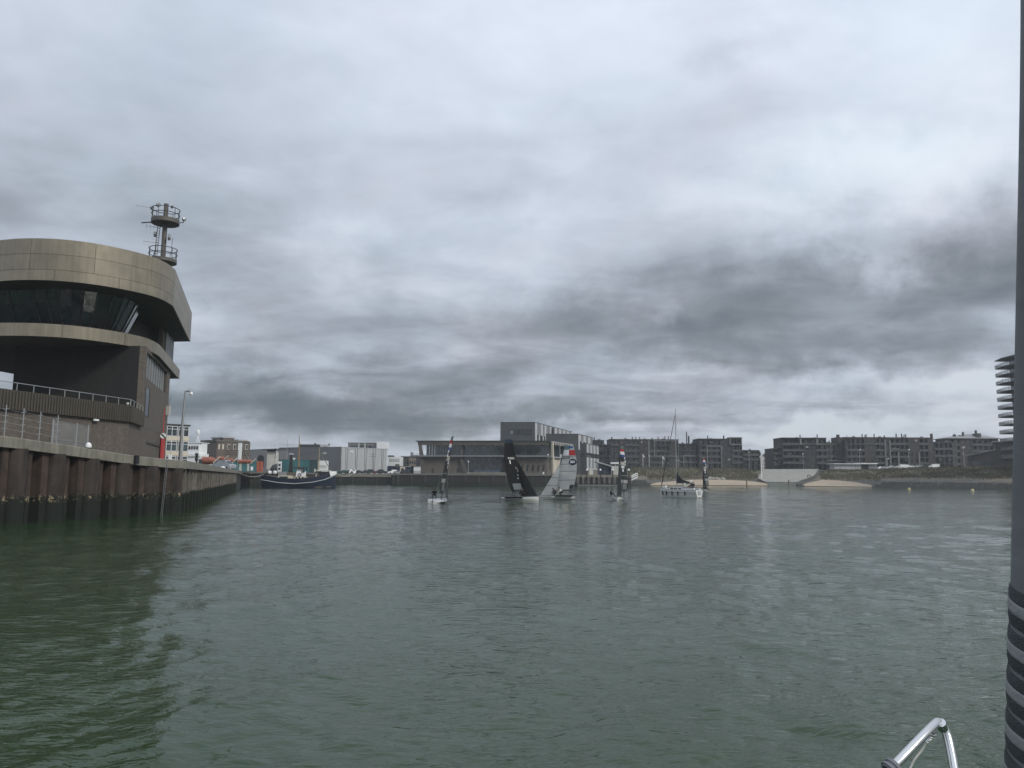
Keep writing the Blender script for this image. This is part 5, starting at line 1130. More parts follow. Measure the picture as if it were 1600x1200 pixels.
o = thing('bollard', 'small pale bollard on the middle quay before the slot windows of the hall', 'bollard', gp(849,286,4.25)); MB().lathe([(.3,0),(.25,.4),(.4,.6),(.35,.8)], 10).build('post', M_['white'], o)
# piles with white caps, pontoon, gangway
for px, lb in ((917.3,'first from the left'), (938.3,'second from the left'), (957.7,'third, left of the grey flagged sail'), (982.8,'rightmost, beside the gangway')):
    p = gp(px, 284.5, 0); o = thing('mooring_pile', 'dark mooring pile with a white cap, %s' % lb, 'mooring pile', (p.x, p.y, 0), 0, 'white capped mooring piles'); h = gz(px, 735.3, 284.5)
    MB().lathe([(.26,-1.2),(.26,h)], 10).build('pile', M_['dkmetal'], o, smooth=True); MB().lathe([(.34,h),(.36,h+.35),(.05,h+.75)], 10).build('cap', M_['white'], o)
o = thing('pontoon', 'low grey floating pontoon along the foot of the pale piled quay', 'pontoon', gp(933,286,0)); X0, X1 = gx(903,284,0)-o.location.x, gx(976,284,0)-o.location.x; MB().boxb(X0,X1,-2.6,-.6,-.2,.32).build('float', M_['concd'], o); MB().boxb(X0-.05,X1+.05,-2.7,-.5,.325,.45).build('deck', M_['lgrey'], o)
a, b = gp(977, 288, 1), gp(996, 300, 5); gw = thing('gangway', 'white railed gangway climbing from the pontoon to the bank', 'gangway', (a.x, a.y, 0)); dx, dy = b.x-a.x, b.y-a.y; z0, z1 = 1.2, gz(996,746,300)
for s_ in (-.6, .6):
    for h in (.12, 1.0, 1.7): MB().tube([(0,s_,z0+h),(dx,dy+s_,z1+h)], .09, 5).build('rail', M_['white'], gw)
    for i in range(8): t_ = i/7; MB().tube([(dx*t_,dy*t_+s_,z0+(z1-z0)*t_),(dx*t_,dy*t_+s_,z0+(z1-z0)*t_+1.7)], .06, 4).build('rail_post', M_['white'], gw)
MB().add([(0,-.6,z0),(dx,dy-.6,z1),(dx,dy+.6,z1),(0,.6,z0),(0,-.6,z0-.2),(dx,dy-.6,z1-.2),(dx,dy+.6,z1-.2),(0,.6,z0-.2)], [(0,1,2,3),(7,6,5,4),(0,4,5,1),(1,5,6,2),(2,6,7,3),(3,7,4,0)]).build('walkway', M_['lgrey'], gw, fix=True)

# ================================================================== apartments on the right
ZP = 8.3
winm = {}
CURT = [M_['rail'], mat('grey_curtain', (.13,.125,.115), .9), mat('pale_blind', (.30,.295,.28), .9)]
def apartment(name, label, px0, px1, ytop, Y, wallm, floors, bays, features=(), Y1=None, depth=13, group='apartment blocks along the promenade', edge=None, chim=(), open_=.75, fh=None):
    f = Fac(name, label, 'building', px0, Y, px1, Y1 or Y, ZP-.6, group); W = f.W; H = f.z((px0+px1)/2, ytop); fh = fh or (H-.5)/floors
    f.lbox('wall', wallm, 0, W, 1.5, depth, 0, H-.3); f.lbox('roof', M_['dkmetal'], -.15, W+.15, -.15, depth+.1, H-.29, H)
    bw = W/bays; rg_ = random.Random(int(px0))
    # runs of open galleries with continuous floor slabs alternate with closed brick bays
    kinds = []
    while len(kinds) < bays: kinds += ['g']*rg_.randint(2, 4)+['s']*rg_.randint(1, 2)
    kinds = kinds[:bays]
    for i in range(bays+1):
        x = W*i/bays; l_ = i > 0 and kinds[i-1] == 'g'; r_ = i < bays and kinds[i] == 'g'
        if l_ != r_ or i in (0, bays): f.lbox('pier', wallm, max(0, x-.22), min(W, x+.22), -.02, 1.49, 0, H-.31)
        elif l_ and r_: f.lbox('pier', wallm, x-.09, x+.09, .02, 1.49, 0, H-.31)
    f.lbox('parapet', wallm, 0, W, -.04, 1.48, H-.75, H-.305)
    def win(i, k, y, x0, w2, z0, h2, srcs={}):
        kind_ = rg_.choices((0, 1, 2), (72, 20, 8))[0]; ky = (f.o.name, round(w2, 2), round(h2, 2), kind_)
        if ky not in srcs:
            m_ = MB(); m_.boxb(0,w2*.47,0,.08,0,h2); m_.mat(1); m_.boxb(w2*.47,w2*.53,-.03,.1,0,h2); m_.mat(0); m_.boxb(w2*.53,w2,0,.08,0,h2); m_.mat(2)
            if kind_: m_.boxb(.04,w2*(.46 if kind_ == 1 else .97),-.02,-.005,h2*(.1 if kind_ == 1 else .45),h2*.98)
            o = m_.build('window', [M_['glass'], M_['rail'], CURT[kind_]], f.o); o.location = (x0, y, z0); srcs[ky] = o
        else: inst(srcs[ky], 'window', f.o, (x0, y, z0))
    src = {}
    for k in range(floors):
        z = k*fh; i = 0
        while i < bays:
            j = i
            while j < bays and kinds[j] == kinds[i]: j += 1
            xa, xb = W*i/bays+.23, W*j/bays-.23
            if kinds[i] == 'g':
                if k: f.lbox('floor_slab', M_['slab'], xa, xb, -.35, 1.485, z-.10, z+.10)
                key = (round(xb-xa, 1), k > 0)
                if k and rg_.random() < .85:
                    if key not in src: src[key] = MB().boxb(0,xb-xa-.1,0,.05,.12,1.0).build('balustrade', M_['rail'], f.o); src[key].location = (xa+.05, -.32, z)
                    else: inst(src[key], 'balustrade', f.o, (xa+.05, -.32, z))
                for q in range(i, j): win(q, k, 1.38, W*q/bays+.2, bw-.4, z+.25, fh-.7)
            else:
                if k == 0: f.lbox('wall_panel', wallm, xa, xb, .0, 1.49, 0, H-.76)
                for q in range(i, j):
                    wv = bw*rg_.choice((.3, .42)); win(q, k, -.05, W*(q+.5)/bays-wv/2, wv, z+.9, fh-1.5)
            i = j
    for q in range(max(1, bays//4)):
        x = W*(q+rg_.uniform(.2,.8))/max(1, bays//4); w_ = rg_.uniform(.5, 1.4); f.lbox('roof_plant', M_['mgrey'], x, x+w_, 3, 4.5, H+.001, H+rg_.uniform(.3,.8))
    for cx, cy, cw in chim:
        f.pbox('chimney', wallm, cx-cw/2, cy, cx+cw/2, ytop+.2, 4, 4+max(.4, cw*.3))
    return f
def portal(f, px0, py0, px1, py1, th=1.2, out=-.5):
    zx = th
    (x0, z1), (x1, z0) = f.uv(px0, py0, out), f.uv(px1, py1, out); w_ = .45
    f.lbox('portal_frame', M_['frame'], x0, x1, out, out+w_, z1-w_, z1); f.lbox('portal_frame', M_['frame'], x0, x0+w_, out, out+w_, z0, z1-w_-.001); f.lbox('portal_frame', M_['frame'], x1-w_, x1, out, out+w_, z0, z1-w_-.001)
    if z0 > 1.2: f.lbox('portal_frame', M_['frame'], x0+w_+.001, x1-w_-.001, out, out+w_, z0, z0+w_)
apartment('apartment_block', 'low brown block behind the striped concert block, with a single chimney', 918, 944, 687.5, 440, M_['apt'], 5, 4, chim=[(928.5,683.5,1.6)])
apartment('apartment_block', 'narrow balcony block right of the striped concert block, behind the slanting pavilion roof', 933, 952.6, 695, 405, M_['apt2'], 4, 3)
f = apartment('apartment_block', 'long brown apartment block behind the sail with Dutch flag bands and the yacht', 953, 1060.5, 686.2, 400, M_['apt'], 5, 14, chim=[(956,682.5,1.8),(988,682.3,1.2),(993.5,682.3,1),(999.5,682.6,1),(1019,683.8,1.6),(1028.3,682.5,1.2),(1039,681.6,1.2),(1044.5,681.6,1.1)])
portal(f, 1021.5, 688, 1060, 713.5); portal(f, 1013, 688, 1015, 733, out=-.4) if False else None
for px in (1014.0, 1059.5): x = f.u(px); f.lbox('pale_pier', M_['frame'], x-.35, x+.35, -.5, -.05, 0, f.z(px,688))
f = apartment('apartment_block', 'dark lower block right of the yacht mast, with a portal frame on its lower floors', 1061, 1091.5, 693, 400, M_['apt2'], 4, 4, chim=[(1073,675,1.4),(1076.3,681.3,2.2),(1083,690.8,3.5),(1089.3,688.5,1)])
portal(f, 1067.5, 711.5, 1101, 735)
f = apartment('apartment_block', 'dark block with a tall pale portal frame, third from the slipway gap', 1092, 1160, 685.3, 398, M_['apt2'], 5, 8, chim=[(1106,680.6,1.2),(1131,680.6,1.8)])
portal(f, 1104.5, 696.3, 1129, 735); portal(f, 1140, 683, 1159.5, 695, out=-.7); f.pbox('roof_storey', M_['apt2'], 1140.2, 683.2, 1159.3, 686, -.1, 6)
f = apartment('apartment_block', 'small dark block with a rounded roof corner, left of the slipway gap', 1160.5, 1186.5, 703.2, 402, M_['apt2'], 4, 3)
m_ = MB(); x0 = f.W-.02; H = f.z(1186, 703.2); m_.add([(x0,-.1,0),(x0+.9,-.1,0),(x0+.9,-.1,H-2.2),(x0+.5,-.1,H-.8),(x0,-.1,H-.3),(x0,12,0),(x0+.9,12,0),(x0+.9,12,H-2.2),(x0+.5,12,H-.8),(x0,12,H-.3)], [(0,1,2,3,4),(9,8,7,6,5),(0,5,6,1),(1,6,7,2),(2,7,8,3),(3,8,9,4),(4,9,5,0)]); m_.build('rounded_corner', M_['dkmetal'], f.o, fix=True)
# distant brown houses in the gap
for i, (a_, b_2, t_, lb) in enumerate(((1188.5,1197,714.5,'left one'), (1197.2,1204,711.8,'middle one with the highest roof'), (1204.2,1211,714,'right one'))):
    f = Fac('brick_house', 'distant brick house in the slipway gap, the %s' % lb, 'house', a_, 620, b_2, 620, ZP-.6, 'distant houses in the slipway gap'); H = f.z(a_, t_); br = mat('reddish_brick', (.13,.085,.07), .9) if i == 0 else br
    f.lbox('wall', br, 0, f.W, 0, 9, 0, H); MB().add([(0,-.3,H),(f.W,-.3,H),(f.W,9.3,H),(0,9.3,H),(0,4.5,H+1.8),(f.W,4.5,H+1.8)], [(0,1,5,4),(2,3,4,5),(0,4,3),(1,2,5),(3,2,1,0)]).build('roof', M_['dkmetal'], f.o, fix=True)
    for k in range(3):
        for j in range(3): f.lbox('window', M_['lgrey'], f.W*(j+.25)/3, f.W*(j+.75)/3, -.06, .02, H-2.4-k*2.7, H-1.1-k*2.7)
f = apartment('apartment_block', 'low narrow block just right of the slipway gap', 1208, 1222, 700.3, 402, M_['apt2'], 4, 2, chim=[(1218.3,697.5,3.4)])
f = apartment('apartment_block', 'dark block with deep balconies above the slipway', 1222.5, 1292, 683.8, 400, M_['apt2'], 5, 8, chim=[(1250.3,679.5,1.3),(1277,678.8,1.3)])
f.pbox('cornice', M_['frame'], 1221, 683.6, 1292, 684.4, -1.0, -.2)
for px in (1252, 1278): x = f.u(px); f.lbox('pale_pier', M_['frame'], x-.5, x+.5, -.5, -.05, f.z(px,694), f.z(px,684.5))
f.pbox('pale_beam', M_['slab'], 1252, 693.4, 1278, 694.4, -.55, -.1)
f = apartment('apartment_block', 'recessed block carrying the square pale frame with white windows', 1288.5, 1321, 691.5, 404, M_['apt'], 4, 4, chim=[(1296,688.2,1),(1301,689.5,2.5)])
portal(f, 1289.2, 693, 1320, 720.5, out=-1.2)
for k in range(3):
    for j in range(2):
        for q_ in range(3): px = 1293+j*14.5+q_*3; py = 695.2+k*8.4; f.pbox('white_window', M_['slab'], px, py, px+1.1, py+5.6, -.35, -.15)
f = apartment('apartment_block', 'long dark brown block with a row of chimneys, behind the flat white roofed pavilion', 1321.5, 1459.5, 683.2, 400, M_['apt'], 5, 18, chim=[(1310+13.5,679.6,0.1),(1347.3,678.3,1.3),(1351.8,679.5,1.0),(1353.6,678.3,1.0),(1366,678.2,1.3),(1382,680.5,1.6),(1400.5,677.6,1.3),(1409,677.6,1.3),(1413,679,1),(1415.5,678,1),(1456,677.6,3)])
for px in (1384, 1391.3, 1404, 1436): x = f.u(px); f.lbox('pale_pier', M_['frame'], x-.3, x+.3, -.5, -.05, 0, f.z(px,688 if px < 1392 else 706))
f.pbox('end_wall', M_['apt'], 1308.5, 683.2, 1321.3, 692, 1, 9); f.pbox('chimney', M_['apt'], 1309, 679, 1311.8, 683.4, 3, 5)
f.pbox('pale_beam', M_['slab'], 1328, 693.4, 1383, 694.3, -.5, -.1); f.pbox('pale_beam', M_['frame'], 1393.5, 700.3, 1404.5, 701.6, -.6, -.2)
f = apartment('apartment_block', 'lower block with pale balcony bands right of the chimney row', 1460, 1497, 690.2, 403, M_['apt3'], 4, 5)
f = apartment('apartment_block', 'block with a shallow grey hipped roof left of the balcony tower', 1484, 1562, 684.5, 420, M_['apt'], 5, 9, chim=[])
z0 = f.z(1520, 684.5); zt_ = f.z(1523, 677.2); W = f.W
MB().add([(-1,-1,z0),(W+1,-1,z0),(W+1,16,z0),(-1,16,z0),(W*.5,6,zt_),(W*.62,6,zt_),(-1,-1,z0-.3),(W+1,-1,z0-.3),(W+1,16,z0-.3),(-1,16,z0-.3)], [(0,1,5,4),(1,2,5),(2,3,4,5),(3,0,4),(0,6,7,1),(1,7,8,2),(2,8,9,3),(3,9,6,0),(9,8,7,6)]).build('hipped_roof', M_['roof'], f.o, fix=True)
for cx, cy, cw, cb in ((1492.5,678.5,2.6,685),(1505.8,675,1.2,681.5),(1526,672.3,1.4,678.5),(1500.3,679.8,1.4,682)): f.pbox('chimney', M_['apt3'], cx-cw/2, cy, cx+cw/2, cb, 2, 3.5)
f.pbox('roof_dormer', M_['apt3'], 1527, 677, 1533, 688, -.4, 4)
# nearer brick building at the right edge, with sloping roofs
f = Fac('brick_hall', 'low brown brick building with long sloping grey roofs at the right, before the balcony tower', 'building', 1507, 350, 1640, 335, ZP-.5)
zr0, zr1 = f.z(1515,711.5), f.z(1557,702); x0, x1 = f.u(1514), f.u(1557)
MB().prism([(x0,0),(x1,0),(x1,12),(x0,12)], 0, [zr0-.4,zr1-.4,zr1-.4,zr0-.4]).build('wall', M_['apt'], f.o); MB().prism([(x0-1.5,-1),(x1+.02,-1),(x1+.02,13),(x0-1.5,13)], [zr0-.35,zr1-.35,zr1-.35,zr0-.35], [zr0,zr1,zr1,zr0]).build('sloping_roof', M_['roof'], f.o)
zb2 = f.z(1557, 690); f.lbox('tall_wall', M_['apt'], x1+.05, f.W, .4, 14, 0, zb2-.3); f.lbox('roof_edge', M_['roof'], x1-1.0, f.W+.5, -.8, 14.5, zb2-.29, zb2+.15)
for py in (702.3, 715.5): z_ = f.z(1575, py); f.lbox('canopy_roof', M_['roof'], f.u(1566), f.W, -1.6, .38, z_-.2, z_+.12)
f.pbox('window_band', M_['glass'], 1566, 696, 1600, 701, .30, .38)
for i in range(9): x = x0+1.2+(x1-x0-2)*i/9; f.lbox('window', M_['glass'], x, x+.9, -.06, 0, 1.6, 3.6)
f.pbox('chimney', M_['apt3'], 1546, 699.8, 1547.6, 704, 2, 3)
# balcony tower
bt = thing('balcony_tower', 'tall apartment tower with pointed stacked balconies, partly behind the furled sail', 'building', (0,0,ZP-.6))
YB = 292.0
tipx = [(1558,564,1),(1558.5,576.5,0),(1559.5,589,0),(1560.5,601.5,0),(1561,614.5,0),(1562,627,0),(1562.5,639.5,0),(1563.5,652,0),(1564,665,0),(1565,677.5,0)]
tp = gp(1562, YB, 20).xy; u_ = Vector((.23,.97)).normalized(); v_ = Vector((u_.y, -u_.x))
SCREEN = mat('pale_glass_screen', (.25,.27,.28), .3); SCREEN.node_tree.nodes['Principled BSDF'].inputs['Alpha'].default_value = .35; tip = tp; core = tp+v_*3.6-u_*1.2
zbt = ZP-.6
floors_z = [gz(1560, y, YB) for _, y, _ in tipx]
fh_ = (floors_z[1]-floors_z[-1])/8
MB().prism([(p.x,p.y) for p in (core-u_*3, core-u_*3+v_*1.0+u_*3.0, core+v_*16+u_*2, core+v_*16-u_*26, core-u_*26)], 0, floors_z[0]-zbt-.3).build('core_wall', M_['apt3'], bt, fix=True)
slabP = [tip, tip+v_*5+u_*1.5, core+v_*15+u_*3, core+v_*3-u_*5, core-u_*18+v_*.0, core-u_*18-v_*1.5, tip-u_*8-v_*.5, tip-u_*3-v_*.15]
zz = [floors_z[0]]+[floors_z[1]-fh_*i for i in range(14)]
for k, z in enumerate(zz):
    z_ = z-zbt
    if z_ < 1: continue
    MB().prism([(p.x,p.y) for p in slabP], z_-.28, z_+.0).build('roof_slab' if k == 0 else 'balcony_slab', M_['slab'], bt, fix=True)
    if k:
        E = [slabP[1], tip, slabP[7], slabP[6], slabP[5]]
        for a, b in zip(E, E[1:]):
            n_ = max(1, int((b-a).length/1.5)); d_ = (b-a).normalized(); P = [a, b, b+v_*.05, a+v_*.05]; MB().prism([(p.x,p.y) for p in P], z_+.08, z_+.95).build('balustrade_panel', SCREEN, bt, fix=True)
            MB().tube([(a.x,a.y,z_+1.05),(b.x,b.y,z_+1.05)], .07, 4).build('handrail', M_['dkmetal'], bt)
            for i in range(n_+1): q = a+(b-a)*(i/n_); MB().tube([(q.x,q.y,z_),(q.x,q.y,z_+1.05)], .06, 4).build('rail_post', M_['dkmetal'], bt)
        for i in range(7):
            q = core-u_*(4.5+i*3.0); q2 = q-u_*2.4
            P = [q-v_*.04, q2-v_*.04, q2+v_*.05, q+v_*.05]; MB().prism([(p.x,p.y) for p in P], z_+.1, z_+fh_-.55).build('window', M_['bluegl'], bt, fix=True)
# flat pavilion on the bank
f = Fac('flat_pavilion', 'long flat grey pavilion with a white roof edge on the bank right of the slipway', 'pavilion', 1303.5, 376, 1371, 376, gz(1335,735,376))
f.pbox('wall', M_['lgrey'], 1304, 725.3, 1345.5, 735, 0, 6); f.pbox('wall', M_['mgrey'], 1357.5, 726, 1370.5, 735, -.3, 6); f.pbox('dark_opening', M_['blk'], 1345.6, 726, 1357.4, 735, .8, 5)
f.pbox('roof', M_['white'], 1302.5, 724.2, 1345, 725.2, -1, 7); f.pbox('roof', M_['white'], 1345.1, 723.5, 1371.5, 725.1, -1.2, 7)
for px in (1313, 1322, 1331, 1337, 1340.5): f.pbox('panel_joint', M_['concd'], px-.12, 725.4, px+.12, 735, -.05, -.005)
def bollrow(): pass
# poles, lamps and flags on the promenade
def bankp(px, d): return shore_pt(px, d, 0, .3)
lamps = [(1015.2,712,'lamp post on the promenade between the two flag poles'),(1067.3,711,'lamp post at the left side of the low portal frame block'),(1094.5,710,'lamp post behind the far dinghy sail'),(1171.8,706,'lamp post before the rounded corner block'),(1256.5,708.5,'lamp post before the block above the slipway'),(1345.4,702,'lamp post behind the flat pavilion'),(1388.6,716,'short lamp post among the parked cars'),(1422.5,702,'lamp post behind the white van'),(1509.3,698,'lamp post left of the sloping roofed brick building')]
for px, yt, lb in lamps:
    p = bankp(px, 73); o = thing('street_lamp', 'slim '+lb, 'street lamp', p, 0, 'street lamps along the promenade'); h = gz(px, yt, p.y)-p.z
    MB().tube([(0,0,-.2),(0,0,h)], [.13,.08], 6).build('pole', M_['galv'], o); MB().lathe([(.05,h-.5),(.28,h-.35),(.30,h-.05),(.1,h+.1)], 8, (.45 if px > 1300 else 0, 0, 0)).build('lamp_head', M_['white'], o)
for px, yt, lb in ((1005.2, 709.5, 'left'), (1036.3, 712.5, 'right')):
    p = bankp(px, 66); o = thing('flagpole', 'white flag pole with a drooping pale flag on the bank, the %s of two' % lb, 'flagpole', p, 0, 'flag poles on the bank'); h = gz(px, yt, p.y)-p.z
    MB().tube([(0,0,-.2),(0,0,h)], .1, 6).build('pole', M_['white'], o)
    m_ = MB(); m_.add([(.1,0,h-.1),(.1,0,h-1.6),(.5,.1,h-1.5),(.9,0,h-2.3 if lb == 'right' else h-2.0),(.95,.05,h-1.1),(.5,.08,h-.5)], [(0,1,2,5),(2,3,4,5)]); m_.build('flag', M_['offw'], o)
for i, (px, yt, yb, lb) in enumerate(((1190.6, 711, 748, 'tall white beacon post with cross boards at the left edge of the slipway'), (1193.2, 713, 735, 'second white beacon post behind the tall one'))):
    d = 22 if i == 0 else 60; p = bankp(px, d); o = thing('beacon_post', lb, 'beacon', p); h = gz(px, yt, p.y)-p.z; MB().boxb(-.16,.16,-.12,.12,-.5,h).build('post', M_['white'], o)
    MB().boxb(-.7,.7,-.18,-.13,h-1.3,h-.5).build('cross_board', M_['offw'], o); MB().tube([(0,0,h),(0,0,h+1.1)], .06, 5).build('spike', M_['galv'], o)
for px, yt, lb in ((1166.6, 749, 'left of the slipway'), (1232.3, 749.5, 'at the foot of the slipway')):
    p = shore_pt(px, 0, 0, 0); o = thing('timber_pile', 'dark timber pile standing at the waterline %s' % lb, 'post', (p.x, p.y-.3, -.5)); h = gz(px, yt, p.y)+.5; MB().lathe([(.26,0),(.24,h-.1),(.15,h)], 9).build('pile', M_['wood'], o)
carsR = [(1380.5,wcar,0,'white car at the left end of the row'),(1386.5,silver,0,'silver car left of the short lamp'),(1393.5,wcar,0,'white car second right of the short lamp'),(1400.5,silver,0,'silver car before the two pale piers'),(1407,wcar,0,'small white car left of the white van'),(1416.5,wcar,1,'white van under the tall lamp post'),(1426.5,wcar,0,'white car right of the van'),(1435.5,silver,0,'silver car under the block end'),(1448,dcar,0,'dark car in the wide space'),(1461.5,wcar,1,'white van at the right end of the row')]
for px, m__, vn, lb in carsR: p = bankp(px, 80); car((p.x, p.y, p.z-.05), 0 if px % 2 < 1 else math.pi, m__, lb+' on the promenade', van=bool(vn), group='cars parked along the promenade', H_=1.9 if vn else 1.5, L_=5.2 if px == 1416.5 else 4.2)
for i in range(16):
    px = 1224+i*4.4 if i < 12 else 1150+i*3; 
# railing along the promenade
pr = thing('promenade_railing', 'thin dark railing along the promenade above the bank', 'railing', (0,0,0)); prev = None
for i, px in enumerate(range(1100, 1186, 4)):
    p = bankp(px, 68); MB().tube([p, p+Vector((0,0,1.0))], .05, 4).build('post', M_['dkmetal'], pr)
    if prev is not None: MB().tube([prev+Vector((0,0,1.0)), p+Vector((0,0,1.0))], .04, 4).build('rail', M_['dkmetal'], pr)
    prev = p
hedge = mat('dark_hedge', (.02,.024,.016), .95, 0, .4, 1)
for a_, b_2, lb in ((1000,1186,'left of the slipway gap'), (1196,1278,'across the top of the slipway')):
    m_ = MB(); rg = random.Random(a_); P0 = []
    n_ = int((b_2-a_)/1.2)
    for i in range(n_):
        px = a_+(b_2-a_)*i/n_; p = bankp(px, 84); s_ = rg.uniform(.35,.7)
        for q_ in range(3): m_.lathe([(.3,0),(.75,.4*s_*2),(.6,.9*s_*2),(.1,1.2*s_*2)], 5, (p.x+rg.uniform(-.6,.6), p.y+rg.uniform(-.5,.5), p.z-.1))
    tag(m_.build('hedge', hedge), 'dark low hedge along the promenade, %s' % lb, kind='stuff')
# two yellow buoys
ybm = mat('pale_yellow_paint', (.42,.38,.20), .6)
for px, py, lb in ((1420.5, 765.2, 'left'), (1519.5, 767.3, 'right')):
    p = atZ(px, py, 0); o = thing('yellow_buoy', 'small round pale yellow buoy off the right bank, the %s of two' % lb, 'buoy', (p.x, p.y, 0), 0, 'pale yellow buoys off the right bank'); MB().lathe([(.1,-.35),(.38,-.15),(.44,.15),(.34,.45),(.12,.62)], 14).build('float', ybm, o, smooth=True); MB().lathe([(.07,.62),(.07,.78)], 8).build('lifting_eye', M_['dkmetal'], o)
# ================================================================== people
skin = mat('skin', (.45,.28,.20), .6); 
def cloth(n, c): return mat(n, c, .9, 0, .15, 3)
CL = dict(black=cloth('black_wetsuit', (.012,.013,.016)), navy=cloth('navy_jacket', (.03,.04,.10)), white=cloth('white_shirt', (.6,.6,.57)), grey=cloth('grey_trousers', (.10,.10,.10)), red=cloth('red_jacket', (.3,.04,.04)), dark=cloth('dark_jacket', (.03,.03,.035)), blue=cloth('blue_jacket', (.05,.07,.22)))
hairm = {'brown': mat('brown_hair', (.05,.03,.02), .8), 'white': mat('white_cap', (.65,.65,.62), .8), 'dark': mat('dark_hair', (.02,.018,.015), .8)}
def person(name, label, loc, yaw, J, top, trousers, hair='dark', group=None, scale=1.0, parent=None):
    """J: joints in metres relative to the feet; body grown with a skin modifier."""
    names = ['pelvis','chest','neck','head','shL','elL','haL','shR','elR','haR','hipL','knL','ftL','toL','hipR','knR','ftR','toR']
    edges_ = [(0,1),(1,2),(2,3),(1,4),(4,5),(5,6),(1,7),(7,8),(8,9),(0,10),(10,11),(11,12),(12,13),(0,14),(14,15),(15,16),(16,17)]
    rad = [.135,.155,.058,.098,.075,.048,.038,.075,.048,.038,.098,.066,.046,.038,.098,.066,.046,.038]
    me = bpy.data.meshes.new(name); me.from_pydata([tuple(Vector(J[n_])*scale) for n_ in names], edges_, [])
    o = bpy.data.objects.new(name, me); C.objects.link(o); md = o.modifiers.new('skin', 'SKIN'); sb = o.modifiers.new('sub', 'SUBSURF'); sb.levels = 1; sb.render_levels = 1
    for i, v_ in enumerate(me.skin_vertices[0].data): v_.radius = (rad[i]*scale, rad[i]*scale*(.8 if i in (0, 1) else 1)); v_.use_root = (i == 0)
    dg = bpy.context.evaluated_depsgraph_get(); m2 = bpy.data.meshes.new_from_object(o.evaluated_get(dg)); bpy.data.objects.remove(o)
    m2.materials.clear(); [m2.materials.append(m__) for m__ in (CL[top], CL[trousers], skin)]
    hd = Vector(J['head'])*scale; nk = Vector(J['neck'])*scale; pv = Vector(J['pelvis'])*scale; hands = [Vector(J['haL'])*scale, Vector(J['haR'])*scale]; legs = [Vector(J[k])*scale for k in ('knL','knR','ftL','ftR','toL','toR','hipL','hipR')]
    arms = [Vector(J[k])*scale for k in ('elL','elR','chest','shL','shR')]
    for p in m2.polygons:
        c = p.center
        if (c-hd).length < .17*scale or any((c-h).length < .07*scale for h in hands): p.material_index = 2
        elif min((c-q).length for q in legs+[pv]) < min((c-q).length for q in arms): p.material_index = 1
        else: p.material_index = 0
        p.use_smooth = True
    m2.name = 'body'
    r_ = thing(name, label, 'person', loc, yaw, group)
    b = bpy.data.objects.new('body', m2); C.objects.link(b); b.parent = r_
    fdir = (Vector(J['head'])-Vector(J['neck'])).normalized()
    h = MB().lathe([(.09,-.02),(.115,.03),(.10,.09),(.05,.125),(.01,.13)], 12); ho = h.build('hair', hairm[hair], r_, smooth=True); ho.location = hd+Vector((-.012,0,.01)); ho.scale = (scale,)*3
    n_ = MB().lathe([(.022,-.02),(.012,.02),(.004,.03)], 6); no = n_.build('nose', skin, r_); no.location = hd+Vector((.105*scale,0,-.01)); no.rotation_euler = (0,math.radians(70),0)
    return r_
def stand(bend=0, lean=0, arms='down', spread=.14):
    J = dict(pelvis=(0,0,.93), chest=(.04*bend+.0,0,1.32), neck=(.10*bend,0,1.5), head=(.14*bend+.02,0,1.64), hipL=(0,.10,.88), hipR=(0,-.10,.88), knL=(.05,spread*.9,.48), knR=(.02,-spread*.9,.48), ftL=(0,spread,.07), ftR=(0,-spread,.07), toL=(.17,spread+.03,.035), toR=(.17,-spread-.03,.035), shL=(.03*bend,.19,1.42), shR=(.03*bend,-.19,1.42))
    if arms == 'down': J.update(elL=(-.02,.27,1.13), haL=(.08,.28,.88), elR=(-.02,-.27,1.13), haR=(.08,-.28,.88))
    if arms == 'fwd': J.update(elL=(.18,.26,1.18), haL=(.42,.18,1.15), elR=(.18,-.26,1.18), haR=(.42,-.18,1.15))
    if arms == 'up': J.update(elL=(.2,.30,1.5), haL=(.42,.22,1.72), elR=(.18,-.28,1.2), haR=(.42,-.18,1.22))
    if lean:
        for k in ('chest','neck','head','shL','shR','elL','elR','haL','haR'):
            x, y, z = J[k]; a = lean; dz = z-.93; J[k] = (x*math.cos(a)+dz*math.sin(a), y, .93+dz*math.cos(a)-x*math.sin(a))
    return J
def sit(fwd_=0.15):
    J = dict(pelvis=(0,0,.12), chest=(.06,0,.50), neck=(.12,0,.68), head=(.17,0,.82), hipL=(.04,.10,.13), hipR=(.04,-.10,.13), knL=(.42,.16,.40), knR=(.44,-.14,.36), ftL=(.60,.16,-.02), ftR=(.64,-.14,-.04), toL=(.78,.18,-.04), toR=(.80,-.16,-.06), shL=(.08,.19,.60), shR=(.08,-.19,.60), elL=(.22,.26,.38), haL=(.45,.18,.42), elR=(.22,-.26,.38), haR=(.45,-.18,.40))
    return J
def crouch():
    J = dict(pelvis=(0,0,.45), chest=(.22,0,.78), neck=(.36,0,.92), head=(.46,0,1.02), hipL=(.02,.12,.45), hipR=(.02,-.12,.45), knL=(.42,.18,.48), knR=(.38,-.2,.40), ftL=(.12,.18,.06), ftR=(.1,-.2,.06), toL=(.30,.2,.03), toR=(.28,-.22,.03), shL=(.26,.19,.84), shR=(.26,-.19,.84), elL=(.42,.28,.62), haL=(.62,.2,.68), elR=(.42,-.28,.62), haR=(.62,-.2,.60)); return J
# person on the terrace
p = C1-d1b*(-1.0)+n2v*1.0
pt_ = gp(199.5, 66.2, 8.5); person('person', 'person in a white cap and blue jacket leaning on the tower terrace rail', (pt_.x, pt_.y, 7.51), -1.2, stand(1, .25, 'fwd'), 'blue', 'dark', 'white')

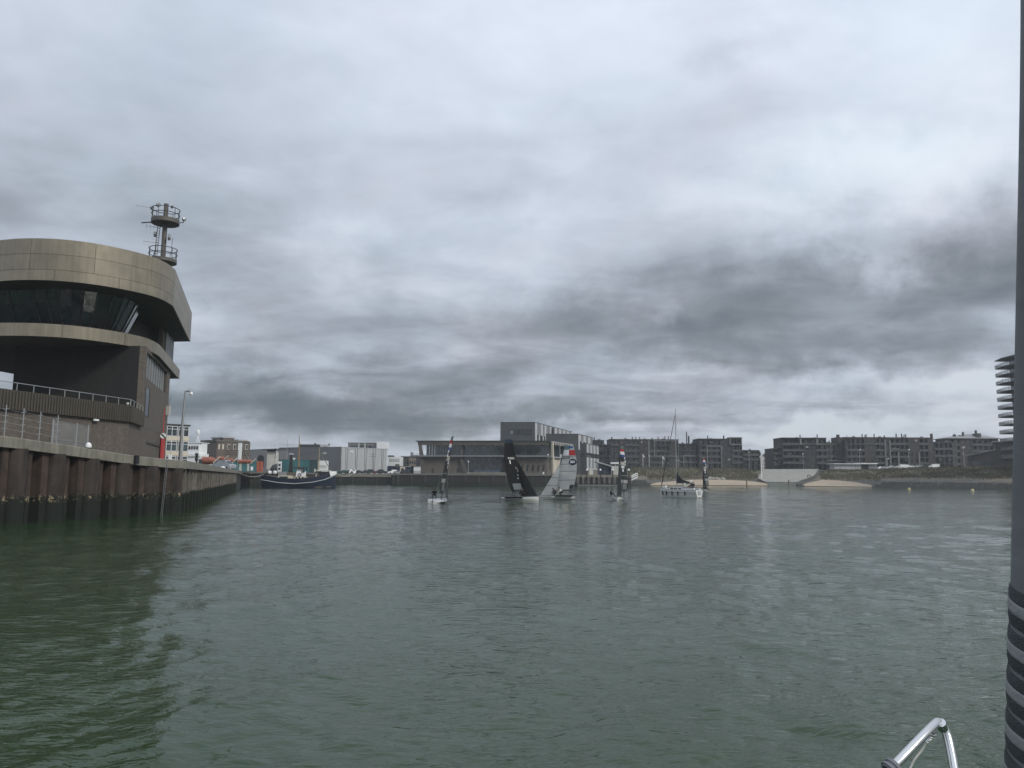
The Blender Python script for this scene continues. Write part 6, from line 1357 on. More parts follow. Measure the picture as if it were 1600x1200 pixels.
# ================================================================== text on cloth
def text_pts(s_, size=1.0, bold=.02):
    cu = bpy.data.curves.new('t', 'FONT'); cu.body = s_; cu.size = size; cu.align_x = 'CENTER'; cu.align_y = 'CENTER'; cu.offset = bold; cu.resolution_u = 3
    o = bpy.data.objects.new('t', cu); C.objects.link(o); bpy.context.view_layer.update(); me = bpy.data.meshes.new_from_object(o)
    vs_ = [tuple(v.co) for v in me.vertices]; fs_ = [tuple(p.vertices) for p in me.polygons]; bpy.data.objects.remove(o); return vs_, fs_
# ================================================================== sails and skiffs
def sailcloth(name, col, alpha=.85, rough=.45, transl=.3):
    m = mat(name, col, rough, 0, .12, .9, spec=.12); t = m.node_tree; b = t.nodes['Principled BSDF']; out = t.nodes['Material Output']
    tl = t.nodes.new('ShaderNodeBsdfTranslucent'); t.links.new(b.inputs['Base Color'].links[0].from_socket, tl.inputs[0]); tr = t.nodes.new('ShaderNodeBsdfTransparent')
    m1_ = t.nodes.new('ShaderNodeMixShader'); m1_.inputs[0].default_value = transl; t.links.new(b.outputs[0], m1_.inputs[1]); t.links.new(tl.outputs[0], m1_.inputs[2])
    m2_ = t.nodes.new('ShaderNodeMixShader'); m2_.inputs[0].default_value = alpha; t.links.new(tr.outputs[0], m2_.inputs[1]); t.links.new(m1_.outputs[0], m2_.inputs[2]); t.links.new(m2_.outputs[0], out.inputs[0]); return m
SC = dict(black=sailcloth('black_laminate', (.006,.007,.008), .97, .7, transl=.04), grey=sailcloth('grey_laminate', (.42,.43,.42), .88), dark=sailcloth('charcoal_laminate', (.030,.033,.036), .97, .6, transl=.08),
          red=sailcloth('red_sail_panel', (.42,.04,.045), 1), white=sailcloth('white_sail_panel', (.72,.73,.75), 1), blue=sailcloth('blue_sail_panel', (.05,.09,.26), 1), teal=sailcloth('teal_film', (.13,.20,.21), .9), clear=sailcloth('clear_window', (.30,.33,.34), .55), navy=sailcloth('navy_film', (.02,.035,.06), 1))
def cloth_surf(mastf, footl, headl, luff0, luff1, ang0, ang1, camber=.09, roach=.10, footdrop=.0):
    def P(u, v):
        b = mastf(luff0+(luff1-luff0)*v); c = footl+(headl-footl)*v**1.15+roach*footl*math.sin(math.pi*v)
        a = ang0+(ang1-ang0)*v; dx, dy = -math.cos(a), math.sin(a); off = camber*c*math.sin(math.pi*min(1, u**.8))*(1-.3*v); s_ = 1 if ang0 >= 0 else -1
        return b+Vector((dx*u*c-dy*off*s_*0-math.sin(a)*0, dy*u*c, -footdrop*u*(1-v)))+Vector((math.sin(a)*off, math.cos(a)*off, 0))*s_
    return P
def sheet(P, name, m__, parent, u0=0, u1=1, v0=0, v1=1, nu=10, nv=24, off=0.0):
    m_ = MB(); vs_ = []
    def PP(u, v):
        p = P(u, v)
        if off:
            e = 1e-3; n_ = (P(u+e, v)-p).cross(P(u, v+e)-p).normalized(); return p+n_*off
        return p
    for i in range(nu+1):
        for j in range(nv+1): vs_.append(PP(u0+(u1-u0)*i/nu, v0+(v1-v0)*j/nv))
    m_.add(vs_, [(i*(nv+1)+j, (i+1)*(nv+1)+j, (i+1)*(nv+1)+j+1, i*(nv+1)+j+1) for i in range(nu) for j in range(nv)])
    return m_.build(name, m__, parent, smooth=True)
def emblem(P, name, m__, parent, pts, faces, uc, vc, su, sv, off, flip=1):
    vs_ = []
    for x, y, z in pts:
        u, v = uc+flip*x*su, vc+y*sv; e = 1e-3; p = P(u, v); n_ = (P(u+e, v)-p).cross(P(u, v+e)-p).normalized(); vs_.append(p+n_*off)
    return MB().add(vs_, faces).build(name, m__, parent)
def disc_pts(n_=20): return [(math.cos(6.2832*i/n_), math.sin(6.2832*i/n_), 0) for i in range(n_)], [tuple(range(n_))]
def skiff(label, px, py, head, heel, rake, boomdeg, headdeg, style, mastH=8.1, jibdeg=18, jib=True, foot=2.6, headl=1.15, side=1, wingup=0, fl=1):
    p = atZ(px, py, 0); r_ = thing('racing_skiff', label, 'sailing dinghy', (p.x, p.y, 0.02), math.radians(head), 'racing skiffs sailing in the harbour'); r_.rotation_euler = (math.radians(heel), 0, math.radians(head))
    st_ = [(-2.55,.62,.34,.50,-.06),(-1.6,.78,.36,.62,-.14),(0,.80,.38,.60,-.18),(1.2,.55,.42,.34,-.16),(2.1,.22,.47,.10,-.10),(2.42,.03,.50,.01,.0)]
    hull(st_, [M_['yachtw'], M_['lgrey']], 'hull', r_)
    MB().tube([(2.2,0,.40),(4.1,0,.50)], .045, 6).build('bowsprit', M_['blk'], r_)
    for s_ in (-1, 1):
        w_ = MB(); w_.add([(-2.0,s_*.72,.36),(.35,s_*.78,.38),(.15,s_*1.45,.55+wingup),(-2.1,s_*1.45,.55+wingup),(-2.0,s_*.72,.31),(.35,s_*.78,.33),(.15,s_*1.45,.50+wingup),(-2.1,s_*1.45,.50+wingup)], [(0,1,2,3),(7,6,5,4),(0,4,5,1),(1,5,6,2),(2,6,7,3),(3,7,4,0)]); w_.build('wing', M_['dgrey'] if style != 'grey' else M_['lgrey'], r_, fix=True)
        MB().tube([(.15,s_*1.45,.53+wingup),(-2.1,s_*1.45,.53+wingup)], .05, 6).build('wing_tube', M_['blk'], r_)
    rk_ = math.tan(math.radians(rake)); x0 = .55
    mf = lambda z: Vector((x0-rk_*(z-.4)-.012*max(0, z-3)**1.6*.25, 0, z))
    MB().tube([mf(z) for z in np.linspace(.38, mastH+.35, 14)], [.05]*9+[.042,.038,.034,.03,.024], 7).build('mast', M_['blk'], r_, smooth=True)
    A0, A1 = math.radians(boomdeg), math.radians(headdeg)
    P = cloth_surf(mf, foot, headl, 1.35, mastH+.25, A0, A1, roach=.16, footdrop=.0)
    bl = foot*.98; g0 = mf(1.22); MB().tube([g0, g0+Vector((-math.cos(A0)*bl, math.sin(A0)*bl, -.02))], .045, 6).build('boom', M_['blk'], r_)
    base = {'black': 'black', 'grey': 'grey', 'flag': 'dark', 'flagdark': 'dark'}[style]
    off = .012*side
    if style == 'black':
        ms = sheet(P, 'mainsail', SC['black'], r_); sheet(P, 'head_panel', SC['navy'], ms, 0, 1, .93, .998, 4, 3, off)
        sheet(P, 'window_panel', SC['clear'], ms, .16, .80, .015, .135, 6, 3, off)
        v_, f_ = text_pts('NED', 1.0); emblem(P, 'lettering', M_['offw'], ms, v_, f_, .48, .625, .26, .055, off*2, fl)
        v_, f_ = text_pts('1', 1.0, .05); emblem(P, 'numeral', M_['white'], ms, v_, f_, .62, .55, .30, .095, off*2, fl)
        for (u_, v__, a_, b_2) in ((.22,.42,.07,.035),(.12,.36,.05,.06),(.2,.28,.07,.03),(.24,.22,.09,.028)): sheet(P, 'pale_mark', SC['grey'], ms, u_, u_+a_, v__, v__+b_2, 2, 2, off)
    elif style == 'grey':
        ms = sheet(P, 'mainsail', SC['grey'], r_); sheet(P, 'head_panel', SC['teal'], ms, .0, .62, .90, .995, 4, 3, off); sheet(P, 'logo_panel', SC['blue'], ms, .5, .92, .925, .975, 3, 2, off*1.5)
        sheet(P, 'white_panel', SC['white'], ms, .08, .52, .765, .885, 4, 4, off); sheet(P, 'red_panel', SC['red'], ms, .53, 1.0, .765, .885, 4, 4, off)
        sheet(P, 'dark_band', SC['navy'], ms, .10, .58, .685, .735, 4, 2, off); v_, f_ = text_pts('NED', 1.0); emblem(P, 'lettering', M_['offw'], ms, v_, f_, .34, .71, .19, .05, off*3, fl)
        v_, f_ = disc_pts(); emblem(P, 'dark_disc', SC['navy'], ms, v_, f_, .77, .61, .23, .075, off, fl); v_, f_ = text_pts('201', 1.0, .03); emblem(P, 'numerals', M_['white'], ms, v_, f_, .77, .61, .20, .075, off*3, fl)
        sheet(P, 'clew_patch', SC['dark'], ms, .80, .99, .005, .10, 3, 3, off)
        for v__ in (.20, .40, .56, .74): sheet(P, 'batten', SC['dark'], ms, 0, .98, v__, v__+.008, 8, 1, off*1.4)
        MB().tube([P(0,.22), P(.35,.02)], .05, 5).build('kicker', SC['teal'], ms); 
        sheet(P, 'luff_band', SC['teal'], ms, 0, .07, .05, .9, 1, 20, off)
    else:
        ms = sheet(P, 'mainsail', SC['dark'], r_); sheet(P, 'head_panel', SC['teal'], ms, 0, 1, .925, .998, 4, 3, off)
        for nm, v0, v1 in (('red','.868','.922'), ('white','.80','.866'), ('blue','.745','.798')): sheet(P, nm+'_band', SC[nm], ms, 0, 1, float(v0), float(v1), 4, 3, off)
        v_, f_ = text_pts('NED', 1.0, .04); emblem(P, 'lettering', M_['offw'], ms, v_, f_, .5, .60, .38, .10, off*2, fl)
        for (u_, v__, a_, b_2) in ((.72,.70,.22,.05),(.74,.63,.22,.05),(.18,.50,.4,.05),(.3,.42,.16,.07)): sheet(P, 'white_mark', SC['white'], ms, u_, u_+a_, v__, v__+b_2, 2, 2, off*1.6)
        sheet(P, 'window_panel', SC['clear'], ms, .35, .82, .03, .16, 4, 3, off); sheet(P, 'pale_panel', SC['grey'], ms, 0, 1, .17, .24, 4, 2, off)
        for v__ in (.33,.56): sheet(P, 'batten', SC['grey'], ms, 0, .98, v__, v__+.008, 8, 1, off*1.4)
    # shrouds
    for s_ in (-1, 1): MB().tube([(.0,s_*.78,.4), mf(mastH*.72)], .012, 4).build('shroud', M_['galv'], r_)
    if jib:
        tack = Vector((2.25,0,.55)); hd_ = mf(mastH*.70); a_ = math.radians(jibdeg)*(1 if boomdeg >= 0 else -1); s2 = 1 if boomdeg >= 0 else -1
        def PJ(u, v):
            b = tack+(hd_-tack)*v; c = 2.05*(1-v)+.08; return b+Vector((-math.cos(a_+.1*v)*u*c, math.sin(a_+.25*v)*u*c+.09*c*math.sin(math.pi*u)*s2, .05*(1-u)))
        js = sheet(PJ, 'jib', SC['grey'] if style == 'grey' else SC[base], r_, nu=6, nv=14)
        MB().tube([tack, hd_], .018, 4).build('forestay', M_['blk'], r_)
        if style == 'grey':
            for v__ in (.28,.52): sheet(PJ, 'seam', SC['dark'], js, 0, 1, v__, v__+.01, 4, 1, off)
    MB().boxb(-2.65,-2.60,-.03,.03,-.6,.5).build('rudder', M_['blk'], r_); MB().boxb(.0,.35,-.02,.02,-1.2,.1).build('daggerboard', M_['blk'], r_)
    return r_
B1 = skiff('skiff with black sails lettered NED 1, second boat from the left', 813, 782, 0, 2, 12, -52, -32, 'black', mastH=7.75, jibdeg=12, foot=2.5, side=-1, fl=-1)
A1 = skiff('leftmost skiff, seen end on with its narrow dark sail leaning right', 686, 786.3, 78, 11, 1, -8, -3, 'flagdark', mastH=7.6, jibdeg=20, foot=2.2, headl=.9, side=-1)
C1s = skiff('skiff with the translucent grey sail numbered 201, third boat from the left', 870, 780.3, 180, 3, 13, 32, 20, 'grey', mastH=7.3, jibdeg=10, foot=2.9, headl=1.25, side=1)
D1 = skiff('skiff with red white and blue bands on a dark sail, left of the white yacht', 964, 782, -97, -4, 3, 35, 26, 'flagdark', mastH=7.15, jibdeg=14, foot=2.4, headl=.95, side=1)
E1 = skiff('small far skiff with a narrow sail behind the stern of the white yacht', 1097, 768, -80, -2, 2, 66, 50, 'flagdark', mastH=7.9, jibdeg=14, foot=1.9, headl=.8, side=1)
def onboat(b, x, y, z): 
    bpy.context.view_layer.update(); return b.matrix_world @ Vector((x, y, z))
def crew(b, lab, x, y, z, yaw, J, top='black', tr='black', hair='dark', scale=1.0):
    q = onboat(b, x, y, z); return person('person', lab, q, yaw+b.rotation_euler.z, J, top, tr, hair, 'skiff crew', scale)
crew(B1, 'sailor in black standing at the stern of the black sailed skiff', -.9, -1.0, .50, 1.2, stand(1, .5, 'fwd', .2))
crew(B1, 'sailor in black crouching under the boom of the black sailed skiff', -.15, -.5, .42, .2, crouch())
crew(B1, 'sailor in grey standing behind the jib of the black sailed skiff', .4, .6, .42, 1.0, stand(1, .2, 'up'), 'grey', 'black')
crew(C1s, 'sailor in black crouching by the mast of the skiff numbered 201', .1, .55, .42, -.4, crouch())
crew(C1s, 'sailor in white top bending over the wing of the skiff numbered 201', -.7, .9, .46, 0.3, crouch(), 'white', 'black')
crew(D1, 'sailor in dark clothes sitting on the wing of the flag banded skiff', -.8, -.9, .50, 1.6, sit(), 'dark', 'black')
crew(A1, 'sailor in black crouching under the sail of the leftmost skiff', -.5, .5, .42, 0.4, crouch())
crew(E1, 'sailor in dark clothes sitting on the far skiff behind the yacht', -.8, .7, .5, 1.2, sit(), 'dark', 'dark')
crew(E1, 'second sailor sitting forward on the far skiff behind the yacht', .2, .9, .5, 1.2, sit(), 'navy', 'dark')

# ================================================================== white yacht
Yy = 128.0; p = atZ(1063, 777.3, 0)
yt = thing('white_yacht', 'white cruising yacht under bare mast with a dark stowed mainsail, motoring left', 'yacht', (p.x, p.y, 0), math.radians(180-47)); yt.scale = (.72, .72, .97)
sty = [(-4.9,1.30,1.22,.7,.12),(-4.0,1.55,1.20,1.25,-.05),(-2,1.72,1.18,1.5,-.3),(0,1.75,1.22,1.45,-.4),(2,1.45,1.30,1.05,-.35),(3.8,.85,1.40,.5,-.2),(5.2,.12,1.52,.03,.05)]
hull(sty, [M_['yachtw'], M_['lgrey']], 'hull', yt)
rail_line(sty, .02, .035, 'toe_rail', M_['galv'], yt, .02); rail_line([(x, hb*.98, .78+.02*i, 0, 0) for i, (x, hb, *_ ) in enumerate(sty)], .03, .03, 'cove_stripe', CL['grey'], yt)
MB().prism([(-1.3,-.95),(1.8,-.85),(3.0,-.35),(3.0,.35),(1.8,.85),(-1.3,.95)], 1.2, [1.72,1.62,1.42,1.42,1.62,1.72]).build('coachroof', M_['yachtw'], yt, fix=True)
for s_ in (-1, 1):
    for x in (-.9, .2, 1.2): MB().boxb(x,x+.7,s_*.97-.02,s_*.97+.02,1.36,1.52).build('window', M_['glass'], yt)
MB().prism([(-1.6,-.9),(-.8,-.8),(-.8,.8),(-1.6,.9)], 1.72, [2.35,2.0,2.0,2.35]).build('sprayhood', M_['offw'], yt, fix=True)
for s_ in (-1, 1): MB().prism([(-4.4,s_*.95),(-1.5,s_*.95),(-1.5,s_*1.2),(-4.4,s_*1.25)], 1.2, 1.55).build('cockpit_coaming', M_['yachtw'], yt, fix=True)
MB().ring((0,0,0), .42, .03, 18).build('steering_wheel', M_['galv'], yt).matrix_local = Matrix.Translation((-3.6,0,1.9)) @ Matrix.Rotation(math.pi/2, 4, 'Y')
MB().tube([(-3.5,0,1.2),(-3.5,0,1.95)], .07, 6).build('binnacle', M_['yachtw'], yt)
hm = 14.6
MB().tube([(.9,0,1.3),(.85,0,hm)], [.10,.06], 8).build('mast', M_['galv'], yt, smooth=True); MB().tube([(.85,0,hm),(.85,0,hm+.8)], .015, 4).build('whip_antenna', M_['galv'], yt)
for z, l_ in ((6.0,.85),(10.0,.65)): MB().tube([(.6,-l_,z),(.87,0,z+.05),(.6,l_,z)], .03, 5).build('spreader', M_['galv'], yt)
MB().tube([(.8,0,2.35),(-3.6,0,2.25)], .09, 8).build('boom', M_['galv'], yt)
MB().add([(.75,-.18,2.35),(.75,.18,2.35),(.75,.0,4.3),(.45,0,3.7),(-.6,0,2.9),(-2.2,0,2.6),(-3.5,0,2.45),(-3.5,.12,2.3),(-3.5,-.12,2.3)], [(0,2,3),(0,3,4),(0,4,5),(0,5,6),(0,6,8),(1,3,2),(1,4,3),(1,5,4),(1,6,5),(1,7,6),(0,8,7,1),(0,1,2),(6,7,8)]).build('sail_cover', CL['dark'], yt, fix=True)
MB().tube([(5.05,0,1.6),(.9,0,hm-1.0)], [.10,.05], 8).build('furled_genoa', M_['blk'], yt, smooth=True)
for s_ in (-1, 1): MB().tube([(.5,s_*1.6,1.25),(.6,s_*.85,6.0),(.85,0,hm-.2)], .012, 4).build('shroud', M_['galv'], yt)
MB().tube([(-4.9,0,1.25),(.85,0,hm)], .012, 4).build('backstay', M_['galv'], yt)
for s_ in (-1, 1):
    MB().tube([(x, s_*hb*.95, zd+.6) for x, hb, zd, *_ in sty], .014, 4).build('lifeline', M_['galv'], yt)
    for x, hb, zd, *_ in sty[1:-1]: MB().tube([(x, s_*hb*.95, zd), (x, s_*hb*.95, zd+.62)], .018, 4).build('stanchion', M_['galv'], yt)
    for k, x in enumerate((-2.4,-.6,1.0,2.8,4.2)): 
        hb = lerp([(a_, b__) for a_, b__, *_ in sty], x); MB().lathe([(.05,.35),(.13,.45),(.13,.95),(.05,1.05)], 8, (x, s_*(hb+.08), 0)).build('fender', M_['blk'], yt, smooth=True)
MB().tube([(4.6,-.35,1.5),(5.1,0,2.1),(4.6,.35,1.5)], .03, 5).build('pulpit', M_['galv'], yt); MB().lathe([(.1,0),(.28,.1),(.28,.3),(.1,.38)], 10, (3.9,-.1,1.5)).build('white_bag', M_['white'], yt)
MB().boxb(-5.02,-4.92,-.55,.55,.5,1.1).build('transom_panel', M_['lgrey'], yt)
def on(b, x, y, z): bpy.context.view_layer.update(); return b.matrix_world @ Vector((x, y, z))
person('person', 'person in a white shirt standing in the cockpit of the white yacht', on(yt,-3.3,.6,1.3), yt.rotation_euler.z, stand(0,0,'down'), 'white', 'grey', 'brown', 'yacht crew')
person('person', 'person in dark clothes sitting at the stern of the white yacht', on(yt,-3.9,.7,1.55), yt.rotation_euler.z-.8, sit(), 'dark', 'dark', 'dark', 'yacht crew')
person('person', 'person in a red jacket sitting near the wheel of the white yacht', on(yt,-2.4,-.8,1.52), yt.rotation_euler.z+.8, sit(), 'red', 'grey', 'dark', 'yacht crew')

# ================================================================== blue trawler at the far quay
Yt = 205.0; cxp = gp(463, Yt, 0)
tr = thing('blue_trawler', 'old dark blue fishing boat with a white stripe and cream cabins, moored left', 'fishing boat', (cxp.x, cxp.y, 0), math.radians(3))
xs_ = lambda px: (gx(px, Yt, 2)-cxp.x)
Lb, Ls = xs_(524), xs_(411)
stt = [(Ls,1.6,3.35,.6,.9),(Ls+1.6,2.5,3.15,1.7,-.2),(Ls+5,2.9,2.6,2.6,-.8),(0,3.1,2.35,2.8,-1),(Lb*.45,2.9,2.75,2.4,-1),(Lb*.75,2.1,3.45,1.3,-1),(Lb-.9,.75,4.25,.25,-1),(Lb,.06,4.75,.02,.6)]
hull(stt, [M_['navy'], M_['wood']], 'hull', tr)
rail_line(stt, .03, .065, 'white_stripe', M_['white'], tr, -1.25, sides=(-1,)) 
rail_line([(x, hb, zd, 0, 0) for x, hb, zd, *_ in stt], .02, .07, 'rubbing_strake', M_['dkmetal'], tr, .0)
MB().tube([(xs_(488),-2.35,.18),(xs_(500),-1.9,.22),(xs_(517),-.5,.35)], .14, 5).build('boot_stripe', M_['tan'], tr)
def tb(name, m__, px0, px1, py0, py1, y0, y1, par=None): 
    z1_, z0_ = gz((px0+px1)/2, py0, Yt), gz((px0+px1)/2, py1, Yt); return MB().boxb(xs_(px0), xs_(px1), y0, y1, z0_, z1_).build(name, m__, par or tr)
cab = tb('aft_cabin', M_['cream'], 437, 460, 743, 751.5, -1.7, 1.7); tb('window_band', M_['glass'], 439, 452, 744.5, 747.2, -1.76, -1.71, cab)
tb('cabin_roof', M_['galv'], 436.5, 450, 737, 742.9, -1.3, 1.3); tb('roof_locker', M_['wood'], 450.2, 463, 738.5, 742.9, -1.5, 1.5)
cab2 = tb('wheelhouse', M_['cream'], 461.5, 478, 744.5, 751.5, -1.5, 1.5)
for px in (463.5, 468.5, 473.5): tb('window', M_['glass'], px, px+2.2, 745.3, 748, -1.56, -1.51, cab2)
MB().add([(xs_(463.5),-1.4,gz(463,744.4,Yt)),(xs_(471),-1.4,gz(470,744.4,Yt)),(xs_(471),-1.0,gz(471,731.5,Yt)),(xs_(465),-1.0,gz(465,731.5,Yt)),(xs_(463.5),1.4,gz(463,744.4,Yt)),(xs_(471),1.4,gz(470,744.4,Yt)),(xs_(471),1.0,gz(471,731.5,Yt)),(xs_(465),1.0,gz(465,731.5,Yt))], [(0,1,2,3),(7,6,5,4),(0,4,5,1),(1,5,6,2),(2,6,7,3),(3,7,4,0)]).build('funnel', M_['white'], tr, fix=True)
MB().add([(xs_(471.2),-1.3,gz(475,744.4,Yt)),(xs_(479),-1.3,gz(475,744.4,Yt)),(xs_(479),-1.3,gz(479,736,Yt)),(xs_(476),-1.3,gz(477,738.5,Yt)),(xs_(471.2),-1.3,gz(474,741,Yt)),(xs_(471.2),-1.1,gz(475,744.4,Yt)),(xs_(479),-1.1,gz(475,744.4,Yt)),(xs_(479),-1.1,gz(479,736,Yt)),(xs_(476),-1.1,gz(477,738.5,Yt)),(xs_(471.2),-1.1,gz(474,741,Yt))], [(0,1,2,3,4),(9,8,7,6,5),(0,5,6,1),(1,6,7,2),(2,7,8,3),(3,8,9,4),(4,9,5,0)]).build('canvas_screen', M_['white'], tr, fix=True)
MB().ring((0,0,0), .38, .09, 16, 5).build('life_ring', M_['blk'], tr).matrix_local = Matrix.Translation((xs_(469.5),-1.5,gz(469,742,Yt))) @ Matrix.Rotation(math.pi/2, 4, 'X')
tb('wheelhouse_roof', M_['dkmetal'], 459, 479, 730, 731.4, -1.8, 1.8); tb('roof_post', M_['dkmetal'], 472.5, 473.5, 731.5, 744, .2, .4); tb('roof_post', M_['dkmetal'], 477, 478, 731.5, 744, .2, .4)
zt_ = gz(454, 710, Yt); MB().add([(xs_(450.5),-.5,gz(452,738,Yt)),(xs_(456.5),-.5,gz(452,738,Yt)),(xs_(455),-.2,zt_),(xs_(452.7),-.2,zt_),(xs_(450.5),.5,gz(452,738,Yt)),(xs_(456.5),.5,gz(452,738,Yt)),(xs_(455),.2,zt_),(xs_(452.7),.2,zt_)], [(0,1,2,3),(7,6,5,4),(0,4,5,1),(1,5,6,2),(2,6,7,3),(3,7,4,0)]).build('radar_mast', M_['blk'], tr, fix=True)
MB().boxb(xs_(450.8),xs_(457.2),-.15,.15,zt_,zt_+.2).build('radar_scanner', M_['white'], tr); MB().lathe([(.1,-.4),(.35,0),(.3,.25)], 8, (xs_(458), 0, gz(458,717,Yt))).build('searchlight', M_['white'], tr)
MB().tube([(xs_(458),0,gz(458,718,Yt)),(xs_(455),0,gz(455,722,Yt))], .05, 4).build('bracket', M_['dkmetal'], tr)
xm = xs_(497.3); MB().tube([(xm,0,2.4),(xs_(496.7),0,gz(497,700.3,Yt))], [.20,.12], 8).build('foremast', mat('tan_mast_paint', (.33,.27,.17), .6, streak=.2), tr, smooth=True)
for y in (-1.3, 1.3): MB().tube([(xs_(493.5),y,2.7),(xm,0,gz(497,733,Yt))], .12, 6).build('mast_leg', M_['offw'], tr); MB().tube([(xs_(498),y,2.7),(xs_(501),0,gz(500,733,Yt))], .12, 6).build('mast_leg', M_['offw'], tr)
tb('gallows_beam', M_['offw'], 492, 515, 734.8, 736.2, -1.5, 1.5); tb('gallows_end', M_['offw'], 491.8, 493.8, 732.5, 737.5, -1.6, -1.2)
MB().tube([(xm,0,gz(497,706,Yt)),(xs_(512),0,gz(512,729,Yt))], .10, 5).build('derrick_boom', M_['tan'], tr); MB().tube([(xm,.1,gz(497,703,Yt)),(xs_(522),0,4.6)], .03, 4).build('forestay', M_['dkmetal'], tr); MB().tube([(xm,.1,gz(497,704,Yt)),(xs_(456),0,gz(456,715,Yt))], .025, 4).build('triatic_stay', M_['dkmetal'], tr)
for s_ in (-1,1): MB().tube([(xm,0,gz(497,706,Yt)),(xs_(488),s_*2.4,2.8)], .03, 4).build('shroud', M_['dkmetal'], tr)
m_ = MB(); n_ = 8
for j, px in enumerate((515.5, 519, 522.5, 525)):
    pass
MB().add([(xs_(515),-1.45,gz(515,736.6,Yt)),(xs_(524.5),-.25,gz(524,736.2,Yt)),(xs_(525),-.2,gz(524,740.5,Yt)),(xs_(517),-1.2,gz(517,744.5,Yt)),(xs_(515),1.45,gz(515,736.6,Yt)),(xs_(524.5),.25,gz(524,736.2,Yt)),(xs_(525),.2,gz(524,740.5,Yt)),(xs_(517),1.2,gz(517,744.5,Yt))], [(0,3,2,1),(4,5,6,7),(0,1,5,4),(2,3,7,6),(1,2,6,5),(0,4,7,3)]).build('white_bow_cover', M_['white'], tr, fix=True)
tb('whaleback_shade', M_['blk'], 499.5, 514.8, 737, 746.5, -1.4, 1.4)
tb('winch', M_['galv'], 481, 489, 747.3, 750.5, -1.0, 1.0); tb('hatch', M_['wood'], 484, 493, 745.5, 747.2, -.9, .9)
for px in (424.5, 432.5): 
    q = (xs_(px), -2.0, gz(px, 738.5, Yt)); MB().lathe([(.2,-.45),(.5,-.2),(.5,.35),(.2,.5)], 10, q).build('liferaft_drum', M_['white'], tr, smooth=True)
tb('stern_rail', M_['dkmetal'], 408, 437, 742, 742.6, -2.3, -2.2)
for px in (410,417,424,431): tb('rail_post', M_['dkmetal'], px, px+.5, 742.6, 746.5, -2.28, -2.22)
for i, (px, d_, yw, J_, tp_, lb) in enumerate(((1262.5, 27, -1.2, stand(1, .9, 'fwd'), 'black', 'person in black bending down on the right side of the slipway'), (1267, 30, 2.0, crouch(), 'dark', 'person in dark clothes crouching on the right side of the slipway'))):
    q = shore_pt(px, d_, 0, 0); zz_ = lerp([(-4,-.7),(0,0.1),(9,1.25),(26,3.0),(48,5.6),(62,7.35)], d_)+.45; person('person', lb, (q.x, q.y, zz_), yw, J_, tp_, 'dark', 'dark', 'people on the slipway')
# white van-like cabin seen behind the bow
o = thing('white_van', 'white box van parked on the quay behind the bow of the blue trawler', 'van', gp(505.5,318,4.2)); zt_ = gz(505,719.8,318)-4.2; X0, X1 = gx(498,318,8)-o.location.x, gx(512.2,318,8)-o.location.x
MB().boxb(X0,X1,-1.2,1.2,.7,zt_).build('box_body', M_['white'], o); MB().boxb(X0+.3,X1-.3,-1.22,-1.201,2.2,zt_-1.8).build('side_panel', M_['offw'], o)
for x in (X0+.9, X1-.9): MB().lathe([(.15,-.15),(.5,-.15),(.5,.15),(.15,.15)], 12, (x,-1.0,.5), axis='y').build('wheel', M_['tyre'], o)
# mooring lines
def line(a, b, sag, lab, r_=.03):
    a, b = Vector(a), Vector(b); pts = [a+(b-a)*t+Vector((0,0,-sag*4*t*(1-t))) for t in np.linspace(0,1,14)]; o = MB().tube(pts, r_, 4).build('mooring_line', M_['offw']); tag(o, lab, 'rope')
line(onb := on(tr, Lb-.6, -.3, 4.3), (gx(552,321.6,4.3), 321.6, 4.35), 1.2, 'pale mooring rope from the trawler bow to the far quay on the right', .06)
line(on(tr, Ls+.5, -1.0, 3.5), (Q2.x+.1, Q2.y-2, 4.25), 1.0, 'pale mooring rope from the trawler stern to the end of the fender pile wall', .05)
# tyres on the wall end
for i in range(2):
    o = thing('tyre_fender', 'black tyre hanging at the recessed wall left of the trawler, the %s' % ('upper one' if i else 'lower one'), 'tyre', (K2.x+1.0+i*1.4, K2.y+.2-i*.1, 2.2+i*.6)); m_ = MB(); m_.ring((0,0,0), .45, .17, 18, 6); t_ = m_.build('tyre', M_['tyre'], o, smooth=True); t_.rotation_euler = (math.pi/2,0,0); MB().tube([(0,0,.4),(0,.1,1.6)], .03, 4).build('chain', M_['galv'], o)

# ================================================================== foreground: furled sail and pulpit of the own boat
def rp(px, py, dist): return Vector((0,0,CAMZ))+ray(px, py).normalized()*dist
fs_ = mat('furled_sailcloth', (.15,.16,.165), .8, 0, .10, 6, bump=.10, bscale=60, sz=(1,1,6)); 
cov = mat('uv_cover_cloth', (.05,.056,.059), .85, 0, .25, 9, bump=.4, bscale=90, sz=(1,1,8)); band = mat('pale_sail_edge', (.24,.25,.25), .75, 0, .06, 8, bump=.2, bscale=50)
FD = 1.7
top_, bot_ = rp(1664, -60, FD), rp(1656, 1300, FD)
axis = (top_-bot_); AL = axis.length; ax = axis.normalized()
def edge_r(py):   # radius from the outline seen in the photograph
    e_ = 1594-22.5*(max(0, py)/1200)**1.35; c = lerp([(-60,1664),(1300,1656)], py)
    dpx = c-e_; return dpx/F*FD*.62
fsl = thing('furled_sail', 'grey furled sail with pale spiral edge bands, standing at the right edge in the foreground', 'sail', bot_)
uu = ax.orthogonal().normalized(); vv_ = ax.cross(uu)
def cyl_pt(t, a, dr): 
    py = 1300-(1360)*t; r_ = edge_r(py)+dr; return ax*(AL*t)+(uu*math.cos(a)+vv_*math.sin(a))*r_
m_ = MB(); nz_, na_ = 90, 56; vs_ = []
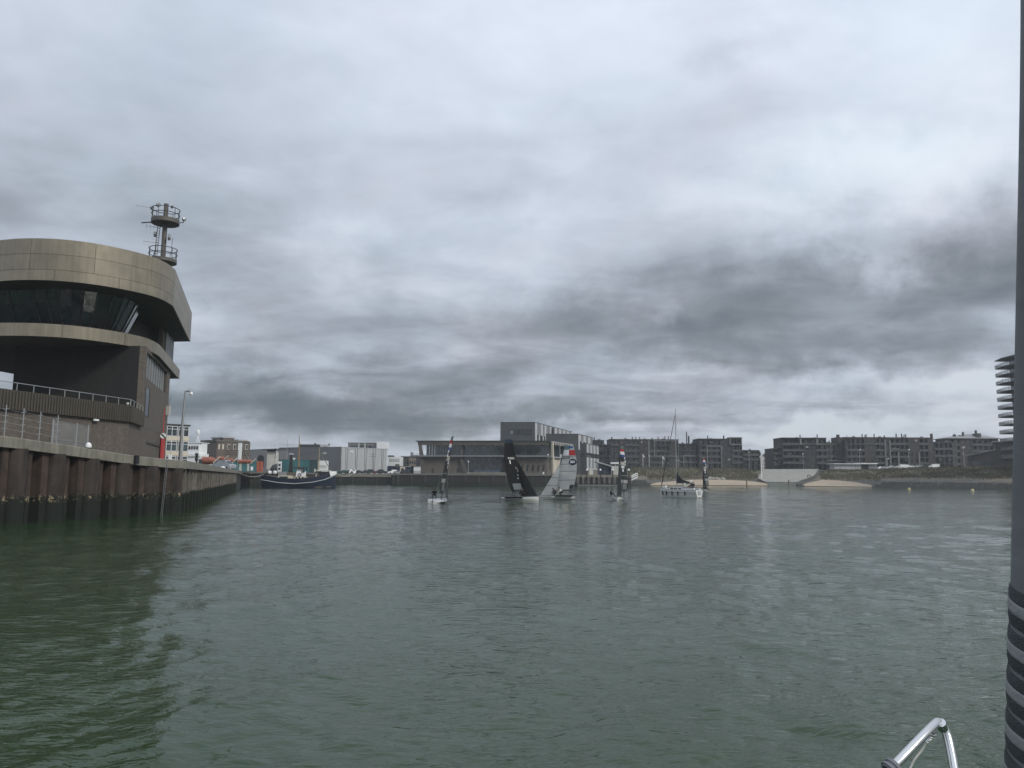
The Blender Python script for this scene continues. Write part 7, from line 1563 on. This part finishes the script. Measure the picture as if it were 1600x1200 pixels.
for i in range(nz_+1):
    for k in range(na_):
        t = i/nz_; a = 2*math.pi*k/na_; vs_.append(cyl_pt(t, a, .0005*math.sin(5*a+t*9)))
m_.add(vs_, [(i*na_+k, i*na_+(k+1)%na_, (i+1)*na_+(k+1)%na_, (i+1)*na_+k) for i in range(nz_) for k in range(na_)]+[tuple(range(na_-1,-1,-1)), tuple(range(nz_*na_, (nz_+1)*na_))]); m_.build('rolled_cloth', fs_, fsl, smooth=True)
# spiral windings: dark cloth, pale edge
camdir = (Vector((0,0,CAMZ))-bot_); ca_ = math.atan2(camdir.dot(vv_), camdir.dot(uu))
def winding(t0, pitch, turns, width, dr, name, m__, phase):
    m_ = MB(); n_ = int(turns*48); vs_ = []; kk_ = 6
    for i in range(n_+1):
        a = 2*math.pi*i/48; t = t0+pitch*a/(2*math.pi)
        for j in range(kk_+1): q = j/kk_; vs_.append(cyl_pt(min(.999, max(0, t+width*(q-.5))), phase-a, dr*(1 if 0 < j < kk_ else .2)))
    m_.add(vs_, [(i*(kk_+1)+j, (i+1)*(kk_+1)+j, (i+1)*(kk_+1)+j+1, i*(kk_+1)+j+1) for i in range(n_) for j in range(kk_)]); return m_.build(name, m__, fsl, smooth=True)
pit = 66/1360
t915 = (1300-948)/1360
winding(t915-6.6*pit, pit, 6.6, pit*.92, .0022, 'cover_strip', cov, ca_+2.0)
winding(t915-6.6*pit, pit, 6.7, pit*.36, .0030, 'pale_edge_band', band, ca_+2.0-.0)
# pulpit
pu = thing('bow_pulpit', 'polished steel bow pulpit rail of the own boat at the bottom right corner', 'rail', rp(1470, 1180, 2.4)); o0 = pu.location.copy(); bpy.context.view_layer.update()
def q_(px, py, d_): return rp(px, py, d_)-o0
def arc(pts, n_=6):
    out = [Vector(p_) for p_ in pts]
    for _ in range(3):
        z = [out[0]]
        for a, b in zip(out, out[1:]): z += [a*.75+b*.25, a*.25+b*.75]
        z.append(out[-1]); out = z
    return out
MB().tube(arc([q_(1330,1265,2.25), q_(1398,1196,2.3), q_(1440,1152,2.37), q_(1461,1131,2.42), q_(1467,1127,2.44), q_(1474,1134,2.46), q_(1481,1152,2.46), q_(1488,1185,2.44), q_(1497,1240,2.4), q_(1503,1290,2.38)]), .0112, 16).build('top_rail', st, pu, smooth=True)
w1 = MB().tube([q_(1469.5,1129,2.43), q_(1473,1138,2.45)], [.0126,.0126], 16).build('weld_collar', st, pu, smooth=True)
cl_ = MB(); a_, b_2 = q_(1399,1195,2.295), q_(1388,1206,2.285); cl_.tube([a_, b_2], .019, 18); cl_.tube([a_+(b_2-a_)*.1+Vector((0,0,.0)), a_+(b_2-a_)*.35], .022, 18); cl_.tube([a_+(b_2-a_)*.6, a_+(b_2-a_)*.85], .023, 18); clo = cl_.build('rubber_clamp', mat('grey_rubber', (.16,.165,.18), .7), pu, smooth=True)
MB().tube([b_2, b_2+(b_2-a_)*.12], .014, 14).build('clamp_bore', M_['blk'], clo)
MB().tube(arc([q_(1456,1150,2.40), q_(1450,1157,2.40), q_(1447,1160,2.40)]), .0045, 8).build('shackle', st, pu, smooth=True); MB().ring((0,0,0), .008, .003, 12, 5).build('shackle_eye', st, pu).location = q_(1457.5,1148.5,2.40)
MB().tube(arc([q_(1447,1160,2.40), q_(1441,1172,2.40), q_(1429,1186,2.39), q_(1424,1196,2.39), q_(1416,1215,2.38)]), .0026, 7).build('lanyard', M_['offw'], pu, smooth=True)

# ================================================================== air
hz_ = MB().boxb(-1700, 1700, -300, 1700, -4, 62); hm_ = bpy.data.materials.new('haze'); hm_.use_nodes = True; t = hm_.node_tree; t.nodes.clear()
vo = t.nodes.new('ShaderNodeVolumePrincipled'); vo.inputs['Color'].default_value = (.89,.94,.96,1); vo.inputs['Density'].default_value = .00024; vo.inputs['Anisotropy'].default_value = .2
ou = t.nodes.new('ShaderNodeOutputMaterial'); t.links.new(vo.outputs[0], ou.inputs['Volume'])
tag(hz_.build('haze', hm_), 'thin sea haze over the harbour', kind='stuff')
